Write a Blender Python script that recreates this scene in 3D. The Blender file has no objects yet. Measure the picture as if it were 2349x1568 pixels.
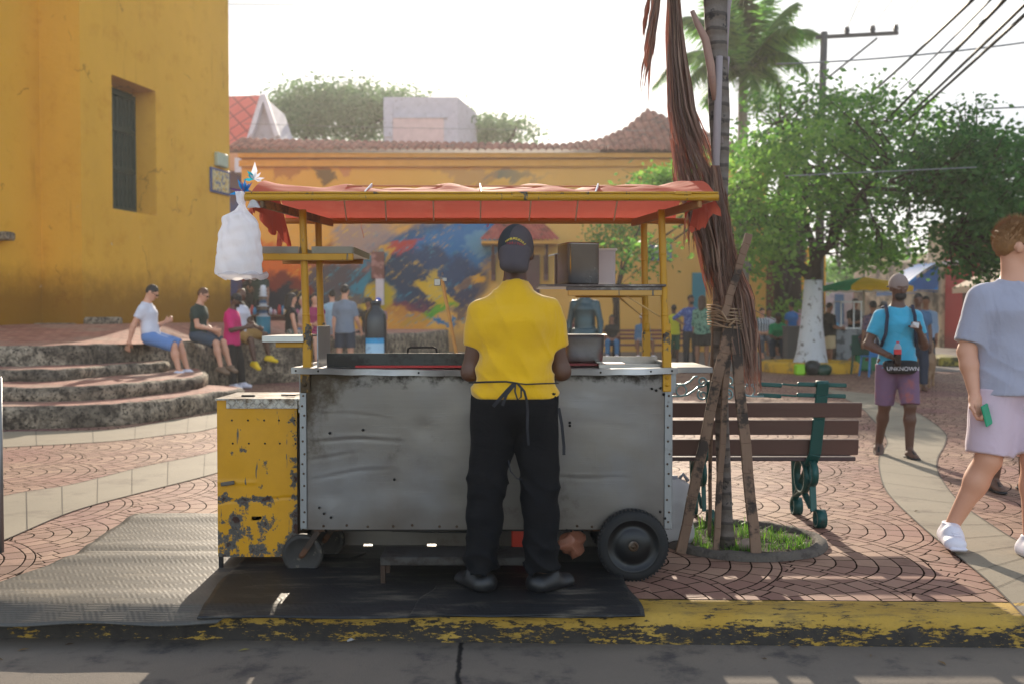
import bpy, math, random
import numpy as np
from mathutils import Vector, Matrix
rnd = random.Random(7)
sc = bpy.context.scene
COL = sc.collection
R = math.radians
# ------------------------------------------------------------------ camera
HC, F0, HOR = 1.33, 2284.0, 722.0
TH = math.atan((784 - HOR) / F0)
cd = bpy.data.cameras.new('camera'); cam = bpy.data.objects.new('camera', cd); COL.objects.link(cam)
cd.lens = 35; cd.sensor_width = 36; cd.clip_end = 2000; cd.clip_start = 0.05
cam.location = (0, 0, HC); cam.rotation_euler = (math.pi / 2 - TH, 0, 0)
cd.dof.use_dof = True; cd.dof.focus_distance = 5.0; cd.dof.aperture_fstop = 2.4; cd.dof.aperture_blades = 9
sc.camera = cam
# ------------------------------------------------------------------ sky, sun, exposure
SUN_EL, SUN_AZ = R(20), R(-2.0)      # azimuth from +Y, towards +X
w = bpy.data.worlds.new('World'); sc.world = w; w.use_nodes = True
wn = w.node_tree; bg = wn.nodes['Background']
sky = wn.nodes.new('ShaderNodeTexSky'); sky.sky_type = 'NISHITA'; sky.sun_disc = False
sky.sun_elevation = SUN_EL; sky.sun_rotation = SUN_AZ; sky.air_density = 1.0; sky.dust_density = 1.0; sky.ozone_density = 1.0
# soft high cloud sheet mixed over the sky
tc = wn.nodes.new('ShaderNodeTexCoord'); mp = wn.nodes.new('ShaderNodeMapping'); mp.inputs['Scale'].default_value = (1.2, 1.2, 5.0)
nz = wn.nodes.new('ShaderNodeTexNoise'); nz.inputs['Scale'].default_value = 2.2; nz.inputs['Detail'].default_value = 6
cr = wn.nodes.new('ShaderNodeValToRGB'); cr.color_ramp.elements[0].position = 0.38; cr.color_ramp.elements[1].position = 0.62
hs = wn.nodes.new('ShaderNodeHueSaturation'); hs.inputs['Saturation'].default_value = 0.35; hs.inputs['Value'].default_value = 1.45
mx = wn.nodes.new('ShaderNodeMix'); mx.data_type = 'RGBA'
wn.links.new(tc.outputs['Generated'], mp.inputs['Vector']); wn.links.new(mp.outputs[0], nz.inputs['Vector'])
wn.links.new(nz.outputs['Fac'], cr.inputs['Fac']); wn.links.new(sky.outputs[0], hs.inputs['Color'])
wn.links.new(cr.outputs['Color'], mx.inputs['Factor']); wn.links.new(sky.outputs[0], mx.inputs['A']); wn.links.new(hs.outputs[0], mx.inputs['B'])
# thin bright cloud veil over the half of the sky towards the sun
sx = wn.nodes.new('ShaderNodeSeparateXYZ'); mr = wn.nodes.new('ShaderNodeMapRange'); mr.interpolation_type = 'SMOOTHSTEP'; mr.inputs[1].default_value = -0.25; mr.inputs[2].default_value = 0.45; mr.inputs[4].default_value = 0.9
cc = wn.nodes.new('ShaderNodeMix'); cc.data_type = 'RGBA'; cc.inputs['A'].default_value = (1.55, 1.8, 2.1, 1); cc.inputs['B'].default_value = (2.9, 2.95, 3.0, 1)
mv = wn.nodes.new('ShaderNodeMix'); mv.data_type = 'RGBA'
wn.links.new(tc.outputs['Generated'], sx.inputs[0]); wn.links.new(sx.outputs[1], mr.inputs[0]); wn.links.new(mr.outputs[0], mv.inputs['Factor']); wn.links.new(cr.outputs['Color'], cc.inputs['Factor'])
wn.links.new(mx.outputs['Result'], mv.inputs['A']); wn.links.new(cc.outputs['Result'], mv.inputs['B']); wn.links.new(mv.outputs['Result'], bg.inputs['Color']); bg.inputs['Strength'].default_value = 0.15
sd = bpy.data.lights.new('sun', 'SUN'); sd.energy = 3.4; sd.angle = R(0.6); sd.color = (1.0, 0.86, 0.68)
sun = bpy.data.objects.new('sun', sd); COL.objects.link(sun); sun.location = (0, 0, 30)
sdir = Vector((math.sin(SUN_AZ) * math.cos(SUN_EL), math.cos(SUN_AZ) * math.cos(SUN_EL), math.sin(SUN_EL)))
sun.rotation_euler = (-sdir).to_track_quat('-Z', 'Y').to_euler()
sc.view_settings.view_transform = 'Standard'; sc.view_settings.look = 'None'
sc.view_settings.exposure = 1.05; sc.view_settings.gamma = 1.0
sc.cycles.max_bounces = 6; sc.cycles.transparent_max_bounces = 12; sc.cycles.sample_clamp_indirect = 6
sc.cycles.caustics_reflective = False; sc.cycles.caustics_refractive = False
# ------------------------------------------------------------------ picture -> place
def ray(x, y):
    dx = (x - 1174.5) / F0; dy = -(y - 784) / F0
    return Vector((dx, math.cos(TH) + dy * math.sin(TH), -math.sin(TH) + dy * math.cos(TH)))
def P(x, y, Y):
    d = ray(x, y); return Vector((0, 0, HC)) + d * (Y / d.y)
def G(x, y, z=0.0):
    d = ray(x, y); return Vector((0, 0, HC)) + d * ((z - HC) / d.z)
def pix(v):
    v = Vector(v) - Vector((0, 0, HC)); a = v.y * math.cos(TH) - v.z * math.sin(TH); u = v.y * math.sin(TH) + v.z * math.cos(TH)
    return (round(1174.5 + v.x / a * F0), round(784 - u / a * F0))
def C(r, g, b):
    f = lambda c: (c / 255 / 12.92) if c <= 10 else ((c / 255 + 0.055) / 1.055) ** 2.4
    return (f(r), f(g), f(b))
# ------------------------------------------------------------------ node expressions
class X:
    def __init__(s, m, k): s.m, s.k = m, k
    def __add__(s, o): return s.m.op('ADD', s, o)
    def __radd__(s, o): return s.m.op('ADD', s, o)
    def __sub__(s, o): return s.m.op('SUBTRACT', s, o)
    def __rsub__(s, o): return s.m.op('SUBTRACT', o, s)
    def __mul__(s, o): return s.m.op('MULTIPLY', s, o)
    def __rmul__(s, o): return s.m.op('MULTIPLY', s, o)
    def __truediv__(s, o): return s.m.op('DIVIDE', s, o)
    def __lt__(s, o): return s.m.op('LESS_THAN', s, o)
    def __gt__(s, o): return s.m.op('GREATER_THAN', s, o)
class Mat:
    def __init__(s, name, coords='Object'):
        s.mat = bpy.data.materials.new(name); s.mat.use_nodes = True
        s.nt = s.mat.node_tree; s.b = s.nt.nodes['Principled BSDF']; s.out = s.nt.nodes['Material Output']
        t = s.nt.nodes.new('ShaderNodeTexCoord'); s.co = t.outputs[coords]
        sp = s.nt.nodes.new('ShaderNodeSeparateXYZ'); s.nt.links.new(s.co, sp.inputs[0])
        s.x, s.y, s.z = (X(s, sp.outputs[i]) for i in range(3))
    def put(s, sock, v):
        if isinstance(v, X): s.nt.links.new(v.k, sock)
        elif isinstance(v, bpy.types.NodeSocket): s.nt.links.new(v, sock)
        elif isinstance(v, (tuple, list)): sock.default_value = (*v[:3], 1) if len(sock.default_value) == 4 else v
        else: sock.default_value = v
    def op(s, o, a, b=0.0, c=None):
        n = s.nt.nodes.new('ShaderNodeMath'); n.operation = o; s.put(n.inputs[0], a); s.put(n.inputs[1], b)
        if c is not None: s.put(n.inputs[2], c)
        return X(s, n.outputs[0])
    def fl(s, a): return s.op('FLOOR', a)
    def fr(s, a): return s.op('FRACT', a)
    def mn(s, a, b): return s.op('MINIMUM', a, b)
    def mxx(s, a, b): return s.op('MAXIMUM', a, b)
    def ab(s, a): return s.op('ABSOLUTE', a)
    def sin(s, a): return s.op('SINE', a)
    def vec(s, x, y, z=0.0):
        n = s.nt.nodes.new('ShaderNodeCombineXYZ'); s.put(n.inputs[0], x); s.put(n.inputs[1], y); s.put(n.inputs[2], z); return X(s, n.outputs[0])
    def noise(s, scale, detail=4, rough=.55, v=None, stretch=None, dist=0):
        n = s.nt.nodes.new('ShaderNodeTexNoise'); n.inputs['Scale'].default_value = scale; n.inputs['Detail'].default_value = detail
        n.inputs['Roughness'].default_value = rough; n.inputs['Distortion'].default_value = dist
        src = v if v is not None else s.co
        if stretch:
            m = s.nt.nodes.new('ShaderNodeMapping'); m.inputs['Scale'].default_value = stretch; s.put(m.inputs['Vector'], src); src = m.outputs[0]
        s.put(n.inputs['Vector'], src); return X(s, n.outputs['Fac'])
    def voro(s, scale, feat='F1', v=None, stretch=None, out='Distance'):
        n = s.nt.nodes.new('ShaderNodeTexVoronoi'); n.feature = feat; n.inputs['Scale'].default_value = scale
        src = v if v is not None else s.co
        if stretch:
            m = s.nt.nodes.new('ShaderNodeMapping'); m.inputs['Scale'].default_value = stretch; s.put(m.inputs['Vector'], src); src = m.outputs[0]
        s.put(n.inputs['Vector'], src); return X(s, n.outputs[out])
    def white(s, v):
        n = s.nt.nodes.new('ShaderNodeTexWhiteNoise'); n.noise_dimensions = '3D'; s.put(n.inputs['Vector'], v); return X(s, n.outputs['Value'])
    def step(s, v, lo, hi):
        n = s.nt.nodes.new('ShaderNodeMapRange'); n.interpolation_type = 'SMOOTHSTEP'; s.put(n.inputs[0], v)
        n.inputs[1].default_value = lo; n.inputs[2].default_value = hi; return X(s, n.outputs[0])
    def mix(s, f, a, b):
        n = s.nt.nodes.new('ShaderNodeMix'); n.data_type = 'RGBA'; s.put(n.inputs['Factor'], f); s.put(n.inputs['A'], a); s.put(n.inputs['B'], b)
        return X(s, n.outputs['Result'])
    def mul(s, f, a, b):
        n = s.nt.nodes.new('ShaderNodeMix'); n.data_type = 'RGBA'; n.blend_type = 'MULTIPLY'; s.put(n.inputs['Factor'], f); s.put(n.inputs['A'], a); s.put(n.inputs['B'], b)
        return X(s, n.outputs['Result'])
    def bump(s, h, strength=.3, dist=.01):
        n = s.nt.nodes.new('ShaderNodeBump'); n.inputs['Strength'].default_value = strength; n.inputs['Distance'].default_value = dist
        s.put(n.inputs['Height'], h); s.nt.links.new(n.outputs[0], s.b.inputs['Normal']); return n
    def set(s, col=None, rough=None, metal=None, **k):
        if col is not None: s.put(s.b.inputs['Base Color'], col)
        if rough is not None: s.put(s.b.inputs['Roughness'], rough)
        if metal is not None: s.put(s.b.inputs['Metallic'], metal)
        for a, v in k.items(): s.put(s.b.inputs[a.replace('_', ' ')], v)
        return s
    def thin(s, col, fac=.5):
        """light passing through thin stuff: leaves, cloth, plastic film"""
        t = s.nt.nodes.new('ShaderNodeBsdfTranslucent'); s.put(t.inputs['Color'], col)
        m = s.nt.nodes.new('ShaderNodeMixShader'); m.inputs[0].default_value = fac
        s.nt.links.new(s.b.outputs[0], m.inputs[1]); s.nt.links.new(t.outputs[0], m.inputs[2]); s.nt.links.new(m.outputs[0], s.out.inputs[0]); return s
def sc3(c, k): return tuple(min(1, v * k) for v in c)
_pm = {}
def pm(name, col, rough=.7, metal=0, var=.18, vs=3, bump=.15, bs=60, col2=None, th=(.5, .6), s2=4, thin=0, stretch=None, dist=.004, spec=.5):
    if name in _pm: return _pm[name]
    m = Mat(name)
    c = m.mix(m.noise(vs, 4, stretch=stretch), sc3(col, 1 - var), sc3(col, 1 + var))
    if col2: c = m.mix(m.step(m.noise(s2, 8, .65, stretch=stretch), *th), c, col2)
    m.set(c, rough, metal, Specular_IOR_Level=spec)
    if bump: m.bump(m.noise(bs, 3, stretch=stretch), bump, dist)
    if thin: m.thin(c, thin)
    _pm[name] = m.mat; return m.mat
# ------------------------------------------------------------------ mesh helpers
def mesh_obj(name, vs, fs, mat=None, parent=None, smooth=False, loc=None):
    me = bpy.data.meshes.new(name); me.from_pydata([tuple(v) for v in vs], [], fs); me.update()
    if smooth: me.polygons.foreach_set('use_smooth', [True] * len(me.polygons))
    for m in (mat if isinstance(mat, list) else [mat]):
        if m: me.materials.append(m)
    o = bpy.data.objects.new(name, me); COL.objects.link(o)
    if parent: o.parent = parent
    if loc is not None: o.location = loc
    return o
class B:
    """collects simple solids into one mesh"""
    def __init__(s): s.v = []; s.f = []; s.mi = []; s.sm = []; s.cm = 0
    def add(s, vs, fs, smooth=False):
        n = len(s.v); s.v += [tuple(v) for v in vs]; s.f += [tuple(i + n for i in f) for f in fs]; s.mi += [s.cm] * len(fs); s.sm += [smooth] * len(fs); return s
    def box(s, c, d, rot=None, bev=0):
        x, y, z = d[0] / 2, d[1] / 2, d[2] / 2; b = min(bev, x * .9, y * .9, z * .9)
        if b <= 0:
            vs = [Vector((i * x, j * y, k * z)) for i in (-1, 1) for j in (-1, 1) for k in (-1, 1)]
            fs = [(0, 1, 3, 2), (4, 6, 7, 5), (0, 4, 5, 1), (2, 3, 7, 6), (0, 2, 6, 4), (1, 5, 7, 3)]
        else:
            vs = []; ix = {}
            for i in (-1, 1):
                for j in (-1, 1):
                    for k in (-1, 1):
                        for a in range(3):
                            q = [i * (x - b), j * (y - b), k * (z - b)]; q[a] = (i, j, k)[a] * (x, y, z)[a]
                            ix[i, j, k, a] = len(vs); vs.append(Vector(q))
            fs = []
            for a in range(3):
                u, v = [t for t in range(3) if t != a]
                for sg in (-1, 1):
                    f = []
                    for (p, q) in ((-1, -1), (1, -1), (1, 1), (-1, 1)):
                        t = [0, 0, 0]; t[a] = sg; t[u] = p; t[v] = q; f.append(ix[(*t, a)])
                    fs.append(tuple(f))
            for a in range(3):
                u, v = [t for t in range(3) if t != a]
                for p in (-1, 1):
                    for q in (-1, 1):
                        f = []
                        for (sg, wh) in ((-1, u), (1, u), (1, v), (-1, v)):
                            t = [0, 0, 0]; t[a] = sg; t[u] = p; t[v] = q; f.append(ix[(*t, wh)])
                        fs.append(tuple(f))
            for i in (-1, 1):
                for j in (-1, 1):
                    for k in (-1, 1): fs.append(tuple(ix[i, j, k, a] for a in range(3)))
        M = (rot.to_matrix() if hasattr(rot, 'to_matrix') else rot) if rot is not None else Matrix.Identity(3)
        return s.add([M @ v + Vector(c) for v in vs], fs)
    def bar(s, a, b, w, h=None, bev=0, up=(0, 0, 1)):
        a, b = Vector(a), Vector(b); d = b - a; L = d.length; d.normalize(); h = h or w
        u = Vector(up); sd = d.cross(u)
        if sd.length < 1e-4: sd = Vector((1, 0, 0))
        sd.normalize(); u = sd.cross(d)
        M = Matrix((d, sd, u)).transposed()
        return s.box((a + b) / 2, (L, w, h), M, bev)
    def tube(s, pts, r, n=8, caps=True):
        pts = [Vector(p) for p in pts]; rs = r if isinstance(r, (list, tuple)) else [r] * len(pts)
        vs = []; pu = None
        for i, p in enumerate(pts):
            d = (pts[min(i + 1, len(pts) - 1)] - pts[max(i - 1, 0)]).normalized()
            if pu is None: pu = d.orthogonal().normalized()
            pu = (pu - d * pu.dot(d)).normalized(); q = d.cross(pu)
            for k in range(n):
                t = 2 * math.pi * k / n; vs.append(p + (pu * math.cos(t) + q * math.sin(t)) * rs[i])
        fs = [(i * n + k, i * n + (k + 1) % n, (i + 1) * n + (k + 1) % n, (i + 1) * n + k) for i in range(len(pts) - 1) for k in range(n)]
        s.add(vs, fs, True)
        if caps:
            m = len(s.v) - len(vs); s.f += [tuple(m + k for k in range(n))[::-1], tuple(m + (len(pts) - 1) * n + k for k in range(n))]; s.mi += [s.cm] * 2; s.sm += [False] * 2
        return s
    def lathe(s, prof, c=(0, 0, 0), n=24, axis='Z', rot=None):
        """prof: (radius, height) pairs"""
        vs = []
        for (r, h) in prof:
            for k in range(n):
                t = 2 * math.pi * k / n; v = Vector((r * math.cos(t), r * math.sin(t), h))
                if axis == 'Y': v = Vector((v.x, v.z, v.y))
                if axis == 'X': v = Vector((v.z, v.x, v.y))
                if rot is not None: v = rot @ v
                vs.append(v + Vector(c))
        fs = [(i * n + k, i * n + (k + 1) % n, (i + 1) * n + (k + 1) % n, (i + 1) * n + k) for i in range(len(prof) - 1) for k in range(n)]
        return s.add(vs, fs, True)
    def prism(s, pts, z0, z1):
        n = len(pts); vs = [(p[0], p[1], z0) for p in pts] + [(p[0], p[1], z1) for p in pts]
        return s.add(vs, [tuple(range(n))[::-1], tuple(range(n, 2 * n))] + [(i, (i + 1) % n, n + (i + 1) % n, n + i) for i in range(n)])
    def quad(s, *p): return s.add(p, [tuple(range(len(p)))])
    def ob(s, name, mat, parent=None, loc=None):
        o = mesh_obj(name, s.v, s.f, mat, parent, False, loc)
        o.data.polygons.foreach_set('use_smooth', s.sm)
        if isinstance(mat, list): o.data.polygons.foreach_set('material_index', s.mi)
        return o
def tag(o, label=None, cat=None, group=None, kind=None):
    if label: o['label'] = label
    if cat: o['category'] = cat
    if group: o['group'] = group
    if kind: o['kind'] = kind
    return o
def thing(name, label, cat, loc=(0, 0, 0), rz=0, group=None):
    o = bpy.data.objects.new(name, None); COL.objects.link(o); o.location = loc; o.rotation_euler = (0, 0, rz); o.empty_display_size = .2
    return tag(o, label, cat, group)
def grid(fn, nu, nv):
    vs = [fn(i / nu, j / nv) for i in range(nu + 1) for j in range(nv + 1)]
    fs = [(i * (nv + 1) + j, (i + 1) * (nv + 1) + j, (i + 1) * (nv + 1) + j + 1, i * (nv + 1) + j + 1) for i in range(nu) for j in range(nv)]
    return vs, fs
def text_mesh(s, size, mat, parent, name='lettering', ext=.0006):
    cu = bpy.data.curves.new(name, 'FONT'); cu.body = s; cu.size = size; cu.extrude = ext; cu.align_x = 'CENTER'; cu.align_y = 'CENTER'
    t = bpy.data.objects.new(name, cu); COL.objects.link(t)
    me = bpy.data.meshes.new_from_object(t, depsgraph=bpy.context.evaluated_depsgraph_get()); bpy.data.objects.remove(t)
    me.materials.clear(); me.materials.append(mat)
    return me
# smooth value noise for displacing vertices
def nz3(x, y, z, s=1.0):
    x, y, z = x * s, y * s, z * s
    return (math.sin(x * 1.7 + math.sin(y * 2.3 + z) * 1.3) + math.sin(y * 2.1 + math.sin(z * 1.9 + x * .7) * 1.7) + math.sin(z * 2.6 + math.sin(x * 1.4 - y) * 1.9)) / 3
# ------------------------------------------------------------------ implicit surfaces for bodies and cloth
def cap(a, b, ra, rb=None, asp=1.0, side=(1, 0, 0), k=.03, clip=None, sub=False):
    return ('c', np.array(a, float), np.array(b, float), ra, ra if rb is None else rb, asp, np.array(side, float), k, clip, sub)
def ell(c, r, M=None, k=.03, clip=None, sub=False):
    return ('e', np.array(c, float), np.array(r, float), np.eye(3) if M is None else np.array(M, float), 0, 0, 0, k, clip, sub)
def sdf(name, prims, vox, mat, parent=None, clips=(), disp=None, smooth=True):
    lo = np.full(3, 1e9); hi = -lo
    bb = []
    for p in prims:
        if p[0] == 'c': m = max(p[3], p[4]) * max(1, p[5]); l = np.minimum(p[1], p[2]) - m; h = np.maximum(p[1], p[2]) + m
        else: m = p[2].max(); l = p[1] - m; h = p[1] + m
        bb.append((l, h))
        if not p[9]: lo = np.minimum(lo, l); hi = np.maximum(hi, h)
    lo -= 3 * vox; hi += 3 * vox
    n = np.ceil((hi - lo) / vox).astype(int) + 1
    Fd = np.full(n, .3, np.float32)
    for p, (l, h) in zip(prims, bb):
        mg = p[7] + 3 * vox + .01
        i0 = np.maximum(((l - mg - lo) / vox).astype(int), 0); i1 = np.minimum(((h + mg - lo) / vox).astype(int) + 2, n)
        if (i1 <= i0).any(): continue
        ax = [lo[t] + vox * np.arange(i0[t], i1[t]) for t in range(3)]
        PX, PY, PZ = np.meshgrid(*ax, indexing='ij', sparse=True)
        if p[0] == 'c':
            a, b, ra, rb, asp, sd = p[1:7]; wv = b - a; L2 = max(float(wv @ wv), 1e-9); L = math.sqrt(L2); wu = wv / L
            qx, qy, qz = PX - a[0], PY - a[1], PZ - a[2]
            t = np.clip((qx * wv[0] + qy * wv[1] + qz * wv[2]) / L2, 0, 1)
            qx = qx - t * wv[0]; qy = qy - t * wv[1]; qz = qz - t * wv[2]
            if asp != 1:
                sd = sd - wu * (sd @ wu); sd = sd / max(np.linalg.norm(sd), 1e-6)
                s_ = (qx * sd[0] + qy * sd[1] + qz * sd[2]) * (1 / asp - 1)
                qx = qx + sd[0] * s_; qy = qy + sd[1] * s_; qz = qz + sd[2] * s_
            d = np.sqrt(qx * qx + qy * qy + qz * qz) - (ra + (rb - ra) * t)
        else:
            c, r, M = p[1:4]; qx, qy, qz = PX - c[0], PY - c[1], PZ - c[2]
            e = [(qx * M[0][i] + qy * M[1][i] + qz * M[2][i]) / r[i] for i in range(3)]
            g = [e[i] / r[i] for i in range(3)]
            k0 = np.sqrt(e[0] ** 2 + e[1] ** 2 + e[2] ** 2); k1 = np.sqrt(g[0] ** 2 + g[1] ** 2 + g[2] ** 2)
            d = k0 * (k0 - 1) / np.maximum(k1, 1e-6)
        if p[8]:
            for (nn, cc) in p[8]: d = np.maximum(d, PX * nn[0] + PY * nn[1] + PZ * nn[2] - cc)
        S = tuple(slice(i0[t], i1[t]) for t in range(3)); Fs = Fd[S]; k = p[7]
        if p[9]: Fd[S] = np.maximum(Fs, -d)
        else:
            hh = np.maximum(k - np.abs(Fs - d), 0) / max(k, 1e-6); Fd[S] = np.minimum(Fs, d) - hh * hh * k / 4
    ax = [lo[t] + vox * np.arange(n[t]) for t in range(3)]
    PX, PY, PZ = np.meshgrid(*ax, indexing='ij', sparse=True)
    if disp is not None: Fd = Fd + disp(PX, PY, PZ).astype(np.float32)
    for (nn, cc) in clips: Fd = np.maximum(Fd, (PX * nn[0] + PY * nn[1] + PZ * nn[2] - cc).astype(np.float32))
    Fd[0] = Fd[-1] = .3; Fd[:, 0] = Fd[:, -1] = .3; Fd[:, :, 0] = Fd[:, :, -1] = .3
    V, Q = nets(Fd); V = V * vox + lo
    me = bpy.data.meshes.new(name); me.from_pydata(V.tolist(), [], Q.tolist()); me.update()
    if smooth: me.polygons.foreach_set('use_smooth', [True] * len(me.polygons))
    me.materials.append(mat)
    o = bpy.data.objects.new(name, me); COL.objects.link(o)
    if parent: o.parent = parent
    return o
def nets(Fd):
    ins = Fd < 0; n = np.array(Fd.shape); c = n - 1
    cnt = np.zeros(c, np.int8); acc = np.zeros((*c, 3), np.float32)
    s8 = np.zeros(c, np.int8)
    for i in (0, 1):
        for j in (0, 1):
            for k in (0, 1): s8 += ins[i:i + c[0], j:j + c[1], k:k + c[2]]
    act = np.argwhere((s8 > 0) & (s8 < 8)); idx = -np.ones(c, np.int64); idx[tuple(act.T)] = np.arange(len(act))
    V = np.zeros((len(act), 3)); N = np.zeros(len(act)); cor = [(i, j, k) for i in (0, 1) for j in (0, 1) for k in (0, 1)]
    val = {q: Fd[act[:, 0] + q[0], act[:, 1] + q[1], act[:, 2] + q[2]].astype(float) for q in cor}
    for q in cor:
        for a in range(3):
            if q[a] == 0:
                r = list(q); r[a] = 1; r = tuple(r); v0, v1 = val[q], val[r]; m = (v0 < 0) != (v1 < 0)
                t = np.where(m, v0 / np.where(v0 == v1, 1, v0 - v1), 0); p = np.zeros((len(act), 3)); p += q; p[:, a] += t
                V += p * m[:, None]; N += m
    V = V / N[:, None] + act
    Qs = []
    for a in range(3):
        u, v = (a + 1) % 3, (a + 2) % 3
        sl0 = [slice(1, -1)] * 3; sl1 = [slice(1, -1)] * 3; sl0[a] = slice(0, -1); sl1[a] = slice(1, None)
        i0, i1 = ins[tuple(sl0)], ins[tuple(sl1)]; e = np.argwhere(i0 != i1)
        if len(e) == 0: continue
        fl = i0[tuple(e.T)]
        g = e + 1; g[:, a] -= 1
        def at(du, dv):
            h = g.copy(); h[:, u] -= du; h[:, v] -= dv; return idx[h[:, 0], h[:, 1], h[:, 2]]
        q = np.stack([at(1, 1), at(0, 1), at(0, 0), at(1, 0)], 1); q[~fl] = q[~fl][:, ::-1]; Qs.append(q)
    Q = np.concatenate(Qs); Q = Q[(Q >= 0).all(1)]
    return V, Q
# ------------------------------------------------------------------ people
def un(v): v = np.array(v, float); return v / max(np.linalg.norm(v), 1e-9)
SK = {'dark': pm('skin_dark', C(88, 58, 44), .5, var=.1, bump=.05), 'brown': pm('skin_brown', C(135, 92, 68), .5, var=.1, bump=.05),
      'light': pm('skin_light', C(205, 150, 122), .5, var=.1, bump=.05), 'bronze': pm('bronze_patina', C(50, 72, 78), .4, .5, var=.3)}
EYEW = pm('eye_white', C(225, 220, 210), .3, bump=0); HAIRD = pm('hair_dark', C(28, 22, 20), .6, var=.4, vs=60, bump=.6, bs=220)
_cl = {}
def cloth(nm, c, rough=.85, **k):
    k.setdefault('var', .07); k.setdefault('bump', .12); k.setdefault('bs', 90); k.setdefault('vs', 14)
    return pm('cloth_' + nm, C(*c), rough, **k)
def person(label, pos, yaw=0., H=1.75, pose=None, skin='brown', shirt=None, sleeve=.55, hem=-.09, pants=None, leg=1.0, shoes=None, hair=HAIRD,
           hairstyle='short', hat=None, build=1., vox=.022, group=None, extra=None, loose=.016, plo=.018, fold=.003, cinch=None, glasses=None, name='person', cat='person', beard=None, collar=False):
    p = dict(t=(0, 0, 1), hd=(0, .08, 1), fc=(0, 1, 0), ua_r=(.12, 0, -1), fa_r=(.05, .2, -1), ua_l=(-.12, 0, -1), fa_l=(-.05, .2, -1),
             th_r=(.04, 0, -1), sh_r=(0, -.02, -1), th_l=(-.04, 0, -1), sh_l=(0, -.02, -1), ft_r=(.15, 1, 0), ft_l=(-.15, 1, 0), seat=None, curl=.5)
    p.update(pose or {}); s = H / 1.75; b = build
    S = np.array([1., 0, 0]); T = un(p['t']); Fw = un(np.cross(T, S)) if abs(T[0]) < .9 else np.array([0, 1., 0]); Sx = un(np.cross(Fw, T))
    if p.get('sx') is not None: Sx = un(p['sx'])
    hipw, shw = .095 * s, p.get('shw', .168) * s * (1 + (b - 1) * .4)
    J = {'pel': np.zeros(3)}
    for q, g in (('r', 1), ('l', -1)):
        J['hip_' + q] = S * hipw * g - np.array([0, 0, .02 * s]); J['kn_' + q] = J['hip_' + q] + un(p['th_' + q]) * .42 * s
        J['an_' + q] = J['kn_' + q] + un(p['sh_' + q]) * .42 * s
    J['nb'] = T * .50 * s; J['ch'] = T * .33 * s; J['wa'] = T * .14 * s
    for q, g in (('r', 1), ('l', -1)):
        J['shd_' + q] = J['nb'] - T * p.get('shz', .082) * s + Sx * shw * g; J['el_' + q] = J['shd_' + q] + un(p['ua_' + q]) * .29 * s
        J['wr_' + q] = J['el_' + q] + un(p['fa_' + q]) * .25 * s
    hd = un(p['hd']); J['h0'] = J['nb'] + hd * .07 * s
    if p['seat'] is None: dz = .08 * s - min(J['an_r'][2], J['an_l'][2])
    else: dz = p['seat'] + .10 * s * b
    for k in J: J[k] = J[k] + np.array([0, 0, dz])
    root = None
    fc = np.array(p['fc'], float); fc = un(fc - hd * (fc @ hd)); hs = un(np.cross(fc, hd)); HM = np.stack([hs, fc, hd], 1)
    def hp(x, y, z): return J['h0'] + (hs * x + fc * y + hd * z) * s
    pr = []
    pr += [cap(J['pel'] - T * .02 * s, J['wa'], .108 * s * b, .098 * s * b, 1.4, Sx), cap(J['wa'], J['ch'], .098 * s * b, .112 * s * (b * .5 + .5), 1.4, Sx),
           cap(J['ch'] + T * .02 * s, J['nb'] - T * .07 * s, .115 * s * (b * .5 + .5), .085 * s, 1.45, Sx), cap(J['shd_r'] - Sx * .03 * s, J['nb'] - T * .025 * s, .046 * s, .05 * s, k=.04), cap(J['shd_l'] + Sx * .03 * s, J['nb'] - T * .025 * s, .046 * s, .05 * s, k=.04),
           cap(J['nb'] - T * .04 * s, hp(0, -.012, .06), .062 * s * (b * .4 + .6), .053 * s * (b * .4 + .6), k=.05)]
    fine = vox < .013
    for q, g in (('r', 1), ('l', -1)):
        a, e, wv = J['shd_' + q], J['el_' + q], J['wr_' + q]
        pr += [cap(a, e, .054 * s * b, .040 * s * b, k=.035), cap(e, e * .7 + wv * .3, .041 * s * b, .042 * s * b, k=.03), cap(e * .7 + wv * .3, wv, .041 * s * b, .026 * s, k=.02)]
        h, kn, an = J['hip_' + q], J['kn_' + q], J['an_' + q]; bk = un(np.cross(un(kn - an), S)) * 1.0
        ft = un(p['ft_' + q])
        pr += [cap(h, kn, .086 * s * b, .056 * s * b, k=.05), cap(kn, kn * .68 + an * .32, .055 * s * b, .054 * s * b, k=.03), cap(kn * .68 + an * .32, an, .053 * s * b, .035 * s, k=.03)]
        calf = kn * .7 + an * .3 - un(np.array([ft[0], ft[1], 0])) * .018 * s; pr.append(ell(calf, (.045 * s * b, .045 * s * b, .1 * s), None, .03))
        up = np.array([0, 0, 1.]); up = un(up - ft * (up @ ft))
        heel = an - up * .05 * s - ft * .03 * s; toe = an - up * .055 * s + ft * .15 * s
        J['heel_' + q], J['toe_' + q] = heel, toe
        pr += [cap(heel, an + ft * .05 * s - up * .035 * s, .032 * s, .036 * s, k=.03), cap(an + ft * .03 * s - up * .04 * s, toe, .036 * s, .022 * s, 1.5, np.cross(ft, up), k=.02)]
        # hand: palm, four fingers of different lengths and a thumb off the side
        hdv = un(p.get('hv_' + q, p['fa_' + q])); pn = np.array(p.get('pn_' + q, (-g, 0, 0)), float); pn = un(pn - hdv * (pn @ hdv)); ac = np.cross(hdv, pn) * g
        # ac points to the thumb side when palm faces pn
        if p.get('flip_' + q): ac = -ac
        pr.append(cap(wv + hdv * .01 * s, wv + hdv * .075 * s, .026 * s, .022 * s, 1.55, ac, k=.02))
        cu = p.get('curl_' + q, p['curl'])
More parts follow.
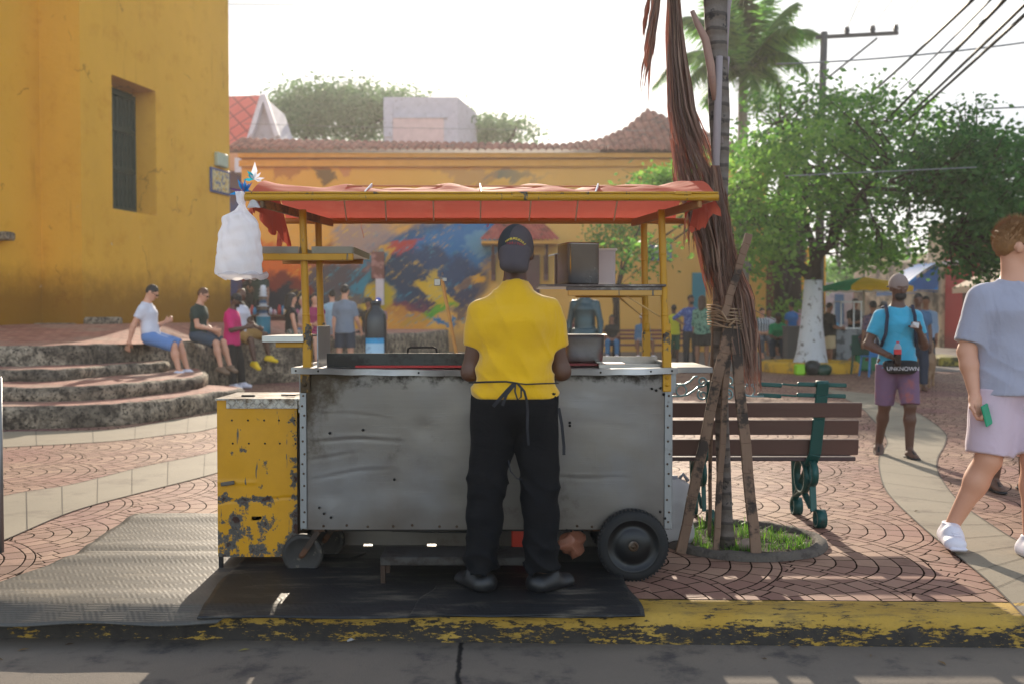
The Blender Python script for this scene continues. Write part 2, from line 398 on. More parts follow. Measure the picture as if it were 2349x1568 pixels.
        for i, (off, L) in enumerate(((.030, .072), (.010, .080), (-.011, .074), (-.031, .058))):
            base = wv + (hdv * .085 + ac * off) * s; pos_ = base; ang = cu * .45
            for j, fr in enumerate((.45, .32, .23)):
                d = hdv * math.cos(ang) + pn * math.sin(ang); nx = pos_ + d * L * fr * s
                pr.append(cap(pos_, nx, (.0098 - .001 * j) * s if fine else .014, k=.005 if fine else .012)); pos_ = nx; ang += cu * (1.0 + .08 * i)
        tb = wv + (hdv * .025 + ac * .03) * s; t1 = tb + (hdv * .028 + ac * .028 + pn * .012) * s; t2 = t1 + (hdv * .03 + ac * .006 + pn * .018) * s
        pr += [cap(tb, t1, .014 * s, .0115 * s, k=.012), cap(t1, t2, .0112 * s, .009 * s, k=.005)]
        J['hand_' + q] = wv + (hdv * .085 + pn * .025) * s
    # head
    pr += [ell(hp(0, -.012, .150), np.array((.076, .095, .094)) * s, HM, .02), ell(hp(0, .022, .105), np.array((.062, .066, .088)) * s, HM, .02), ell(hp(0, .055, .045), np.array((.034, .032, .03)) * s, HM, .025)]
    for g in (1, -1): pr.append(ell(hp(.077 * g, -.005, .118), np.array((.011, .02, .031)) * s, HM, .01))
    pr += [cap(hp(0, .086, .130), hp(0, .108, .096), .009 * s, .0135 * s, k=.012), ell(hp(0, .08, .148), np.array((.052, .014, .012)) * s, HM, .015)]
    if fine:
        pr += [ell(hp(0, .086, .066), np.array((.024, .012, .009)) * s, HM, .006), ell(hp(.03, .094, .130), np.array((.014, .012, .009)) * s, HM, sub=True), ell(hp(-.03, .094, .130), np.array((.014, .012, .009)) * s, HM, sub=True)]
    body = sdf(name, pr, vox, SK[skin] if isinstance(skin, str) else skin)
    body.location = pos; body.rotation_euler = (0, 0, yaw); tag(body, label, cat, group)
    z0_ = float((J['pel'] + T * .05 * s)[2])
    def foldf(am, kind):
        def f(x, y, z):
            w1 = np.sin(9 * x + 5 * z + 2.2 * np.sin(6 * z + 3 * y)); w2 = np.sin(31 * z + 9 * x + 2.5 * np.sin(11 * x + 4 * y) + 1.5 * w1)
            w3 = np.sin(26 * x - 12 * z + 3 * np.sin(9 * z) + 2 * np.sin(13 * y))
            rd = lambda ph: 1 - 2 * np.abs(np.sin(ph)) ** .7
            if kind == 's':
                v1 = rd(17 * x + 5 * z + 1.6 * np.sin(4 * z + 2) + 1.2 * np.sin(5 * x)); v2 = rd(30 * z - 22 * np.abs(x) + 2 * np.sin(8 * x + 3 * y)); lowb = np.clip(1 - np.abs(z - z0_) / .13, 0, 1)
                return -am * (w3 * .35 + v1 * .8 * (.35 + .65 * w1 * w1) + w2 * .25) - am * .9 * v2 * lowb
            h1 = rd(34 * z + 6 * np.sin(9 * x) + 5 * y); an_ = np.clip(1 - (z - .08) / .28, 0, 1); kn_ = np.clip(1 - np.abs(z - .50) / .12, 0, 1)
            return -am * (w2 * .25 + w3 * .45) - am * h1 * (1.3 * an_ + .7 * kn_)
        return f
    if shirt:
        g_ = loose * s; sp = [cap(J['pel'] - T * .08 * s, J['wa'], .118 * s * b + g_, .104 * s * b + g_, 1.36, Sx), cap(J['wa'], J['ch'], .104 * s * b + g_, .116 * s * (b * .5 + .5) + g_, 1.38, Sx),
              cap(J['ch'] + T * .02 * s, J['nb'] - T * .075 * s, .118 * s * (b * .5 + .5) + g_ * .7, .088 * s + g_ * .5, 1.45, Sx, k=.05), cap(J['shd_r'] - Sx * .03 * s, J['nb'] - T * .03 * s, .048 * s + g_ * .5, .052 * s + g_ * .3, k=.05), cap(J['shd_l'] + Sx * .03 * s, J['nb'] - T * .03 * s, .048 * s + g_ * .5, .052 * s + g_ * .3, k=.05),
              cap(J['pel'] + T * (hem - .04) * s, J['pel'] + T * (.06 if hem < -.05 else .10) * s, .120 * s * b + (plo if pants else 0) * s * .8 + .014 * s, .106 * s * b + g_ + .004, 1.38, Sx, k=.04)]
        sp.append(cap(J['nb'] - T * .05 * s, hp(0, -.012, .012), .075 * s, .060 * s * (b * .4 + .6), k=.04, clip=[(tuple(T + Fw * .35), float((T + Fw * .35) @ (J['nb'] + T * (.03 if collar else .008) * s)))]))
        for q in 'rl':
            a, e, wv = J['shd_' + q], J['el_' + q], J['wr_' + q]
            if sleeve <= 1:
                d = un(e - a); end = a + d * (.29 * s * sleeve); sp.append(cap(a, end + d * .1 * s, .058 * s * b + g_ * .4, .052 * s * b + g_ * .9, k=.05, clip=[(tuple(d), float(d @ end))]))
            else:
                d = un(wv - e); end = e + d * (.25 * s * (sleeve - 1)); sp += [cap(a, e, .058 * s * b + g_ * .5, .048 * s * b + g_ * .6, k=.05), cap(e, end + d * .08 * s, .048 * s * b + g_ * .6, .036 * s * b + g_ * .8, k=.03, clip=[(tuple(d), float(d @ end))])]
        hz = J['pel'] + T * hem * s
        if sleeve >= 0: ff = foldf(fold, 's'); sdf('shirt', sp, vox, shirt, body, [(tuple(-T), float(-T @ hz))] if p['seat'] is None else [(tuple(-T), float(-T @ (J['pel'] - T * .03 * s)))], ff if not cinch else (lambda x, y, z: ff(x, y, z) + .015 * np.exp(-((z - cinch) / .018) ** 2) - .012 * np.exp(-((z - cinch - .06) / .035) ** 2) + 0 * x))
    if pants:
        g_ = plo * s; topc = [(tuple(T), float(T @ (J['pel'] + T * (hem + .035) * s)))] if sleeve >= 0 and shirt else [(tuple(T), float(T @ (J['pel'] + T * .05 * s)))]; sp = [cap(J['pel'] - T * .03 * s, J['pel'] + T * .05 * s, .106 * s * b + g_, .098 * s * b + g_ * .6, 1.38, Sx, k=.05)]
        for q in 'rl':
            h, kn, an = J['hip_' + q], J['kn_' + q], J['an_' + q]; d = un(kn - h); d2 = un(an - kn)
            if leg <= 1: end = h + d * .42 * s * leg; sp.append(cap(h, end + d * .1 * s, .090 * s * b + g_, .066 * s * b + g_ * 1.6, k=.05, clip=[(tuple(d), float(d @ end))]))
            else:
                end = kn + d2 * .42 * s * (leg - 1); sp += [cap(h, kn, .090 * s * b + g_, .060 * s * b + g_ * 1.2, k=.05), cap(kn, end + d2 * .08 * s, .060 * s * b + g_ * 1.2, .046 * s * b + g_ * 1.4, k=.04, clip=[(tuple(d2), float(d2 @ end))])]
        sdf('trousers' if leg > 1 else 'shorts', sp, vox, pants, body, topc if p['seat'] is None else (), foldf(fold * 1.2, 'p'))
    if shoes:
        for q in 'rl':
            ft = un(p['ft_' + q]); up = un(np.array([0, 0, 1.]) - ft * ft[2]); sd_ = np.cross(ft, up); he, to = J['heel_' + q], J['toe_' + q]; an = J['an_' + q]
            base = float(up @ (an - up * .078 * s))
            mt, kd = shoes
            if kd == 'sneaker': sp = [cap(he, to + up * .004 * s, .044 * s, .040 * s, 1.42, sd_, k=.02), cap(he + up * .01 * s, an + ft * .06 * s - up * .015 * s, .046 * s, .046 * s, 1.1, sd_, k=.03), cap(he + up * .02 * s, an + up * .03 * s, .046 * s, .044 * s, k=.03, clip=[(tuple(up), float(up @ (an + up * .03 * s)))])]
            elif kd == 'shoe': sp = [cap(he, to, .044 * s, .037 * s, 1.42, sd_, k=.02), cap(he + up * .015 * s, an + ft * .05 * s - up * .012 * s, .046 * s, .044 * s, 1.15, sd_, k=.03)]
            else:
                sp = [cap(he - up * .03 * s, to - up * .028 * s, .045 * s, .045 * s, 1.0, sd_, clip=[(tuple(up), base + .02 * s)]),
                      cap(an + ft * .07 * s - up * .01 * s, to - up * .01 * s - ft * .02 * s, .012 * s), cap(an + ft * .06 * s - up * .05 * s + sd_ * .042 * s, to - ft * .03 * s + up * .012 * s, .009 * s), cap(an + ft * .06 * s - up * .05 * s - sd_ * .042 * s, to - ft * .03 * s + up * .012 * s, .009 * s)]
            o = sdf('shoe', sp, min(vox, .012), mt, body, [(tuple(-up), -base + .0)])
    nH = (fc * .6 - hd * .8)
    if hair and hairstyle != 'bald':
        c0 = float(nH @ J['h0']); r = np.array((.080, .098, .099)) * s
        sp = [ell(hp(0, -.014, .152), r, HM, .01, clip=[(tuple(nH), c0 - .094 * s)])]
        if hairstyle == 'tall': sp.append(ell(hp(0, .01, .215), np.array((.07, .08, .05)) * s, HM, .03))
        if hairstyle == 'long': sp += [cap(hp(0, -.06, .14), hp(0, -.09, -.06), .085 * s, .07 * s, k=.03), cap(hp(.06, -.03, .14), hp(.075, -.03, -.02), .032 * s, .03 * s), cap(hp(-.06, -.03, .14), hp(-.075, -.03, -.02), .032 * s, .03 * s)]
        if hairstyle == 'bun': sp.append(ell(hp(0, -.09, .22), np.array((.04, .04, .04)) * s, HM, .02))
        ho = sdf('hair', sp, min(vox, .016), hair, body, (), lambda x, y, z: .0035 * np.sin(95 * x + 30 * z) * np.sin(80 * y - 45 * z) if vox < .02 else 0 * x)
    if hair and hairstyle == 'tall' and vox < .01:   # loose strands catching the light
        r9 = random.Random(3); bb = B(); vsx = ho.data.vertices
        for _ in range(5000):
            v = vsx[r9.randrange(len(vsx))]; nn_ = v.normal; zz_ = (v.co - Vector(J['h0'])).dot(Vector(hd)); L_ = (.005 + .022 * max(0, (zz_ - .13) / .1)) * r9.uniform(.6, 1.4); d_ = (nn_ + Vector(hd) * .5 + Vector(fc) * .4 + Vector((r9.uniform(-.5, .5), r9.uniform(-.5, .5), r9.uniform(-.3, .3)))).normalized(); s_ = d_.orthogonal().normalized() * .0015
            bb.add([v.co - s_, v.co + s_, v.co + d_ * L_], [(0, 1, 2)])
        bb.ob('hair_strands', hair, body)
    if hat:
        mt, kind = hat[0], hat[1]; nC = hd * 1.0; zc = .142
        nn = un(-hd + fc * (.12 if kind == 'cap' else -.18)); cc = float(nn @ hp(0, 0, zc if kind == 'cap' else .135))
        sp = [ell(hp(0, -.012, .150), np.array((.089, .106, .110)) * s, HM, .01, clip=[(tuple(nn), cc)])]
        br = 1 if kind == 'cap' else -1
        sp.append(ell(hp(0, .115 * br, .140 if br > 0 else .125), np.array((.07, .085, .012)) * s, np.stack([hs, un(fc * .96 - hd * .28 * br), un(hd * .96 + fc * .28 * br)], 1), .01))
        if kind != 'beanie': sdf('cap', sp, min(vox, .012), mt, body)
    if glasses:
        g = B()
        for q in (1, -1): g.add([hp(.012 * q, .107, .140), hp(.055 * q, .1, .142), hp(.055 * q, .097, .115), hp(.02 * q, .105, .112)], [(0, 1, 2, 3)]); g.tube([hp(.058 * q, .098, .138), hp(.08 * q, .0, .135)], .003, 5)
        g.tube([hp(-.05, .1, .140), hp(0, .109, .138), hp(.05, .1, .140)], .003, 5); g.ob('glasses', glasses, body)
    if beard: sdf('beard', [ell(hp(0, .05, .055), np.array((.055, .052, .045)) * s, HM, .02)], min(vox, .014), beard, body, [(tuple(hd), float(hd @ hp(0, 0, .085)))])
    if vox < .013 and not hat == 'x':
        ey = B()
        for q in (1, -1): ey.lathe([(0.0001, -.0105), (.0065, -.008), (.0105, 0), (.0065, .008), (.0001, .0105)], hp(.03 * q, .074, .130), 10)
        ey.ob('eyes', EYEW, body)
    return body, J, dict(hp=hp, s=s, HM=HM, T=T, Sx=Sx, Fw=Fw)
# ================================================================== SETTING
# ---- paving material: stamped fan (scallop) pattern of concentric brick arcs
def fan_mat():
    m = Mat('fan_paving'); wob = (m.noise(1.3, 2) - .5) * .10; wob2 = (m.noise(1.1, 2, v=m.vec(m.y, m.x, 3.3)) - .5) * .10
    Rr = .80; u = (m.x * math.cos(.06) + m.y * math.sin(.06) + wob) * (1 / Rr) + 40.3; v = (m.y * math.cos(.06) - m.x * math.sin(.06) + wob2) * (1 / Rr) + .35
    def wrap(a): return (m.fr((a + 1) * .5)) * 2 - 1
    i0 = m.fl(u * 2) - 1; t = u - i0 * .5            # three overlapping rows, half a radius apart; arcs bulge to the right
    par = i0 - m.fl(i0 * .5) * 2; q0 = v + par; s0 = wrap(q0); s1 = wrap(q0 + 1)
    d0 = m.op('SQRT', t * t + s0 * s0); t1 = t - .5; d1 = m.op('SQRT', t1 * t1 + s1 * s1); t2 = t - 1; d2 = m.op('SQRT', t2 * t2 + s0 * s0)
    in0 = d0 < 1.0; in1 = d1 < 1.0
    def sel(a, b, c=None):
        c = b if c is None else c; r_ = c + (b - c) * in1; return r_ + (a - r_) * in0
    r = sel(d0, d1, d2); du = sel(t, t1, t2); sv = sel(s0, s1, s0); ci = i0 + (1 - in0); cv = m.fl((q0 + sel(s0 * 0 + 1, s0 * 0 + 2, s0 * 0 + 1)) * .5)
    NR = 7.5; rr = r * NR; ri = m.fl(rr); rf = rr - ri
    ang = m.op('ARCTAN2', sv, du) * (1 / (2 * math.pi)) + .5
    nb = ri * 4 + 3; aa = ang * nb + m.white(m.vec(ri, ci, cv)) ; ai = m.fl(aa); af = aa - ai
    circ = (ri + .5) * (2 * math.pi * Rr / NR) / nb      # brick length in metres
    jr = m.mn(rf, 1 - rf) * (Rr / NR); ja = m.mn(af, 1 - af) * circ
    j = m.mn(jr, ja); edge = m.mn(m.ab(d0 - 1), m.ab(d1 - 1) + in0 * 9) * Rr
    jit = m.noise(22, 3) * .006
    j = m.mn(j, edge) - jit + .002
    joint = m.step(j, .0012, .0058)
    cell = m.white(m.vec(ai + ri * 13, ci, cv))
    base = m.mix(cell, C(134, 98, 82), C(176, 140, 116)); base = m.mix(m.step(m.noise(.9, 5), .4, .7), base, C(150, 106, 92))
    base = m.mul(.55, base, m.mix(m.noise(70, 4), (.55, .55, .55), (1.0, 1.0, 1.0)))
    base = m.mix(m.step(m.noise(.45, 4, v=m.vec(m.x, m.y, 9)), .52, .7), base, C(132, 90, 84))
    dirt = m.step(m.noise(1.7, 7, .72, v=m.vec(m.x, m.y, 2.2)), .52, .66); base = m.mul(dirt * .45, base, C(150, 130, 118)); chip = m.step(m.noise(38, 4, .7), .66, .70); base = m.mix(chip * .5, base, C(84, 62, 52))
    col = m.mix(joint, C(34, 26, 22), base)
    m.set(col, m.noise(12, 3) * .25 + .55, Specular_IOR_Level=m.step(joint, .2, .9) * .35)
    m.bump(joint * .25 + m.noise(90, 3) * .25 + cell * .3, .5, .008); return m.mat
FAN = fan_mat()
def conc_mat(name, c, joint=None, c2=None):
    m = Mat(name); b = m.mix(m.noise(1.8, 5), sc3(c, .8), sc3(c, 1.12)); b = m.mul(.4, b, m.mix(m.noise(45, 5, .7), (.6, .6, .6), (1, 1, 1)))
    if c2: b = m.mix(m.step(m.noise(2.2, 6, .7), .52, .66), b, c2)
    sp = m.step(m.noise(30, 2, v=m.vec(m.x, m.y, 4)), .70, .74); b = m.mix(sp * .6, b, C(60, 52, 46))
    m.set(b, .72, Specular_IOR_Level=.3); m.bump(m.noise(70, 5, .7), .35, .006); return m.mat
PATHM = conc_mat('smooth_concrete', C(150, 138, 118), c2=C(126, 114, 98))
def road_mat():
    m = Mat('road_asphalt'); b = m.mix(m.noise(1.2, 6, .65), C(100, 93, 87), C(138, 126, 112)); b = m.mix(m.step(m.noise(3.5, 7, .7), .5, .68), b, C(78, 73, 71))
    b = m.mul(.45, b, m.mix(m.noise(140, 3), (.5, .5, .5), (1, 1, 1)))
    st = m.step(m.voro(9, v=m.vec(m.x, m.y * 1.7)), .0, .055); b = m.mix(1 - st, b, C(28, 25, 24))
    crack = m.step(m.ab(m.x + .22 + (m.noise(6, 4) - .5) * .06), .004, .016); b = m.mix(crack, C(24, 23, 24), b)
    m.set(b, .8, Specular_IOR_Level=.3); m.bump(m.noise(110, 4, .7) + crack * .4, .5, .006); return m.mat
ROADM = road_mat()
KY = lambda x: 4.66 - .03 * x           # rear line of the kerb
tag(mesh_obj('ground', [(-500, -200, -.22), (500, -200, -.22), (500, 900, -.22), (-500, 900, -.22)], [(0, 1, 2, 3)], conc_mat('far_ground', C(120, 108, 96))), kind='structure')
tag(mesh_obj('road', [(-60, -40, -.125), (60, -40, -.125), (60, KY(60) - .1, -.125), (-60, KY(-60) - .1, -.125)], [(0, 1, 2, 3)], ROADM), kind='structure')
tag(mesh_obj('plaza', [(-60, KY(-60), 0), (60, KY(60), 0), (260, 330, 0), (-260, 330, 0)], [(0, 1, 2, 3)], FAN), kind='structure')
# kerb with worn yellow paint
def kerb_mat():
    m = Mat('kerb_paint'); st = (1, 2.2, 3.5)
    n1 = m.noise(7, 9, .74, stretch=st); n2 = m.noise(60, 6, .7, stretch=(.5, 1.5, 1.5)); k = n1 * .62 + n2 * .38
    h = m.step(m.z, -.075, -.015)      # more paint left on the top than on the scuffed face
    paint = m.step(k + h * .10 + m.step(m.x, -1.5, 2.5) * .02, .535, .575)
    yel = m.mix(m.noise(3, 4), C(168, 128, 34), C(200, 166, 84)); yel = m.mix(m.step(m.noise(7, 8, .75, stretch=(.6, 2, 2)), .5, .64) * .55, yel, C(96, 84, 62)); yel = m.mul(.45, yel, m.mix(m.noise(60, 4), (.5, .5, .5), (1, 1, 1)))
    con = m.mix(m.noise(20, 6), C(26, 25, 26), C(70, 64, 58))
    m.set(m.mix(paint, con, yel), .75, Specular_IOR_Level=.3); m.bump(paint * .5 + m.noise(60, 5, .7) * .8 + m.noise(9, 4) * .8, .6, .007); return m.mat
prof = [(0, -.004), (-.03, .0045), (-.215, .0045), (-.238, -.001), (-.254, -.014), (-.265, -.04), (-.270, -.085), (-.275, -.13)]
vs = []; fs = []; NX = 420
for i in range(NX + 1):
    x = -9 + 18 * i / NX
    for j, (dy, dz) in enumerate(prof):
        a = .0035 * nz3(x * 9, dy * 60, dz * 60) + .005 * nz3(x * 2.1, j, 3) if 1 < j < 7 else 0
        vs.append((x, KY(x) + dy + a, dz + (a * .4 if j < 7 else 0)))
n = len(prof); fs = [(i * n + j, i * n + j + 1, (i + 1) * n + j + 1, (i + 1) * n + j) for i in range(NX) for j in range(n - 1)]
k = tag(mesh_obj('kerb', vs, fs, kerb_mat(), smooth=True), kind='structure')
# ---- concrete paths (sheets 4 mm above the paving), each with cross joints
def strip(name, left, right, z=.004, nseg=6, mat=PATHM, zz=None):
    L = [G(*p) for p in left]; Rr = [G(*p) for p in right]; vs = []; fs = []
    def samp(pts, n):
        out = []
        for i in range(n + 1):
            t = i / n * (len(pts) - 1); a = min(int(t), len(pts) - 2); u = t - a
            p0, p1, p2, p3 = pts[max(a - 1, 0)], pts[a], pts[a + 1], pts[min(a + 2, len(pts) - 1)]
            out.append(.5 * ((2 * p1) + (p2 - p0) * u + (2 * p0 - 5 * p1 + 4 * p2 - p3) * u * u + (3 * p1 - p0 - 3 * p2 + p3) * u ** 3))
        return out
    n = nseg * (len(left) - 1); a, b = samp(L, n), samp(Rr, n)
    for p, q in zip(a, b): vs += [(p.x, p.y, z), (q.x, q.y, z)]
    fs = [(2 * i, 2 * i + 2, 2 * i + 3, 2 * i + 1) for i in range(n)]
    jm = B()
    for i in range(2, n, 3):
        p, q = Vector(vs[2 * i]), Vector(vs[2 * i + 1]); p2 = Vector(vs[2 * i + 2]); d = (p2 - p).normalized() * .003
        up = Vector((0, 0, .003)); jm.quad(p + up - d, q + up - d, q + up + d, p + up + d)
    for side in (0, 1):
        for i in range(n):
            p, q = Vector(vs[2 * i + side]), Vector(vs[2 * i + 2 + side]); d = Vector((-(q - p).y, (q - p).x, 0)).normalized() * .005; up = Vector((0, 0, .003)); jm.quad(p + up - d, q + up - d, q + up + d, p + up + d)
    tag(mesh_obj(name, vs, fs, mat), kind='structure')
    tag(jm.ob('path_joints', pm('joint_dark', C(84, 74, 64), .9, bump=0)), kind='structure')
strip('path', [(2349, 1415), (2270, 1336), (2180, 1262), (2100, 1195), (2034, 1127), (2017, 1074), (2019, 1043), (2035, 1010), (2002, 962), (1960, 925), (1880, 890)],
      [(2520, 1300), (2430, 1275), (2339, 1243), (2260, 1195), (2197, 1148), (2155, 1090), (2150, 1053), (2168, 1017), (2165, 990), (2110, 950), (2020, 905)])
strip('path', [(-260, 1225), (0, 1140), (170, 1110), (330, 1070), (497, 1035), (640, 990), (800, 950)], [(-260, 1345), (0, 1243), (170, 1172), (330, 1128), (497, 1085), (680, 1030), (900, 975)])
strip('path', [(-200, 1002), (0, 990), (250, 985), (400, 962), (497, 945), (640, 900)], [(-200, 1036), (0, 1026), (250, 1012), (400, 995), (497, 980), (700, 920)], z=.0035)
# far street surface, greyer
tag(mesh_obj('street', [(-2.5, 24, .004), (40, 22, .004), (60, 120, .004), (-2.5, 36, .004)], [(0, 1, 2, 3)], conc_mat('street_asphalt', C(118, 110, 106))), kind='structure')
# ---- stone steps and raised terrace
def stone_mat():
    m = Mat('coral_stone'); n = m.noise(7, 8, .7); v = m.voro(9, stretch=(1, 1, 1.5)); c = m.mix(m.step(n, .35, .65), C(74, 66, 58), C(178, 162, 140))
    c = m.mix(m.step(m.noise(26, 5, .7), .52, .62), c, C(34, 30, 28)); c = m.mix(m.step(m.noise(1.1, 4), .5, .62) * .6, c, C(52, 46, 42))
    m.set(c, .85, Specular_IOR_Level=.25); m.bump(n + m.noise(40, 5, .7) * .6 - v * .5, .9, .03); return m.mat
STONE = stone_mat()
def brick_top():
    m = Mat('terrace_brick'); a = m.x * .5 + m.y * .87; b = m.x * .87 - m.y * .5
    row = m.fl(a * 9); f1 = m.fr(a * 9); bb = b * 4 + m.fr(row * .5) * 1.0; f2 = m.fr(bb); j = m.mn(m.mn(f1, 1 - f1), m.mn(f2, 1 - f2) * 2.2)
    c = m.mix(m.white(m.vec(row, m.fl(bb), 0)), C(138, 88, 74), C(176, 122, 104)); c = m.mix(m.step(m.noise(1.5, 5), .45, .7), c, C(160, 130, 112))
    m.set(m.mix(m.step(j, .02, .09), C(80, 62, 54), c), .8); m.bump(m.step(j, .02, .1) + m.noise(30, 4) * .4, .5, .01); return m.mat
BRT = brick_top()
def slab(name, outline, z0, z1, parent=None, zback=None, lab=None):
    """stone course: rough face round the outline, rounded nosing, brick tread on top"""
    pts = []
    for i in range(len(outline)):
        a, b = Vector(outline[i]), Vector(outline[(i + 1) % len(outline)]); n = max(1, int((b - a).length / .12))
        pts += [a.lerp(b, t / n) for t in range(n)]
    for _ in range(6): pts = [(pts[i - 1] + pts[i] * 2 + pts[(i + 1) % len(pts)]) / 4 for i in range(len(pts))]
    N = len(pts); cx = sum(p.x for p in pts) / N; cy = sum(p.y for p in pts) / N
    lev = [(0, 0.0), (.02, .15), (.03, .5), (.025, .84), (0, .97), (-.045, 1.0)]; vs = []
    for (o, h) in lev:
        for i, p in enumerate(pts):
            d = (pts[(i + 1) % N] - pts[i - 1]); nn = Vector((d.y, -d.x)).normalized(); z = z0 + (z1 - z0) * h
            r = o + .035 * nz3(p.x * 3, p.y * 3, z * 7) * (1 if h < 1 else .5) + .02 * nz3(p.x * 9, p.y * 9, z * 15)
            vs.append((p.x + nn.x * r, p.y + nn.y * r, z + (.014 * nz3(p.x * 5, p.y * 5, 2) if h > .9 else 0)))
    fs = [(l * N + i, l * N + (i + 1) % N, (l + 1) * N + (i + 1) % N, (l + 1) * N + i) for l in range(len(lev) - 1) for i in range(N)]
    o = mesh_obj(name, vs, fs, STONE, parent, True)
    q = (len(lev) - 1) * N; top = vs[q:]
    mesh_obj('tread' if parent else 'terrace_floor', top, [tuple(range(N))], BRT, parent or o)
    return o
st = thing('stone_steps', 'three curved weathered coral stone steps with brick treads leading up to the church terrace', 'steps')
slab('step', [(-12, 11.2), (-7.5, 11.3), (-6.2, 11.45), (-5.5, 11.6), (-4.85, 11.85), (-4.45, 12.5), (-4.15, 13.7), (-3.85, 14.5), (-4.1, 14.95), (-4.7, 15.3), (-5.3, 15.9), (-12, 16.5)], -.02, .264, st)
slab('step', [(-12, 12.3), (-6.9, 12.35), (-6.2, 12.25), (-5.4, 12.3), (-5.0, 12.75), (-4.72, 13.9), (-4.5, 14.3), (-4.7, 15.3), (-5.2, 16.6), (-12, 16.6)], .25, .444, st)
slab('step', [(-12, 13.4), (-6.9, 13.35), (-6.1, 13.35), (-5.9, 14.7), (-5.55, 15.3), (-5.45, 15.9), (-6, 16.7), (-12, 16.7)], .43, .598, st)
tr = slab('stone_terrace', [(-16, 14.6), (-8, 14.3), (-6.9, 14.35), (-6.3, 14.7), (-6.0, 15.5), (-5.65, 16.5), (-5.45, 17.0), (-5.42, 18.3), (-4.95, 19.2), (-4.2, 20.0), (-2.95, 22.2), (-2.2, 25.5), (-1.9, 30), (-16, 31)], -.02, .89)
tag(tr, 'raised terrace with rough grey stone retaining wall and brick floor in front of the church', 'terrace')
def tz(u, v):
    x = -16 + 10.3 * u; y = 15.3 + 15 * v; f = lambda t: max(0, min(1, t)); r = f((y - 15.5) / 4.2) * f((-5.7 - x) / 1.3); return (x, y, .880 + .016 * (f((y - 15.3) / .5)) * f((-5.7 - x) / .3) + .245 * r * r * (3 - 2 * r))
vs, fs = grid(tz, 60, 60); mesh_obj('upper_floor', vs, fs, BRT, tr, True)
# ---- church
def plaster(name, c, c2, dirt=True, zs=1.4, lift=.9):
    m = Mat(name); b = m.mix(m.noise(.7, 6, .6, stretch=(1, 1, .5)), sc3(c, .82), sc3(c, 1.12)); b = m.mix(m.step(m.noise(2.2, 6, .7), .5, .75) * .5, b, c2)
    if dirt:
        h = m.z + m.noise(1.6, 6, .7) * 1.1
        b = m.mix((1 - m.step(h, zs + .7, zs + 1.7)) * .85, b, sc3(c2, .38)); b = m.mix(m.step(m.noise(3.5, 8, .75), .66, .70) * (1 - m.step(m.z, 2, 5)), b, C(196, 184, 160))
        b = m.mix(m.step(m.noise(1.3, 8, .75, v=m.vec(m.x, m.y, m.z * .8 + 5)), .69, .72) * .6, b, C(120, 110, 100))
    ck = m.step(m.voro(.55, 'DISTANCE_TO_EDGE', v=m.vec(m.x + m.noise(3, 4) * .5, m.y + m.noise(2.6, 4) * .5, m.z * .8 + m.noise(2.2, 4) * .7)), .002, .012); pt = m.step(m.noise(.9, 3, v=m.vec(m.x, m.y, m.z + 20)), .56, .60)
    b = m.mix((1 - ck) * pt * .55, b, sc3(c2, .45)); b = m.mix(m.step(m.noise(3, 6, .7, stretch=(1.5, 1.5, .12)), .58, .74) * .35, b, sc3(c2, .6))
    m.set(b, .9, Specular_IOR_Level=.15); m.bump(m.noise(2, 6) + m.noise(25, 4) * .15 + ck * pt * .06, .6, .05); return m.mat
YEL = plaster('ochre_plaster', C(226, 170, 60), C(200, 138, 34))
GREEN_GR = pm('dark_green_wood', C(28, 52, 46), .55, var=.2)
C1 = Vector((-8.62, 20.0)); wd = Vector((.2241, .9746)); nrm = Vector((.9746, -.2241))
def cw(y): return C1 + wd * ((y - 20) / wd.y)
C2 = cw(25.8); C0 = C1 - nrm * .94; Cm = C0 - wd * 6
ch = thing('church', 'tall ochre yellow plastered church with deep window recess and worn dirty base', 'church')
b = B(); Z0, Z1 = .6, 17.0
wa, wb = cw(21.0), cw(22.57); zb, zt = 3.56, 6.36; back = -nrm * .6
def wq(p, q, z0, z1): b.quad((p.x, p.y, z0), (q.x, q.y, z0), (q.x, q.y, z1), (p.x, p.y, z1))
def wgrid(p, q, z0, z1, n=10):
    for i in range(n):
        for j in range(n):
            a_, b_ = p.lerp(q, i / n), p.lerp(q, (i + 1) / n); u, v = z0 + (z1 - z0) * j / n, z0 + (z1 - z0) * (j + 1) / n; wq(a_, b_, u, v)
wq(C1, wa, Z0, Z1); wq(wb, C2, Z0, Z1); wq(wa, wb, Z0, zb); wq(wa, wb, zt, Z1)
wb2 = wb + back - wd * .0; wa2 = wa + back
for (p, q, z0, z1) in ((wb, wb2, zb, zt), (wa2, wa, zb, zt), (wa2, wb2, zb, zt)): wq(p, q, z0, z1)
b.quad((wa.x, wa.y, zb), (wb.x, wb.y, zb), (wb2.x, wb2.y, zb), (wa2.x, wa2.y, zb)); b.quad((wa.x, wa.y, zt), (wb.x, wb.y, zt), (wb2.x, wb2.y, zt), (wa2.x, wa2.y, zt))
wq(C0, C1, Z0, Z1); wq(Cm, C0, Z0, Z1)
D1 = C2 - nrm * 8; D2 = Cm - nrm * 7; wq(C2, D1, Z0, Z1); wq(D1, D2, Z0, Z1); wq(D2, Cm, Z0, Z1)
b.quad(*[(p.x, p.y, Z1) for p in (Cm, C0, C1, C2, D1, D2)])
wl = b.ob('wall', YEL, ch); q = P(6, 542, 19.0); B().box((q.x, q.y, q.z), (.36, .3, .16), None, .03).ob('stone_ledge', STONE, ch)
g = B(); o_ = wa2 + nrm * .05; L = (wb - wa).length - .02
def gp(t, z): p = o_ + wd * t; return (p.x, p.y, z)
for t in (0, L): g.bar(gp(t, zb + .1), gp(t, zt - .12), .09)
for z in (zb + .1, zb + .98, zb + 1.86, zt - .16): g.bar(gp(0, z), gp(L, z), .1)
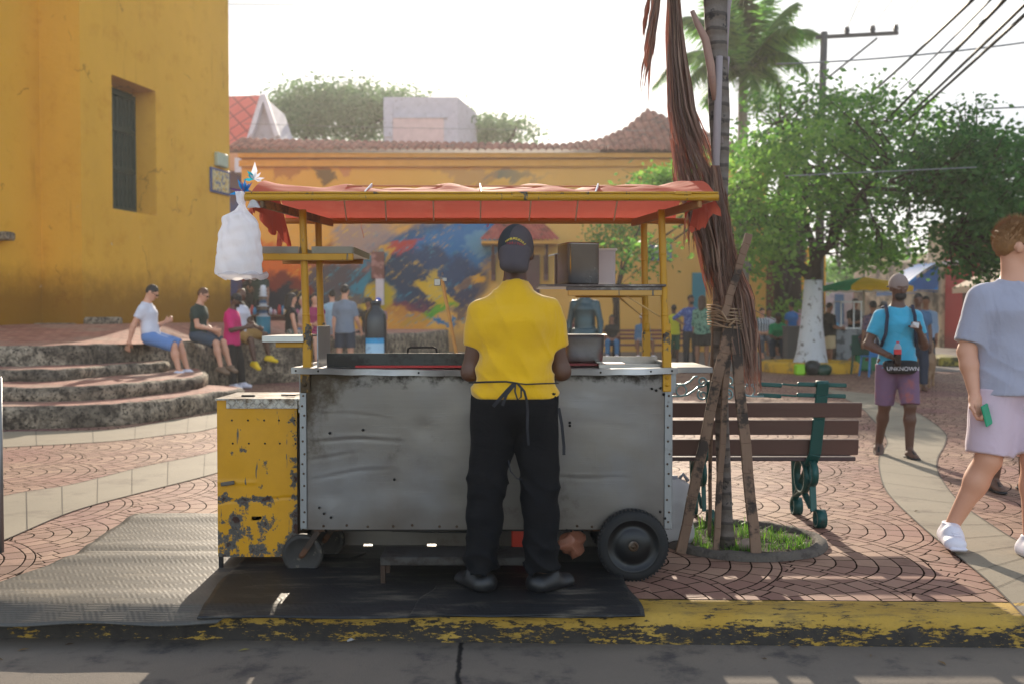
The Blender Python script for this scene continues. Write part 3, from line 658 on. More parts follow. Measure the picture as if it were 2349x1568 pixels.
for i in range(1, 10): g.tube([gp(L * i / 10, zb + .1 + (zt - zb - .26) * j / 24) for j in range(25)], [.022 + .009 * math.sin(j * 2.1) for j in range(25)], 6)
g.box((*(o_ + wd * L / 2 - nrm * .03), (zb + zt) / 2), (.02, L, zt - zb - .1), Matrix.Rotation(-math.atan2(wd.x, wd.y), 3, 'Z'))
g.ob('window_grille', GREEN_GR, ch)
b = B()
for (p, L) in ((C1 + wd * .02, 1.0),):
    q = p + wd * L; c_ = (p + q) / 2 + nrm * .1; b.box((c_.x, c_.y, 1.16), (.26, L, .24), Matrix.Rotation(-math.atan2(wd.x, wd.y), 3, 'Z'), .04)
b.box((*(C0 + (C1 - C0) * .5 - wd * .06), 1.08), (1.0, .2, .16), Matrix.Rotation(-math.atan2(-.2241, .9746) , 3, 'Z'), .03)
b.ob('plinth_stone', STONE, ch)
rM = Matrix.Rotation(-math.atan2(wd.x, wd.y), 3, 'Z')
def onwall(x, y): return ray(x, y)
def wallpt(x, y):
    d = ray(x, y); # intersect with church face
    t = (nrm.dot(C1)) / (nrm.x * d.x + nrm.y * d.y); return Vector((0, 0, HC)) + d * t
pc = wallpt(502, 417); sg = thing('tile_sign', 'framed blue and cream ceramic street tile sign on the ochre church wall', 'sign', pc)
B().box((nrm.x * .03, nrm.y * .03, 0), (.04, .95, .62), rM, .01).ob('frame', pm('sign_blue', C(58, 74, 128), .4), sg)
def tile_m():
    m = Mat('sign_tiles'); v = m.noise(9, 4); c = m.mix(m.step(v, .42, .5), C(90, 104, 140), C(206, 190, 140)); c = m.mix(m.step(m.noise(14, 3), .55, .6), c, C(190, 150, 60)); m.set(c, .35); return m.mat
B().box((nrm.x * .055, nrm.y * .055, 0), (.02, .80, .50), rM).ob('tile_panel', tile_m(), sg)
pc = wallpt(503, 368); tag(B().box((0, 0, 0), (.12, .52, .34), rM, .02).ob('wall_lamp_box', pm('pale_metal', C(170, 180, 160), .5), loc=pc + Vector((*nrm, 0)) * .06), 'small pale square box mounted above the tile sign', 'box')
# ---- mural building
YB = 36.0
def mural_mat():
    m = Mat('mural_plaster'); k = YB / F0      # wall position measured in photo units
    px = m.x * (1 / k) + 1174.5; py = HOR - (m.z - HC) * (1 / k)
    wx = (m.noise(.55, 5, .6, dist=.8) - .5); wy = (m.noise(.5, 5, .6, v=m.vec(m.z, m.x, 4), dist=.8) - .5)
    st = m.noise(1.5, 5, .7, v=m.vec((m.x + m.z * .8) * .35, (m.z - m.x * .8) * 2.2, 1))
    c = m.mix(m.noise(.5, 5), C(204, 156, 66), C(226, 182, 96)); c = m.mix(m.step(px, 600, 900) * 0 + m.step(1300 - px, 0, 500) * .4, c, C(206, 150, 56))
    X1 = px + wx * 150 + (st - .5) * 60; Y1 = py + wy * 120 + (st - .5) * 50
    def blob(c, cx, cy, rx, ry, ang, col, am=1.0, lo=.75, hi=1.15):
        ca, sa = math.cos(R(ang)), math.sin(R(ang)); dx = X1 - cx; dy = Y1 - cy
        u = (dx * ca + dy * sa) * (1 / rx); v = (dy * ca - dx * sa) * (1 / ry); d = m.op('SQRT', u * u + v * v)
        return m.mix((1 - m.step(d, lo, hi)) * am, c, col)
    for a in ((640, 690, 150, 70, 5, C(60, 34, 34)), (700, 640, 180, 60, -10, C(120, 48, 40), .8), (620, 600, 120, 40, 15, C(196, 100, 30)), (700, 700, 190, 26, 8, C(26, 34, 52)), (850, 560, 90, 60, 10, C(140, 130, 140), .8),
              (980, 610, 185, 110, -25, C(28, 84, 132)), (1050, 570, 130, 70, -30, C(30, 108, 168)), (900, 650, 90, 70, 40, C(28, 84, 118)), (780, 650, 80, 50, 20, C(40, 70, 90), .8), (960, 700, 120, 22, -15, C(120, 48, 62), .8), (1000, 640, 150, 60, 10, C(22, 44, 80), .8), (1085, 560, 40, 26, 0, C(104, 160, 188), .7),
              (915, 572, 60, 20, -15, C(170, 60, 60)), (860, 690, 45, 42, 60, C(190, 168, 40)), (870, 590, 40, 22, -50, C(200, 150, 50)), (985, 668, 60, 14, 25, C(200, 168, 40)), (985, 655, 30, 20, 80, C(206, 176, 60), .8), (990, 715, 50, 16, -35, C(96, 160, 40)), (960, 730, 50, 8, -30, C(70, 150, 50)), (1020, 742, 26, 9, 5, C(40, 110, 160)),
              (1080, 650, 40, 12, 0, C(216, 160, 50)), (840, 620, 60, 20, -50, C(40, 130, 160), .9), (1060, 690, 26, 60, 10, C(40, 50, 84), .8), (930, 740, 60, 40, 0, C(196, 140, 54), .8), (1160, 410, 60, 14, 5, C(56, 96, 104), .8), (1240, 405, 50, 5, -12, C(76, 90, 100), .8), (730, 390, 20, 34, -30, C(70, 60, 54), .8), (660, 395, 34, 26, 20, C(150, 84, 60), .6), (790, 392, 14, 30, -20, C(180, 110, 90), .6), (1070, 400, 70, 18, 0, C(170, 130, 90), .6)):
        c = blob(c, *a)
    fl = m.step(m.noise(3.4, 5, .75, v=m.vec((m.x + m.z * .8) * .5, (m.z - m.x * .8) * 2.4, 7)), .56, .64); reg = (1 - m.step(m.ab(px - 890), 190, 260)) * (1 - m.step(m.ab(py - 640), 100, 160))
    c = m.mix(fl * reg * .9, c, m.mix(m.step(m.noise(1.1, 3), .45, .55), C(60, 140, 170), C(214, 180, 60)))
    c = m.mix((1 - m.step(m.z + m.noise(1.2, 5) * .7, .5, 1.4)) * .7, c, C(130, 112, 92)); c = m.mix(m.step(m.z, 6.5, 6.6) * .6, c, C(196, 120, 34))
    c = m.mix(m.step(px, 1120, 1300), c, m.mix(m.noise(.6, 5), C(208, 158, 78), C(226, 180, 100)))
    m.set(c, .85, Specular_IOR_Level=.2); m.bump(m.noise(12, 4), .2, .03); return m.mat
MUR = mural_mat()
xl, xr = P(556, 700, YB).x, P(1757, 700, YB).x
mb = thing('mural_building', 'long low ochre house with colourful street mural, tiled eaves and tall hipped roof at right', 'building')
b = B(); b.box(((xl + xr) / 2, YB + 5, 3.55), (xr - xl, 10, 7.2)); b.ob('wall', MUR, mb)
cm = pm('cornice_ochre', C(204, 150, 64), .85)
b = B(); b.box(((xl + xr) / 2, YB - .08, 6.75), (xr - xl + .1, .16, .22)); b.box(((xl + xr) / 2, YB - .14, 7.02), (xr - xl + .1, .28, .16)); b.ob('cornice', cm, mb)
def tile_mat(nm, a, b_):
    m = Mat(nm); cx = m.white(m.vec(m.fl(m.x * 4), m.fl(m.y * 3 + m.z), 1)); c = m.mix(cx, a, b_); c = m.mix(m.step(m.noise(2.2, 6, .7), .5, .65) * .8, c, C(66, 54, 50)); m.set(c, .85); m.bump(m.noise(30, 3), .3, .02); return m.mat
TILE = tile_mat('roof_tile', C(120, 72, 60), C(158, 104, 88))
ridge = [(535, 320), (620, 323), (900, 328), (1100, 331), (1290, 334), (1380, 322), (1450, 297), (1520, 252), (1575, 275), (1640, 300), (1700, 335), (1790, 352)]
def lerpx(tab, x):
    for (a, ya), (c_, yc) in zip(tab, tab[1:]):
        if x <= c_: return ya + (yc - ya) * max(0, (x - a)) / (c_ - a)
    return tab[-1][1]
x0, x1 = xl - .5, xr + .5; NT = int((x1 - x0) / .27); sub = 6; NR_ = 14; vs = []; fs = []
for i in range(NT * sub + 1):
    x = x0 + (x1 - x0) * i / (NT * sub); px = 1174.5 + x / YB * F0; yr = lerpx(ridge, px); ph = (i % sub) / sub; hump = .085 * abs(math.sin(math.pi * ph)) ** .7
    dY = 1.6 + max(0, (335 - yr)) * .04; zr = P(px, yr, YB - .5 + dY).z; ze = 7.18 - .0 * x
    for j in range(NR_ + 1):
        t = j / NR_; st_ = .035 * (1 - (t * NR_ / 1.0) % 1) if j else 0; jog = .02 * math.sin(i // sub * 7.3)
        vs.append((x + .015 * math.sin(j * 5.1 + i // sub), YB - .5 + dY * t + jog * (j == 0), ze + (zr - ze) * (t ** 1.0) + hump - (.0 if j else .05) + .02 * (j % 2)))
m_ = NR_ + 1; fs = [(i * m_ + j, (i + 1) * m_ + j, (i + 1) * m_ + j + 1, i * m_ + j + 1) for i in range(NT * sub) for j in range(NR_)]
rf = mesh_obj('roof', vs, fs, TILE, mb)
b = B(); # solid under the roof skin so it has a back
top = [(vs[i * m_ + NR_][0], vs[i * m_ + NR_][1], vs[i * m_ + NR_][2] - .1) for i in range(0, NT * sub + 1, sub)]
for p, q in zip(top, top[1:]): b.quad(p, q, (q[0], q[1] + 4, q[2] - .6), (p[0], p[1] + 4, p[2] - .6)); b.quad((p[0], YB - .3, 7.1), (q[0], YB - .3, 7.1), q, p)
b.ob('roof_backing', TILE, mb)
def flatbox(nm, x0, y0, x1, y1, Y, dep, mat, par, proud=0):
    a, c_ = P(x0, y0, Y), P(x1, y1, Y); return B().box(((a.x + c_.x) / 2, Y - proud, (a.z + c_.z) / 2), (abs(c_.x - a.x), dep, abs(a.z - c_.z)), None, .01).ob(nm, mat, par)
flatbox('door', 1588, 626, 1618, 735, YB - .03, .1, pm('teal_paint', C(20, 128, 148), .5), mb)
flatbox('door', 1168, 585, 1238, 790, YB - .03, .1, pm('maroon_wood', C(84, 46, 50), .6), mb)
f = flatbox('window', 1488, 562, 1540, 598, YB - .05, .16, pm('window_blue', C(88, 96, 150), .6), mb); flatbox('pane', 1495, 568, 1533, 592, YB - .14, .02, pm('pane_dark', C(110, 112, 120), .25), f)
f = flatbox('window', 1702, 578, 1728, 626, YB - .05, .16, pm('window_brown', C(92, 60, 48), .6), mb); flatbox('pane', 1707, 584, 1723, 620, YB - .14, .02, pm('pane_dark', C(60, 52, 52), .25), f)
flatbox('sign_board', 852, 578, 882, 640, YB - .2, .12, pm('board_maroon', C(100, 52, 48), .6, col2=C(150, 110, 110), s2=2), mb); flatbox('sign_board', 862, 640, 881, 700, YB - .2, .12, pm('board_white', C(190, 190, 200), .6), mb)
# little tiled canopy over the maroon door
cp = thing('door_canopy', 'small red tiled hood roof over the maroon door of the ochre house', 'canopy')
a, c_ = P(1100, 558, YB), P(1284, 558, YB); tz = P(0, 515, YB).z; n = 18; vs = []; fs = []
for i in range(n * 4 + 1):
    t = i / (n * 4); hump = .06 * abs(math.sin(math.pi * (i % 4) / 4)); e = a.x + (c_.x - a.x) * t; tp = a.x + .55 + (c_.x - a.x - 1.1) * t
    vs += [(e, YB - 1.3, a.z + hump), (e * .5 + tp * .5, YB - .7, (a.z + tz) / 2 + hump), (tp, YB - .05, tz + hump)]
fs = [(3 * i + j, 3 * i + 3 + j, 3 * i + 4 + j, 3 * i + 1 + j) for i in range(n * 4) for j in (0, 1)]
mesh_obj('roof', vs, fs, tile_mat('hood_tile', C(150, 66, 62), C(178, 92, 84)), cp)
bb = B(); bb.box(((a.x + c_.x) / 2, YB - .65, a.z - .06), (c_.x - a.x - .2, 1.2, .1)); bb.ob('eave_board', cm, cp)
bb = B()
for x in (a.x + .5, c_.x - .5): bb.box((x, YB - .15, a.z - .9), (.16, .3, .9)).bar((x, YB - .2, a.z - 1.2), (x, YB - 1.0, a.z - .1), .1)
bb.ob('bracket', pm('maroon_wood', C(84, 46, 50)), cp)
# ---- neighbour with blue base, coral roof and white gable
rb = thing('gabled_house', 'house with coral red shingle roof, white gable and blue wall beside the church corner', 'house')
Yg = 44; 
def roofm():
    m = Mat('coral_shingle'); u = (m.x + m.z) * 1.25; v = (m.x - m.z) * 1.25; j = m.mn(m.fr(u), m.fr(v)); m.set(m.mix(m.step(j, .06, .16), C(150, 70, 60), m.mix(m.noise(2, 4), C(206, 92, 78), C(222, 112, 96))), .7); m.bump(m.step(j, .05, .2), .4, .03); return m.mat
b = B(); p = [P(480, 222, Yg + 3), P(606, 219, Yg + 3), P(575, 312, Yg), P(555, 345, Yg), P(480, 345, Yg)]; b.quad(*p); b.ob('roof', roofm(), rb)
WH = pm('old_white_plaster', C(176, 174, 186), .85, col2=C(140, 132, 138), th=(.55, .7))
b = B(); p1, p2, p3, p4 = P(606, 222, Yg + .5), P(636, 312, Yg + .5), P(636, 700, Yg + .5), P(560, 700, Yg + .5); p5 = P(574, 330, Yg + .5)
b.add([p1, p2, p3, p4, p5] + [q + Vector((0, 4, 0)) for q in (p1, p2, p3, p4, p5)], [(0, 1, 2, 3, 4)[::-1], (5, 6, 7, 8, 9), (0, 1, 6, 5), (1, 2, 7, 6), (3, 4, 9, 8), (4, 0, 5, 9)]); b.ob('gable_wall', WH, rb)
b = B(); b.bar(P(605, 218, Yg + .3), P(637, 314, Yg + .3), .28, .2); b.bar(P(604, 219, Yg + .3), P(572, 322, Yg + .3), .28, .2); b.ob('gable_trim', pm('trim_white', C(206, 204, 214), .6), rb)
b = B(); a, c_ = P(480, 345, Yg), P(560, 480, Yg); b.box(((a.x + c_.x) / 2, Yg + 2, (a.z + c_.z) / 2), (c_.x - a.x, 4, a.z - c_.z)); b.ob('upper_wall', pm('peach_plaster', C(206, 150, 110), .85), rb)
b = B(); a, c_ = P(480, 395, Yg), P(560, 790, Yg); b.box(((a.x + c_.x) / 2, Yg + 1.7, (a.z + c_.z) / 2), (c_.x - a.x, 4, a.z - c_.z)); b.ob('lower_wall', pm('blue_plaster', C(56, 66, 116), .8, col2=C(84, 54, 60), s2=.6), rb)
b = B(); a, c_ = P(538, 362, Yg - 1), P(560, 396, Yg - 1); b.box(((a.x + c_.x) / 2, Yg - .6, (a.z + c_.z) / 2), (c_.x - a.x, .8, a.z - c_.z)); b.ob('balcony', pm('trim_white', C(206, 204, 214), .6), rb)
# ---- white block and other roofs behind
wb_ = thing('white_block', 'plain white concrete rooftop block rising behind the tiled eaves', 'building'); Yw = 55
b = B(); a, c_ = P(880, 223, Yw), P(1050, 420, Yw); d_ = P(1068, 300, Yw + 3).x
b.add([(a.x, Yw, a.z), (c_.x, Yw, a.z), (c_.x, Yw, 4), (a.x, Yw, 4), (a.x + .3, Yw + 4.5, a.z), (c_.x + .9, Yw + 4.5, a.z), (c_.x + .9, Yw + 4.5, 4), (a.x + .3, Yw + 4.5, 4)], [(0, 3, 2, 1), (4, 5, 6, 7), (0, 1, 5, 4), (1, 2, 6, 5), (0, 4, 7, 3)]); b.ob('wall', WH, wb_)
flatbox('recess_panel', 901, 272, 1018, 345, Yw - .02, .1, pm('pinkish_plaster', C(196, 172, 172), .85), wb_)
b = B(); b.box(((a.x + c_.x) / 2, Yw - .06, P(0, 270, Yw).z), (2.9, .12, .12)); b.box((P(0, 0, Yw).x * 0 + (a.x + .25), Yw - .05, P(0, 275, Yw).z), (.5, .1, 1.9)); b.ob('band', WH, wb_)
# ---- right side street: red house, cream pilaster, rough stone wall
Xr = 17.6
def redp():
    m = Mat('faded_red_plaster'); c = m.mix(m.noise(1.2, 7, .7, stretch=(1, 1, .4)), C(178, 52, 58), C(206, 80, 80)); c = m.mix(m.step(m.noise(4, 7, .7, stretch=(1, 1, .25)), .6, .72) * .6, c, C(214, 150, 136)); c = m.mix((1 - m.step(m.z, .1, .9)) * .6, c, C(110, 60, 56)); m.set(c, .85); m.bump(m.noise(8, 5), .3, .03); return m.mat
rh = thing('red_house', 'faded red plastered street house with white string course and stone quoin corner', 'house')
B().box((Xr + 4, 31, 2.35), (8, 19, 4.75)).ob('wall', redp(), rh)
B().box((Xr - .04, 31, P(2167, 606, 40.5).z), (.2, 19.1, .2), None, .03).ob('string_course', pm('trim_white', C(206, 204, 214)), rh)
CR = pm('cream_plaster', C(204, 184, 150), .85, col2=C(126, 112, 92), th=(.5, .6), s2=1.5)
B().box((Xr + 3.8, 41.2, 2.5), (7.9, 1.4, 5.1), None, .03).ob('corner_pilaster', CR, rh)
B().lathe([(.001, .02), (.3, .02), (.3, -.02), (.001, -.02)], (Xr - .01, 33.2, 4.1), 16, 'X').ob('round_vent', pm('vent_dark', C(80, 30, 34)), rh)
B().box((Xr, 38.2, 1.1), (.12, 1.2, 2.2)).ob('door', pm('brown_door', C(92, 56, 50)), rh)
B().box((Xr, 30, 1.1), (.12, 1.3, 2.2)).ob('door', pm('teal_paint', C(20, 128, 148)), rh)
tag(B().box((Xr + 3.2, 47, 1.9), (6, 10, 3.8), None, .1).ob('stone_house', pm('old_stone', C(150, 134, 112), .9, col2=C(84, 76, 66), th=(.45, .6), s2=1.2, bump=.8, bs=3, dist=.1)), 'grey weathered stone house further down the street past the red one', 'house')
tag(B().box((0, 0, 0), (.08, .7, 1.35), None, .01).ob('menu_board', (lambda: (lambda m: (m.set(m.mix(m.step(m.sin(m.z * 42) + m.noise(30, 2) * 1.2, 1.1, 1.3), C(24, 92, 150), C(120, 170, 200)), .5), m.mat)[1])(Mat('blue_board')))(), loc=(Xr - .1, 38.9 - 2.2, 2.0)), 'tall blue menu board hanging on the red wall', 'sign')
for (nm, lab, Y0, Y1, out, z0, z1, mt) in (('awning', 'deep blue fabric awning sticking out from the cream corner', 40.8, 43.4, 1.7, 2.35, 3.5, pm('awning_blue', C(10, 110, 186), .6, thin=.3)), ('awning', 'beige canvas awning on the red house behind the man in grey', 27.5, 35.5, 1.9, 2.3, 3.3, pm('awning_beige', C(214, 196, 170), .7, thin=.3))):
    vs, fs = grid(lambda u, v: (Xr - .02 - out * v, Y0 + (Y1 - Y0) * u, z1 - (z1 - z0) * (v ** 1.4 if Y0 > 40 else v) + .02 * math.sin(u * 30)), 24, 8)
    o = mesh_obj(nm, vs, fs, mt, smooth=True); n = len(vs); bb = B(); bb.add([(Xr - .02 - out, Y0, z0), (Xr - .02 - out, Y1, z0), (Xr - .02 - out, Y1, z0 - .22), (Xr - .02 - out, Y0, z0 - .22)], [(0, 1, 2, 3)]); bb.ob('valance', mt, o)
    for yy in (Y0, Y1): bb = B(); bb.tube([(Xr, yy, z1 - .02), (Xr - out, yy, z0 - .01), (Xr, yy, z0 - .1)], .02, 6); bb.quad((Xr, yy, z1), (Xr - out, yy, z0), (Xr, yy, z0)); bb.ob('side_frame', mt, o)
    tag(o, lab, 'awning')
ln = thing('wall_lantern', 'glass lantern on a bracket on the red house wall below the leaves', 'lantern', (Xr - .55, 36, 3.15)); IR = pm('black_iron', C(26, 26, 28), .5)
B().tube([(.55, 0, -.5), (.2, 0, -.45), (0, 0, -.3)], .02, 6).lathe([(.02, .34), (.2, .22), (.22, .2)], n=6).ob('bracket', IR, ln); B().lathe([(.11, -.28), (.2, .2)], n=6).ob('lamp_glass', pm('frosted_glass', C(220, 216, 205), .3), ln)
# far end of the street and the shops behind the square
def block(nm, lab, x0, ytop, x1, Y, dep, c, cat='building', c2=None, win=None):
    a, e = P(x0, ytop, Y), P(x1, ytop, Y); t = thing(nm, lab, cat)
    B().box(((a.x + e.x) / 2, Y + dep / 2, a.z / 2), (e.x - a.x, dep, a.z), None, .03).ob('wall', pm(nm + '_wall_' + str(x0), c, .85, col2=c2, s2=.8), t)
    B().box(((a.x + e.x) / 2, Y + dep / 2, a.z + .06), (e.x - a.x + .2, dep + .2, .14)).ob('parapet', pm(nm + '_cap_' + str(x0), sc3(c, .75), .85), t)
    for (wx0, wy0, wx1, wy1, wc) in (win or []): flatbox('window', wx0, wy0, wx1, wy1, Y - .04, .08, pm('wn%d' % wx0, wc, .4), t)
block('grey_building', 'long low grey building across the end of the street', 1900, 613, 2096, 72, 8, C(150, 148, 150), win=[(1960, 650, 1985, 690, C(70, 80, 92)), (2010, 650, 2035, 690, C(70, 80, 92))])
block('tan_building', 'tan upper storey seen over the grey building', 2030, 585, 2128, 84, 8, C(196, 164, 128), win=[(2055, 592, 2068, 606, C(90, 80, 76))])
block('pale_house', 'pale pink and white shop front behind the umbrella stall', 1880, 655, 2080, 52, 6, C(196, 186, 190), c2=C(150, 150, 168), win=[(1915, 675, 1935, 745, C(70, 110, 150)), (1958, 668, 1975, 745, C(190, 130, 136)), (2010, 690, 2045, 740, C(60, 62, 70))])
pr_ = thing('porch_house', 'ochre porch with brown posts at the right end of the square', 'house'); 
B().box((P(1838, 600, 42).x, 44, 2.1), (2.4, 3, 4.2)).ob('wall', YEL, pr_)
for x in (1764, 1783, 1826):
    q = P(x, 700, 37.5); B().box((q.x, 37.5, 1.9), (.3, .3, 3.8)).ob('post', pm('post_brown', C(112, 70, 50)) if x < 1800 else pm('post_yellow', C(214, 150, 50)), pr_)
q = P(1794, 592, 37.5); B().box((q.x, 38.5, q.z), (1.6, 3, .35)).ob('beam', pm('post_brown', C(112, 70, 50)), pr_)
# ================================================================== FOOD CART
def yel_paint(name, chip=.58, rustz=None, c=(196, 144, 18), edge=None):
    m = Mat(name); b = m.mix(m.noise(6, 5), sc3(C(*c), .82), sc3(C(*c), 1.1)); n = m.noise(9, 9, .74); n2 = m.noise(3, 5)
    gr = m.mix(m.noise(30, 4), C(96, 92, 84), C(62, 60, 58)); ru = m.mix(m.noise(24, 5), C(70, 34, 18), C(36, 22, 16))
    k = n * .7 + n2 * .3
    if rustz is not None: k = k + (1 - m.step(m.z, rustz[0], rustz[1])) * .13
    if edge: k = k + m.step(m.x, edge - .07, edge) * .10 + (1 - m.step(m.ab(m.z - .386 - (m.x + 1.3) * .03), .002, .03)) * .07
    e = m.step(k, chip, chip + .02); scr = m.step(m.noise(5, 3, stretch=(9, 9, .8)) + m.noise(40, 3, stretch=(1, 1, .2)) * .25, .80, .815)
    b = m.mul(.5, b, m.mix(m.noise(18, 6, .7), (.6, .55, .45), (1, 1, 1)))
    b = m.mix(m.mxx(e, scr), b, gr); b = m.mix(m.step(k, chip + .05, chip + .08), b, ru)
    m.set(b, m.mix(e, (.45,) * 3, (.8,) * 3), Specular_IOR_Level=.4); m.bump(e * -1.0 + m.noise(50, 4) * .2, .35, .004); return m.mat
YP = yel_paint('yellow_tube_paint', .64); YPW = yel_paint('yellow_worn_paint', .57)
def steel(name, c=(150, 148, 146), rough=.38, dents=True, dirt=.5, zr=None):
    m = Mat(name); b = m.mix(m.noise(2.2, 6, .65), sc3(C(*c), .7), sc3(C(*c), 1.1)); b = m.mul(.35, b, m.mix(m.noise(14, 5, stretch=(.3, 1, 6)), (.6, .58, .56), (1, 1, 1)))
    st = m.noise(3.3, 9, .72); b = m.mix(m.step(st, .56, .66) * dirt, b, C(66, 56, 46))
    tone = m.noise(1.4, 5, .6, dist=.5); b = m.mix(m.step(tone, .38, .62), b, m.mix(m.noise(3, 4), C(88, 74, 62), C(136, 140, 146)))
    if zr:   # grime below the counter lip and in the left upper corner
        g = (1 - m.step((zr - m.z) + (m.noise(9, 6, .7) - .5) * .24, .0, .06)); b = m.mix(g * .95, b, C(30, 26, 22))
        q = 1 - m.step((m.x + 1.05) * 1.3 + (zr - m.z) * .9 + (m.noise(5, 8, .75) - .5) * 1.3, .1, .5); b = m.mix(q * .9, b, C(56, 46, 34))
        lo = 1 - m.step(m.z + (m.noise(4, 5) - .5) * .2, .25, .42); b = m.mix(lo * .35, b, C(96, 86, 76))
    met = .94 - m.step(st, .56, .66) * .25
    m.set(b, m.noise(5, 6, .7) * .3 + rough - .12, met)
    h = m.noise(60, 3, stretch=(1, 1, .3)) * .05
    if dents:
        w = m.noise(1.8, 3, dist=1.0); cr = m.step(m.ab(m.z * 3.4 + m.x * .25 + w * 1.6 - m.fl(m.z * 3.4 + m.x * .25 + w * 1.6) - .5), .0, .06)
        h = h + m.step(m.noise(60, 3, .6, stretch=(.12, 1, 3.0)), .60, .66) * .05 + m.step(m.noise(50, 3, .6, stretch=(2.2, 1, .15)), .62, .68) * .04 + w * .7 + m.noise(5, 2, stretch=(.5, 1, 1.2)) * .25
    m.bump(h, .16, .02); return m.mat
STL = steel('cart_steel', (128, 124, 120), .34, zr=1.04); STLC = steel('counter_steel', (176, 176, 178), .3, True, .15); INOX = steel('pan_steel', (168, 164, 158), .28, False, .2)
DKM = pm('dark_metal', C(44, 42, 42), .55, .7, var=.3, col2=C(84, 54, 36), th=(.55, .65)); GALV = pm('galvanised', C(140, 142, 144), .45, .8, var=.2, col2=C(84, 76, 66), th=(.6, .7))
RIV = pm('rivet_rust', C(82, 64, 50), .5, .6); RUB = pm('tyre_rubber', C(19, 20, 22), .75, var=.3, vs=12, bump=.3, bs=80, dist=.002)
cart = thing('food_cart', 'dented steel street food cart with yellow posts, orange canopy and spoked less black wheel', 'food cart', (0, 0, 0))
cart['label'] = 'dented steel street food cart with yellow posts and torn orange canopy, vendor standing at it'
XL, XR_, YF, YK, ZT, ZBm = -1.055, .795, 5.02, 5.60, 1.055, .245
# front sheet: slightly wavy plate with punched holes and dents
CREASE = [(-1.04, .695, -.55, .70, .012), (-1.04, .60, -.75, .635, .006), (-1.04, .50, -.6, .56, .007), (-1.0, .84, -.6, .81, .005), (.1, .52, .6, .50, .006)]
def fsheet(u, v):
    x = XL + (XR_ - XL) * u; z = ZBm + (ZT - ZBm) * v
    y = YF + .003 * nz3(x * 2.2, z * 3, 0) + .0007 * nz3(x * 7, z * 9, 4)
    for (hx, hz, r) in ((-.45, .76, .05), (-.62, .45, .07), (-.9, .42, .05), (-.28, .41, .06), (.2, .55, .1), (-.55, .62, .09)): y += .0015 * math.exp(-((x - hx) ** 2 + (z - hz) ** 2) / r ** 2)
    for (xa_, za_, xb_, zb_2, am_) in CREASE:
        if xa_ < x < xb_:
            q = (x - xa_) / (xb_ - xa_); zc = za_ + (zb_2 - za_) * q + .006 * math.sin(x * 14); dz = (z - zc) / .011; y += .08 * am_ * math.sin(math.pi * q) ** .5 * (math.exp(-dz * dz) - .6 * math.exp(-(dz - 1.6) ** 2))
    return (x, y, z)
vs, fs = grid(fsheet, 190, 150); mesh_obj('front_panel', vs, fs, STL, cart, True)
b = B()
b.quad((XL, YF, ZBm), (XL, YK, ZBm), (XL, YK, ZT), (XL, YF, ZT)); b.quad((XR_, YF, ZBm), (XR_, YF, ZT), (XR_, YK, ZT), (XR_, YK, ZBm)); b.ob('side_panel', STL, cart)
b = B(); b.quad((XL, YK, ZBm), (XR_, YK, ZBm), (XR_, YK, ZT), (XL, YK, ZT))
b.quad((-1.055, YK + .01, .035), (.795, YK + .01, .035), (.795, YK + .01, ZBm + .01), (-1.055, YK + .01, ZBm + .01))  # rear skirt added to keep the sun off the ground under the cart
for (u0, u1) in ((-1.055, -.84), (-.79, -.48), (-.43, .795)): b.quad((u0, YK + .01, .012), (u1, YK + .01, .012), (u1, YK + .01, .035), (u0, YK + .01, .035))  # gaps in the added skirt let small light patches through
b.ob('back_panel_with_shade_skirt', STL, cart)
B().box(((XL + XR_) / 2, (YF + YK) / 2, ZBm + .012), (XR_ - XL - .01, YK - YF - .01, .02)).ob('floor_panel', DKM, cart)
# holes drawn as shallow dark cups
b = B()
for (px, py) in ((733, 1163), (744, 1176), (760, 1185), (1495, 890), (1505, 894), (1515, 889), (1522, 903), (1307, 968), (1307, 975), (1514, 1172), (1525, 1187), (1300, 1214), (1310, 1215), (1336, 1216), (757, 992), (833, 985), (905, 1098)):
    q = P(px, py, YF - .0); b.lathe([(.0001, 0), (.0045, -.001), (.007, -.004), (.0001, -.005)], (q.x, YF - .006, q.z), 8, 'Y')
b.ob('punched_hole', pm('hole_black', C(12, 12, 12), .9, bump=0), cart)
# riveted corner angles
for (x, w_) in ((XL - .012, .034), (XR_ - .02, .038)):
    b = B(); b.box((x + w_ / 2 - .005, YF - .006, (ZBm + ZT) / 2 - .01), (w_, .006, ZT - ZBm - .03), None, .002); b.box((x + (0 if x < 0 else w_ - .005), YF + .02, (ZBm + ZT) / 2), (.006, .05, ZT - ZBm)); o = b.ob('corner_angle', GALV, cart)
    b = B()
    for i in range(13): b.lathe([(.0001, -.006), (.004, -.005), (.006, 0)], (x + w_ / 2 - .004 + .006 * math.sin(i * 2.3), YF - .009, ZBm + .04 + i * .059 + .01 * math.sin(i * 5)), 8, 'Y')
    b.ob('rivet', RIV, o)
b = B()
for i in range(14): b.lathe([(.0001, -.006), (.005, -.004), (.007, 0)], (XL + .1 + i * .115 + .02 * math.sin(i * 3), YF - .004, ZBm + .018 + .004 * math.sin(i * 2)), 8, 'Y')
b.ob('rivet_row', RIV, cart)
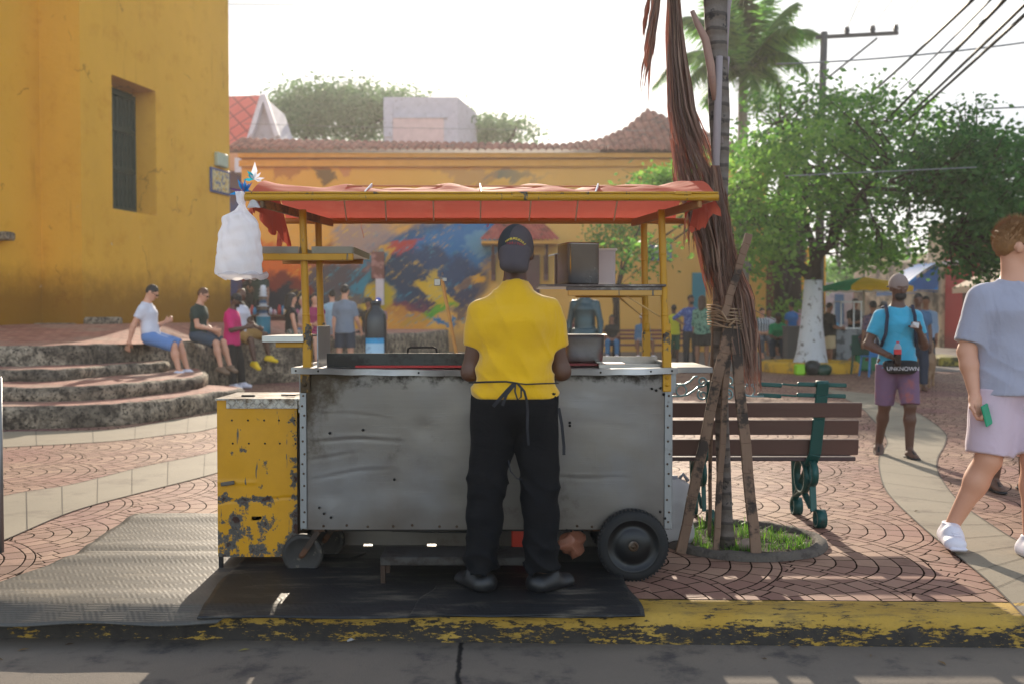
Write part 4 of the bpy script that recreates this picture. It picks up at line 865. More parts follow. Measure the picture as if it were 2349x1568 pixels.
# counter: thin bent sheet with folded front lip
def ctop(u, v):
    x = XL - .05 + (XR_ - XL + .085) * u; y = YF - .045 + (YK - YF + .06) * v; s_ = math.sin(u * math.pi)
    return (x, y - .008 * s_ * (v < .02) , ZT + .012 - .012 * s_ * (1 - v) + .0018 * nz3(x * 5, y * 8, 1) + .0012 * math.sin(x * 30 + y * 40))
vs, fs = grid(ctop, 80, 14); ct = mesh_obj('counter', vs, fs, STLC, cart, True)
vs2, fs2 = grid(lambda u, v: (ctop(u, 0)[0], ctop(u, 0)[1] - .001 + .003 * math.sin(u * 19) * v, ctop(u, 0)[2] - .030 * v), 80, 2); mesh_obj('counter_lip', vs2, fs2, STLC, cart, True)
b = B()
for u in (.012, .07, .33, .62, .80, .93, .985): p_ = ctop(u, 0); b.lathe([(.0001, -.005), (.004, -.004), (.0055, 0)], (p_[0], p_[1] - .002, p_[2] - .015), 8, 'Y')
b.ob('screw', DKM, cart)
# griddle wall on the left half and red edge
B().box((-.44, YF + .085, ZT + .042), (1.02, .008, .075), None, .002).ob('griddle_wall', pm('griddle_dark', C(58, 60, 58), .5, .6, col2=C(34, 32, 30)), cart)
B().box((-.44, YF + .33, ZT + .022), (1.0, .46, .016), None, .003).ob('griddle', pm('griddle_black', C(30, 28, 27), .45, .7), cart)
B().tube([(-.56, YF + .3, ZT + .06), (-.555, YF + .3, ZT + .095), (-.54, YF + .3, ZT + .102), (-.42, YF + .3, ZT + .102), (-.405, YF + .3, ZT + .095), (-.40, YF + .3, ZT + .06)], .006, 8).ob('lid_handle', DKM, cart)
B().box((-.3, YF + .06, ZT + .012), (1.0, .022, .012), None, .003).ob('red_board_edge', pm('red_plastic', C(170, 30, 34), .4), cart)
B().box((.38, YF + .23, ZT + .018), (.42, .22, .012), None, .003).ob('cutting_board', pm('board_red', C(120, 44, 48), .5), cart)
# open well at the right
wx, wy = .62, YF + .24; b = B()
for (cx, cy, dx, dy) in ((wx, wy + .16, .34, .012), (wx, wy - .16, .34, .006), (wx - .17, wy, .008, .32), (wx + .17, wy, .008, .32)): b.box((cx, cy, ZT + (.028 if cy > wy else .014)), (dx, dy, .045 if cy > wy + .1 else .02))
b.box((wx - .17, wy, ZT + .032), (.035, .34, .006), Matrix.Rotation(.12, 3, 'Y')); b.box((wx + .17, wy, ZT + .028), (.03, .34, .006)); b.ob('food_well', INOX, cart)
# posts
def post(nm, x0, x1, y, zb, zt, r, back=False):
    n = 14; pts = [(x1 + (x0 - x1) * i / n, y, zb + (zt - zb) * i / n) for i in range(n + 1)]
    b = B(); b.tube(pts, [r * (1 + .05 * math.sin(i * 1.9)) for i in range(n + 1)], 12)
    for f in (.72, .34): x = x1 + (x0 - x1) * f; z = zb + (zt - zb) * f; b.tube([(x, y, z - .006), (x, y, z), (x, y, z + .006)], [r, r * 1.12, r], 12)
    o = b.ob('post', YP, cart)
    B().box((x1, y, zb + .085), (r * 2.35, r * 2.5, .19), None, .004).tube([(x1, y, zb + .17), (x1, y, zb + .23)], r * 1.13, 12).ob('post_socket', YPW, o); return o
YPF, YPB = YF + .035, YF + .56
post('post', P(694, 485, YPF).x, P(706, 830, YPF).x, YPF, ZT, 1.86, .0185); post('post', P(730, 500, YPB).x, P(738, 830, YPB).x, YPB, ZT, 1.86, .0185)
post('post', P(1517, 485, YPF).x, P(1529, 830, YPF).x, YPF, ZT, 1.86, .0185); post('post', P(1477, 500, YPB).x, P(1482, 820, YPB).x, YPB, ZT, 1.86, .0185)
b = B(); b.box((P(1529, 870, YF).x, YF - .012, ZT - .065), (.042, .016, .09), None, .003)
for dz in (-.04, -.075): b.lathe([(.0001, -.01), (.008, -.008), (.01, 0)], (P(1529, 870, YF).x, YF - .02, ZT + dz), 8, 'Y')
b.ob('post_bracket', YPW, cart)
B().box((XL + .014, YF - .012, ZT - .065), (.05, .014, .10), None, .003).lathe([(.0001, -.01), (.008, -.008), (.01, 0)], (XL + .014, YF - .02, ZT - .075), 8, 'Y').ob('post_bracket', pm('burnt_bracket', C(60, 44, 22), .6, .3, col2=C(150, 110, 20), th=(.5, .6), s2=14), cart)
# canopy frame
YC0, YC1, ZC = 4.76, 5.74, 1.888; xa, xb = P(562, 452, YC0).x, P(1648, 452, YC0).x
zb_ = P(0, 507, YC1).z; xba, xbb = P(735, 507, YC1).x - .26, P(1470, 507, YC1).x + .26
def bam(b, p, q, r, n=20, node=.22):
    p, q = Vector(p), Vector(q); L = (q - p).length; m_ = max(3, int(L / .02)); pts = [p.lerp(q, i / m_) for i in range(m_ + 1)]
    b.tube(pts, [r * (1 + (.10 if (i * L / m_) % node < .02 else 0) + .02 * math.sin(i * .7)) for i in range(m_ + 1)], 12)
b = B(); bam(b, (xa, YC0, ZC), (xb, YC0, ZC), .0165); b.ob('front_pole', YP, cart)
b = B(); b.box(((xa + xb) / 2, YC0 + .006, ZC + .022), (xb - xa, .03, .010), None, .003); b.box((xb - .17, YC0 - .008, ZC + .019), (.08, .02, .016), None, .003); b.box((P(1190, 452, YC0).x, YC0 - .014, ZC + .008), (.055, .012, .016), None, .002); b.ob('front_batten', YPW, cart)
b = B(); bam(b, (xba, YC1, zb_), (xbb, YC1, zb_), .0175); b.ob('back_pole', pm('bamboo_brown', C(180, 118, 52), .6), cart)
for (p0, p1) in (((600, 440), (760, 509)), ((1606, 444), (1452, 512))):
    a, c_ = P(p0[0], p0[1] + 24, YC0), P(p1[0], p1[1], YC1 - .02); o = B().bar((a.x, YC0, ZC - .028), (c_.x, YC1, zb_ - .012), .020, .04, .003).ob('cross_beam', pm('beam_wood', C(150, 104, 56), .7, col2=C(96, 74, 50)), cart)
    B().bar((a.x - .055 * (1 if a.x < 0 else -1), YC0, ZC - .014), (c_.x - .06 * (1 if a.x < 0 else -1), YC1, zb_), .012, .012).ob('rod', pm('pale_rod', C(206, 186, 160), .5), cart)
TAUT = pm('pale_rod', C(206, 186, 160), .5)
for (f0, b0) in ((778, 795), (877, 886), (990, 995), (1102, 1102), (1222, 1214), (1334, 1320), (1428, 1408)):
    a, c_ = P(f0, 452, YC0), P(b0, 507, YC1); b = B(); b.tube([(a.x, YC0, ZC), (a.x * .6 + c_.x * .4, 5.2, ZC + .045), (c_.x, YC1, zb_)], .0042, 6); b.ob('roof_rod', TAUT, cart)
# canopy cloth
def orange():
    m = Mat('orange_canvas'); c = m.mix(m.noise(3, 6, .65), C(196, 78, 54), C(222, 110, 84)); c = m.mix(m.step(m.noise(1.7, 6, .7), .52, .7) * .6, c, C(226, 124, 96)); c = m.mix(m.step(m.noise(7, 6, .7), .66, .7) * .5, c, C(130, 56, 44))
    m.set(c, .75, Specular_IOR_Level=.2); m.bump(m.noise(9, 4, stretch=(.6, 1.6, 1)) + m.noise(150, 2) * .06, .5, .02); m.thin(m.mix(.6, c, C(140, 80, 78)), .36); return m.mat
ORG = orange()
def cz(u, t):
    """t across the depth: 0 front pole, 1 back pole"""
    x = (xa + .03) + (xb - xa - .05) * u; hump = math.sin(min(1, t * 1.15) * math.pi * .5) * (1 - t) ** .55 * 1.55
    up = .105 + .04 * max(0, (u - .72) / .28) + .03 * max(0, (.25 - u) / .25) - .006 * math.sin(u * 9)
    fold = (.010 * math.sin(u * 31 + t * 5) + .007 * math.sin(u * 57 + 9 * t) + .006 * nz3(u * 30, t * 7, 1)) * math.sin(min(1, t * 1.2) * math.pi)
    tx = (xba + .06) + (xbb - xba - .12) * u; y = YC0 + (YC1 - YC0) * t
    return (x * (1 - t) + tx * t, y, (ZC + .026) * (1 - t) + (zb_ + .016) * t + hump * up + fold)
vs, fs = grid(lambda u, t: cz(u, t), 200, 40); mesh_obj('canopy_cloth', vs, fs, ORG, cart, True)
def drape(side):
    x0 = xa + .03 if side < 0 else xb - .03; vs = []; nU, nV = 46, 18
    for i in range(nU + 1):
        u = i / nU; t = u * (.85 if side < 0 else .55) + (.02 if side < 0 else .05); p = cz(0 if side < 0 else 1, t)
        if side < 0: L = .05 + .20 * min(1, u * 1.5 + .15) + .02 * math.sin(u * 17) + .014 * math.sin(u * 61)
        else: L = .06 + .16 * max(0, math.sin(u * 2.6 + .25)) ** 1.3 + .035 * math.sin(u * 23) + .02 * math.sin(u * 71)
        L = max(.04, L)
        for j in range(nV + 1):
            v = j / nV; vs.append((p[0] + side * .02 * v + (.022 * math.sin(u * 26 + 1.5 * v) + .01 * math.sin(u * 60)) * v - side * .05 * v * u, p[1] + .012 * math.sin(u * 40 + 3 * v) * v, p[2] - .01 - L * v))
    fs = [(i * (nV + 1) + j, (i + 1) * (nV + 1) + j, (i + 1) * (nV + 1) + j + 1, i * (nV + 1) + j + 1) for i in range(nU) for j in range(nV) if not (j > nV - 2 and (i * 7919 + j * 31) % 5 < 2)]
    mesh_obj('torn_drape', vs, fs, ORG, cart, True)
drape(-1); drape(1)
b = B(); q0, q1 = P(800, 427, 5.0), P(1400, 430, 5.0); bam(b, (q0.x, 4.95, 1.968), (q1.x + .2, 4.95, 1.964), .0042); b.ob('top_rod', pm('rod_orange', C(196, 130, 84), .6), cart)
b = B()
for (px, pt) in ((845, 853), (1107, 1101), (1360, 1372)): a, c_ = P(px - (8 if px < 900 else -6 if px > 1200 else 3), 443, YC0), P(pt, 428, 4.95); b.bar((a.x, YC0, ZC + .022), (c_.x, 4.95, 1.972), .006, .016)
b.ob('white_strap', pm('strap_white', C(220, 216, 220), .5), cart)
b = B(); b.tube([P(1118, 512, YC1), P(1119, 517, YC1) + Vector((.004, 0, 0)), P(1118, 521, YC1), P(1116, 517, YC1)], .003, 6); b.tube([P(x, y, 5.7) for x, y in ((829, 508), (828, 520), (832, 533), (835, 547))], .0012, 5); b.ob('loose_thread', pm('thread_orange', C(206, 80, 50), .7), cart)
# upper left shelf: two yellow beams with two tin trays
YS1, YS2 = YF + .005, YF + .60
zs = P(0, 590, YS1).z; b = B(); b.bar((P(592, 0, YS1).x, YS1, zs), (P(808, 0, YS1).x, YS1, zs), .03, .034, .003); b.ob('shelf_beam', YP, cart)
b = B(); zs2 = P(0, 599, YS2).z; b.bar((P(645, 0, YS2).x, YS2, zs2), (P(830, 0, YS2).x, YS2, zs2), .03, .034, .003); b.ob('shelf_beam', pm('bamboo_brown', C(180, 118, 52)), cart)
TIN = steel('tin_tray', (150, 146, 136), .35, True, .6)
def tray(x0, x1, nm='tray'):
    xs = [P(x0, 0, YS1).x, P(x1, 0, YS1).x]; z = zs + .018; b = B(); xc = sum(xs) / 2; w_ = xs[1] - xs[0]; yc = (YS1 + YS2) / 2
    b.box((xc, yc, z + .004), (w_, .56, .005)); b.box((xc, YS1 - .005, z + .018), (w_, .006, .034), Matrix.Rotation(.12, 3, 'X')); b.box((xc, YS2 - .02, z + .018), (w_, .006, .034)); b.box((xs[0], yc, z + .018), (.006, .56, .034)); b.box((xs[1], yc, z + .018), (.006, .56, .034)); return b.ob(nm, TIN, cart)
tray(592, 682); tray(712, 806)
# lower left side shelf
zl = P(0, 776, YS1).z; xl0, xl1 = P(597, 0, YS1).x, P(693, 0, YS1).x
b = B(); b.box(((xl0 + xl1) / 2 + .0, YS1 + .20, zl + .008), (xl1 - xl0, .42, .008)); b.box(((xl0 + xl1) / 2, YS1 - .01, zl - .004), (xl1 - xl0, .008, .03), None, .002); b.ob('side_shelf', steel('shelf_alu', (190, 192, 192), .3, False, .1), cart)
B().bar((P(625, 0, YS1).x, YS1 + .03, zl - .032), (P(697, 0, YS1).x, YS1 + .03, zl - .032), .03, .026, .003).ob('shelf_beam', YPW, cart)
B().box((P(716, 0, YS1).x + .012, YS1 + .2, (ZT + zl) / 2 + .03), (.006, .34, zl - ZT + .06)).ob('splash_plate', GALV, cart)
# right shelf
zr_ = P(0, 655, YS1).z; a_, e_ = P(1236, 0, YS1).x, P(1531, 0, YS1).x
B().box(((a_ + e_) / 2, YS1 + .26, zr_), (e_ - a_, .54, .012), None, .002).box(((a_ + e_) / 2 + .06, YS1 + .02, zr_ - .016), (e_ - a_ - .16, .03, .018), None, .002).ob('upper_shelf', pm('shelf_dark', C(70, 62, 62), .35, .6, col2=C(130, 126, 122), th=(.5, .6)), cart)
b = B(); zz = P(0, 669, YS1).z; b.bar((P(1304, 0, YS1).x, YS1 + .02, zz - .006), (P(1522, 0, YS1).x, YS1 + .02, zz - .006), .028, .030, .003); b.ob('shelf_beam', yel_paint('yellow_faded', .66, None, (196, 150, 70)), cart); b = B(); b.bar((P(1320, 0, YS2).x, YS2 - .05, zz - .006), (P(1480, 0, YS2).x, YS2 - .05, zz - .006), .028, .03, .003); b.ob('shelf_beam', YP, cart)
b = B()
for (p0, p1, Y) in (((1474, 676), (1515, 727), YPF), ((1415, 678), (1474, 726), YPB)): b.tube([P(1415 + (20 if Y == YPF else 0), 678, Y), P(p1[0], p1[1], Y)], .0045, 6)
b.ob('shelf_brace', pm('brace_pale', C(190, 150, 90), .6), cart)
# right fold out table
b = B(); x0 = P(1548, 0, YF).x; x1 = P(1637, 0, YF + .05).x; b.box(((x0 + x1) / 2 - .03, YF + .28, ZT + .006), (x1 - x0 + .06, .52, .010), None, .002); b.box(((x0 + x1) / 2, YF + .018, ZT - .004), (x1 - x0, .006, .028), None, .002); b.ob('side_table', steel('table_alu', (204, 196, 184), .35, True, .3), cart)
B().bar((P(1552, 0, YF).x, YF + .04, ZT - .005), (P(1552, 0, YF).x, YF + .04, ZT - .12), .022, .03, .002).ob('table_bracket', GALV, cart)
B().box(((XR_ + .06), YF + .5, ZT - .03), (.2, .02, .03)).ob('table_rail', DKM, cart)
# wheels
def wheel(x, y, r, w_, name='wheel', par=cart):
    t = B(); pr_ = [(r * .76, -w_ / 2), (r * .90, -w_ / 2 - .002), (r * .975, -w_ * .36), (r, -w_ * .12), (r, w_ * .12), (r * .975, w_ * .36), (r * .9, w_ / 2 + .002), (r * .76, w_ / 2)]
    o = thing(name, None, None, (x, y, r)); o.parent = par
    t.lathe(pr_, (0, 0, 0), 64, 'Y')
    for k in range(56):
        a = 2 * math.pi * k / 56
        for sgn in (-1, 1): t.box((r * .980 * math.cos(a + sgn * .02), sgn * w_ * .22, r * .99 * math.sin(a + sgn * .02)), (.010, w_ * .34, .008), Matrix.Rotation(-a + math.pi / 2, 3, 'Y'))
    t.ob('tyre', RUB, o)
    rm = B(); rm.lathe([(r * .775, -w_ * .42), (r * .74, -w_ * .5), (r * .70, -w_ * .40), (r * .60, -w_ * .22), (r * .5, -w_ * .16), (r * .46, -w_ * .30), (r * .2, -w_ * .42), (r * .17, -w_ * .42), (.0001, -w_ * .42)], (0, 0, 0), 48, 'Y'); rm.lathe([(r * .775, w_ * .42), (.0001, w_ * .3)], (0, 0, 0), 48, 'Y')
    rm.ob('rim', pm('rim_black', C(22, 24, 27), .38, .3, var=.25, col2=C(60, 58, 54), th=(.6, .7)), o)
    h = B(); h.lathe([(.026, -w_ * .42), (.026, -w_ * .55), (.022, -w_ * .6), (.014, -w_ * .6), (.013, -w_ * .52), (.010, -w_ * .52), (.010, -w_ * .72), (.0001, -w_ * .72)], (0, 0, 0), 20, 'Y'); h.ob('hub', pm('hub_grey', C(128, 122, 112), .45, .7, col2=C(76, 58, 44)), o)
    return o
wheel(P(1452, 1253, 4.955).x, 4.965, .178, .06); wheel(.60, 5.52, .178, .06)
B().tube([(.607, 4.96, .178), (.607, 5.54, .178)], .012, 10).ob('axle', DKM, cart)
for (px, Y, rot) in ((695, 5.08, .9), (747, 5.42, -.4)):
    o = thing('caster', None, None, (P(px, 1272, Y).x, Y, .105)); o.parent = cart
    t = B(); t.lathe([(.001, -.012), (.03, -.016), (.07, -.010), (.082, -.022), (.098, -.022), (.105, -.012), (.105, .012), (.098, .022), (.082, .022), (.001, .012)], (0, 0, 0), 40, 'Y'); t.ob('caster_wheel', pm('caster_worn', C(40, 37, 34), .7, var=.4, col2=C(92, 84, 72), th=(.56, .64), s2=12), o)
    f = B()
    for sgn in (-1, 1): f.bar((0, sgn * .034, 0), (.085, sgn * .03, .125), .006, .03, .002)
    f.box((.088, 0, .13), (.06, .075, .012)).tube([(0, -.045, 0), (0, .045, 0)], .008, 10); f.lathe([(.014, -.04), (.001, -.048)], (0, 0, 0), 10, 'Y').ob('fork', pm('fork_rust', C(56, 46, 40), .6, .5, col2=C(92, 60, 40)), o)
b = B(); b.bar((-.95, 5.1, .232), (.7, 5.1, .232), .03, .02); b.bar((-.95, 5.52, .232), (.7, 5.52, .232), .03, .02)
for x in (-.13, .13): b.bar((x - .0, 5.25, .232), (x, 5.25, .06), .045, .03)
b.ob('under_frame', DKM, cart)
B().tube([(-.88, 5.12, .235), (-.6, 5.14, .212), (-.3, 5.14, .205), (-.13, 5.15, .205)], .006, 6).ob('hose', pm('hose_black', C(22, 22, 24), .5), cart)
# things standing on or hanging from the cart ---------------------------------------------------
def pan(name, label, c, w_, d_, h, mat, taper=.08, lip=.014, cat='pan', rz=0):
    o = thing(name, label, cat, c, rz); b = B(); n = 36; vs = []
    def ring(sx, sy, z, e=5):
        return [(math.copysign(abs(math.cos(t)) ** (2 / e), math.cos(t)) * sx, math.copysign(abs(math.sin(t)) ** (2 / e), math.sin(t)) * sy, z) for t in [2 * math.pi * k / n for k in range(n)]]
    a = w_ / 2; q = d_ / 2; rings = [ring(.001, .001, 0), ring(a * (1 - taper) * .93, q * (1 - taper) * .93, 0), ring(a * (1 - taper), q * (1 - taper), .012), ring(a * .985, q * .985, h - .03), ring(a, q, h - .026), ring(a, q, h - .004), ring(a + lip, q + lip, h), ring(a + lip, q + lip, h - .004), ring(a - .004, q - .004, h - .001), ring(a * (1 - taper) - .004, q * (1 - taper) - .004, .008), ring(.001, .001, .008)]
    vs = [p for r in rings for p in r]; fs = [(i * n + k, i * n + (k + 1) % n, (i + 1) * n + (k + 1) % n, (i + 1) * n + k) for i in range(len(rings) - 1) for k in range(n)]
    mesh_obj('pan_body', vs, fs, mat, o, True); return o
pan('steel_pan', 'deep stainless steel food pan on the counter right of the vendor', P(1335, 823, 5.28) * Vector((1, 1, 0)).length * 0 + Vector((P(1335, 0, 5.28).x, 5.28, ZT + .026)), .24, .17, .145, INOX)
zsh = zr_ + .008
def boxpot(name, label, x0, x1, ytop, Y, dep, mat, flange=False):
    a, c_ = P(x0, 650, Y), P(x1, ytop, Y); h = c_.z - zsh; o = thing(name, label, 'pot', ((a.x + c_.x) / 2, Y + dep / 2, zsh)); w_ = c_.x - a.x; b = B(); n = 40
    def ring(s_, z, e=8): return [(math.copysign(abs(math.cos(t)) ** (2 / e), math.cos(t)) * w_ / 2 * s_, math.copysign(abs(math.sin(t)) ** (2 / e), math.sin(t)) * dep / 2 * s_, z) for t in [2 * math.pi * k / n for k in range(n)]]
    rs = [ring(.01, 0), ring(.95, 0), ring(1, .012), ring(1, h - .008), ring(1.02, h), ring(.97, h), ring(.96, .02), ring(.01, .02)]
    vs = [p for r in rs for p in r]; fs = [(i * n + k, i * n + (k + 1) % n, (i + 1) * n + (k + 1) % n, (i + 1) * n + k) for i in range(len(rs) - 1) for k in range(n)]
    mesh_obj('pot_body', vs, fs, mat, o, True); return o, h, w_
POTM = steel('pot_steel', (158, 152, 146), .2, False, .35)
o, h, w_ = boxpot('steel_pot', 'tall shiny steel box pot on the cart upper shelf behind the vendor head', 1290, 1368, 556, 5.20, .22, POTM); o.rotation_euler = (0, 0, .25)
o, h, w_ = boxpot('low_steel_pot', 'shorter reddish steel pot half hidden behind the tall box pot', 1274, 1340, 584, 5.40, .16, steel('pot_brown', (120, 96, 88), .3, False, .4))
B().box((-w_ / 2 - .01, 0, h + .002), (.05, .12, .004), Matrix.Rotation(-.2, 3, 'Y')).ob('lid_edge', INOX, o)
PLM = Mat('milky_plastic'); PLM.set(C(226, 222, 228), .3, Alpha=.62); PLM.thin(C(232, 228, 232), .6); PLM = PLM.mat
o, h, w_ = boxpot('plastic_container', 'translucent white plastic container beside the pots on the cart shelf', 1352, 1413, 573, 5.36, .16, PLM)
B().box((0, 0, h + .001), (w_ + .014, .175, .012), None, .003).ob('rim', pm('rim_milky', C(230, 226, 220), .4, thin=.4), o)
o['cat'] = 1; del o['cat']
# fry slicer bar standing up behind the griddle
o = thing('wooden_press_lever', 'upright wooden lever bar with a small steel block on top left of the vendor', 'lever', (P(1046, 770, 5.22).x, 5.22, ZT + .02))
B().bar((.012, 0, 0), (-.075, .02, .44), .022, .014, .002).ob('lever_bar', pm('lever_wood', C(196, 146, 80), .6, col2=C(120, 90, 56)), o)
B().box((-.098, .02, .425), (.034, .03, .038), None, .003).lathe([(.006, .46), (.004, .475), (.0001, .477)], (-.072, .02, 0), 8).box((-.06, .02, .44), (.02, .022, .016)).ob('steel_block', INOX, o)
tag(B().lathe([(.0001, 0), (.032, 0), (.034, .04), (.03, .13), (.012, .16), (.010, .19), (.0001, .195)], n=20).ob('sauce_bottle', pm('sauce_yellow', C(240, 170, 10), .35, thin=.3), loc=(P(1276, 0, 5.13).x, 5.13, ZT + .018)), 'yellow plastic sauce bottle on the counter at the vendor right elbow', 'bottle')
# yellow metal cabinet
cb = thing('metal_cabinet', 'battered yellow metal cabinet with rust patches and chequer plate lid, left of the cart', 'cabinet', (0, 0, 0))
x0, x1, Yf, dp = P(498, 1000, 5.1).x, P(681, 1000, 5.1).x, 5.10, .40; z0, z1 = P(0, 1276, 5.1).z, P(0, 916, 5.1).z
YCAB = yel_paint('cabinet_paint', .585, (.1, .5), (206, 148, 6), edge=x1)
def cabf(u, v): x = x0 + (x1 - x0) * u; z = z0 + (z1 - z0) * v; return (x, Yf + .002 * nz3(x * 12, z * 8, 3) + (.004 if abs(z - (z0 + .28 + .03 * u)) < .006 else 0) - .003 * math.exp(-((z - .47 - .0 * x) / .01) ** 2) * (u < .5), z)
vs, fs = grid(cabf, 40, 120)
hole = P(588, 1188, Yf); fs = [f for f in fs if sum(((vs[i][0] - hole.x) / .030 + .25 * math.sin(vs[i][2] * 300)) ** 2 + ((vs[i][2] - hole.z) / .013 + .3 * math.sin(vs[i][0] * 260)) ** 2 for i in f) / 4 > 1]
mesh_obj('front_panel', vs, fs, YCAB, cb, True)
b = B(); b.quad((x0, Yf, z0), (x0, Yf + dp, z0), (x0, Yf + dp, z1), (x0, Yf, z1)); b.quad((x0, Yf + dp, z0), (x1, Yf + dp, z0), (x1, Yf + dp, z1), (x0, Yf + dp, z1)); b.quad((x0, Yf, z0), (x1, Yf, z0), (x1, Yf + dp, z0), (x0, Yf + dp, z0)); b.ob('case', YCAB, cb)
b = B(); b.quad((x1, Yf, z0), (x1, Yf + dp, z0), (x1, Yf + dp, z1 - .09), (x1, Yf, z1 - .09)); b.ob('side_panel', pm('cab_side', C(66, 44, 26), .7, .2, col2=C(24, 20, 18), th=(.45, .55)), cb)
for yy in (963, 1016):
    for xx in (532, 569, 606, 640, 676): q = P(xx + (2 if yy > 1000 else 0), yy, Yf); B().lathe([(.0001, -.0015), (.0048, -.001), (.0052, 0)], (q.x, Yf - .002, q.z), 10, 'Y').ob('vent_hole', pm('hole_black', C(12, 12, 12)), cb)
def cheq():
    m = Mat('chequer_plate'); k = 46; fx = m.fl(m.x * k); fz = m.fl((m.y + m.z) * k); par = m.op('MODULO', fx + fz, 2); u = m.fr(m.x * k) - .5; v = m.fr((m.y + m.z) * k) - .5; par = m.ab(par)
    d = m.ab(u + v) * par + m.ab(u - v) * (1 - par); h = 1 - m.step(d, .10, .26)
    m.set(m.mix(m.step(m.noise(9, 6, .7), .45, .65), C(178, 174, 168), C(104, 92, 80)), .35, .85); m.bump(h, .8, .004); return m.mat
CH = cheq(); b = B(); b.box(((x0 + x1) / 2 + .01, Yf + dp / 2 - .004, z1 + .003), (x1 - x0 + .03, dp + .02, .008)); b.box(((x0 + x1) / 2 + .028, Yf - .006, z1 - .021), (x1 - x0 - .045, .006, .045)); b.box((x1 + .012, Yf + dp / 2, z1 - .03), (.006, dp, .07)); b.ob('lid', CH, cb)
b = B(); b.box((x0 + .13, Yf + .12, z1 + .012), (.07, .02, .008), None, .002); b.bar((x0 + .30, Yf + .14, z1 + .014), (x0 + .38, Yf + .10, z1 + .016), .008); b.bar((x0 + .33, Yf + .10, z1 + .014), (x0 + .40, Yf + .14, z1 + .016), .006); b.ob('hinge', DKM, cb)
b = B()
for x in (x0 + .012, x1 - .012):
    for y in (Yf + .012, Yf + dp - .012): b.box((x, y, (z0 + .008) / 2), (.02, .02, z0 - .008))
b.bar((x0, Yf + .012, .02), (x1, Yf + .012, .02), .02, .015); b.ob('leg_frame', DKM, cb)
B().box((x0 + .055, Yf - .01, P(0, 1107, Yf).z), (.07, .012, .02), Matrix.Rotation(-.15, 3, 'Y'), .003).ob('latch', pm('latch_grey', C(96, 90, 84), .5, .6), cb)
# low step stool, crates and bundle under the cart
sl = thing('low_metal_bench', 'low dark metal step bench standing in front of the cart wheels', 'bench', (0, 0, 0)); sx0, sx1 = P(868, 0, 4.78).x, P(1245, 0, 4.78).x
B().box(((sx0 + sx1) / 2, 4.88, .158), (sx1 - sx0, .22, .012), None, .003).box(((sx0 + sx1) / 2, 4.775, .142), (sx1 - sx0, .012, .036), None, .003).ob('top', pm('bench_metal', C(70, 68, 66), .5, .6, col2=C(46, 40, 36)), sl)
b = B()
for x in (sx0 + .012, sx1 - .012):
    for y in (4.785, 4.975): b.box((x, y, .075), (.022, .022, .15))
b.ob('leg', pm('bench_leg', C(62, 46, 36), .6, .5), sl)
tag(B().box((0, 0, 0), (.10, .12, .12), None, .006).box((0, -.002, .045), (.106, .126, .012), None, .004).ob('red_crate', pm('crate_red', C(176, 44, 22), .55), loc=(P(1195, 0, 5.3).x, 5.3, .15)), 'small red plastic crate under the cart between the vendor legs', 'crate')
vs, fs = grid(lambda u, v: ((.055 + .02 * math.sin(u * 12.56 + 1)) * math.sin(v * math.pi) * math.cos(u * 6.2832) + .01 * math.sin(v * 20), .05 * math.sin(v * math.pi) * math.sin(u * 6.2832), .06 * math.cos(v * math.pi) * (1.0 + .3 * math.cos(u * 6.28)) + .012 * math.sin(u * 19)), 24, 16)
o = mesh_obj('wrapped_bundle', vs, fs, pm('brown_wrap', C(150, 96, 74), .45, var=.3, bump=.6, bs=30, dist=.01), smooth=True, loc=(P(1312, 0, 5.1).x, 5.1, P(0, 1244, 5.1).z)); tag(o, 'crumpled brown bundle hanging under the cart beside the big wheel', 'bundle')
# white jerry can
jc = thing('jerry_can', 'dirty white plastic jerry can behind the cart by the tree stakes', 'jerry can', (P(1548, 0, 5.75).x, 5.75, 0))
sdf('can_body', [ell((0, 0, .19), (.12, .09, .2), k=.02), cap((-.05, 0, .07), (.05, 0, .07), .08), cap((-.05, 0, .30), (.04, 0, .30), .075), cap((.0, 0, .2), (.02, 0, .2), .1)], .012, pm('white_plastic', C(198, 196, 196), .45, var=.1, col2=C(150, 140, 126), th=(.6, .7), thin=.2), jc, [((0, 0, -1), -.004), ((1, 0, 0), .125), ((-1, 0, 0), .125), ((0, 1, 0), .09), ((0, -1, 0), .09)])
B().lathe([(.03, .36), (.03, .4), (.001, .402)], n=16).tube([(.03, 0, .37), (.06, 0, .41), (.09, 0, .37)], .012, 8).ob('cap', pm('cap_grey', C(150, 150, 156), .5), jc)
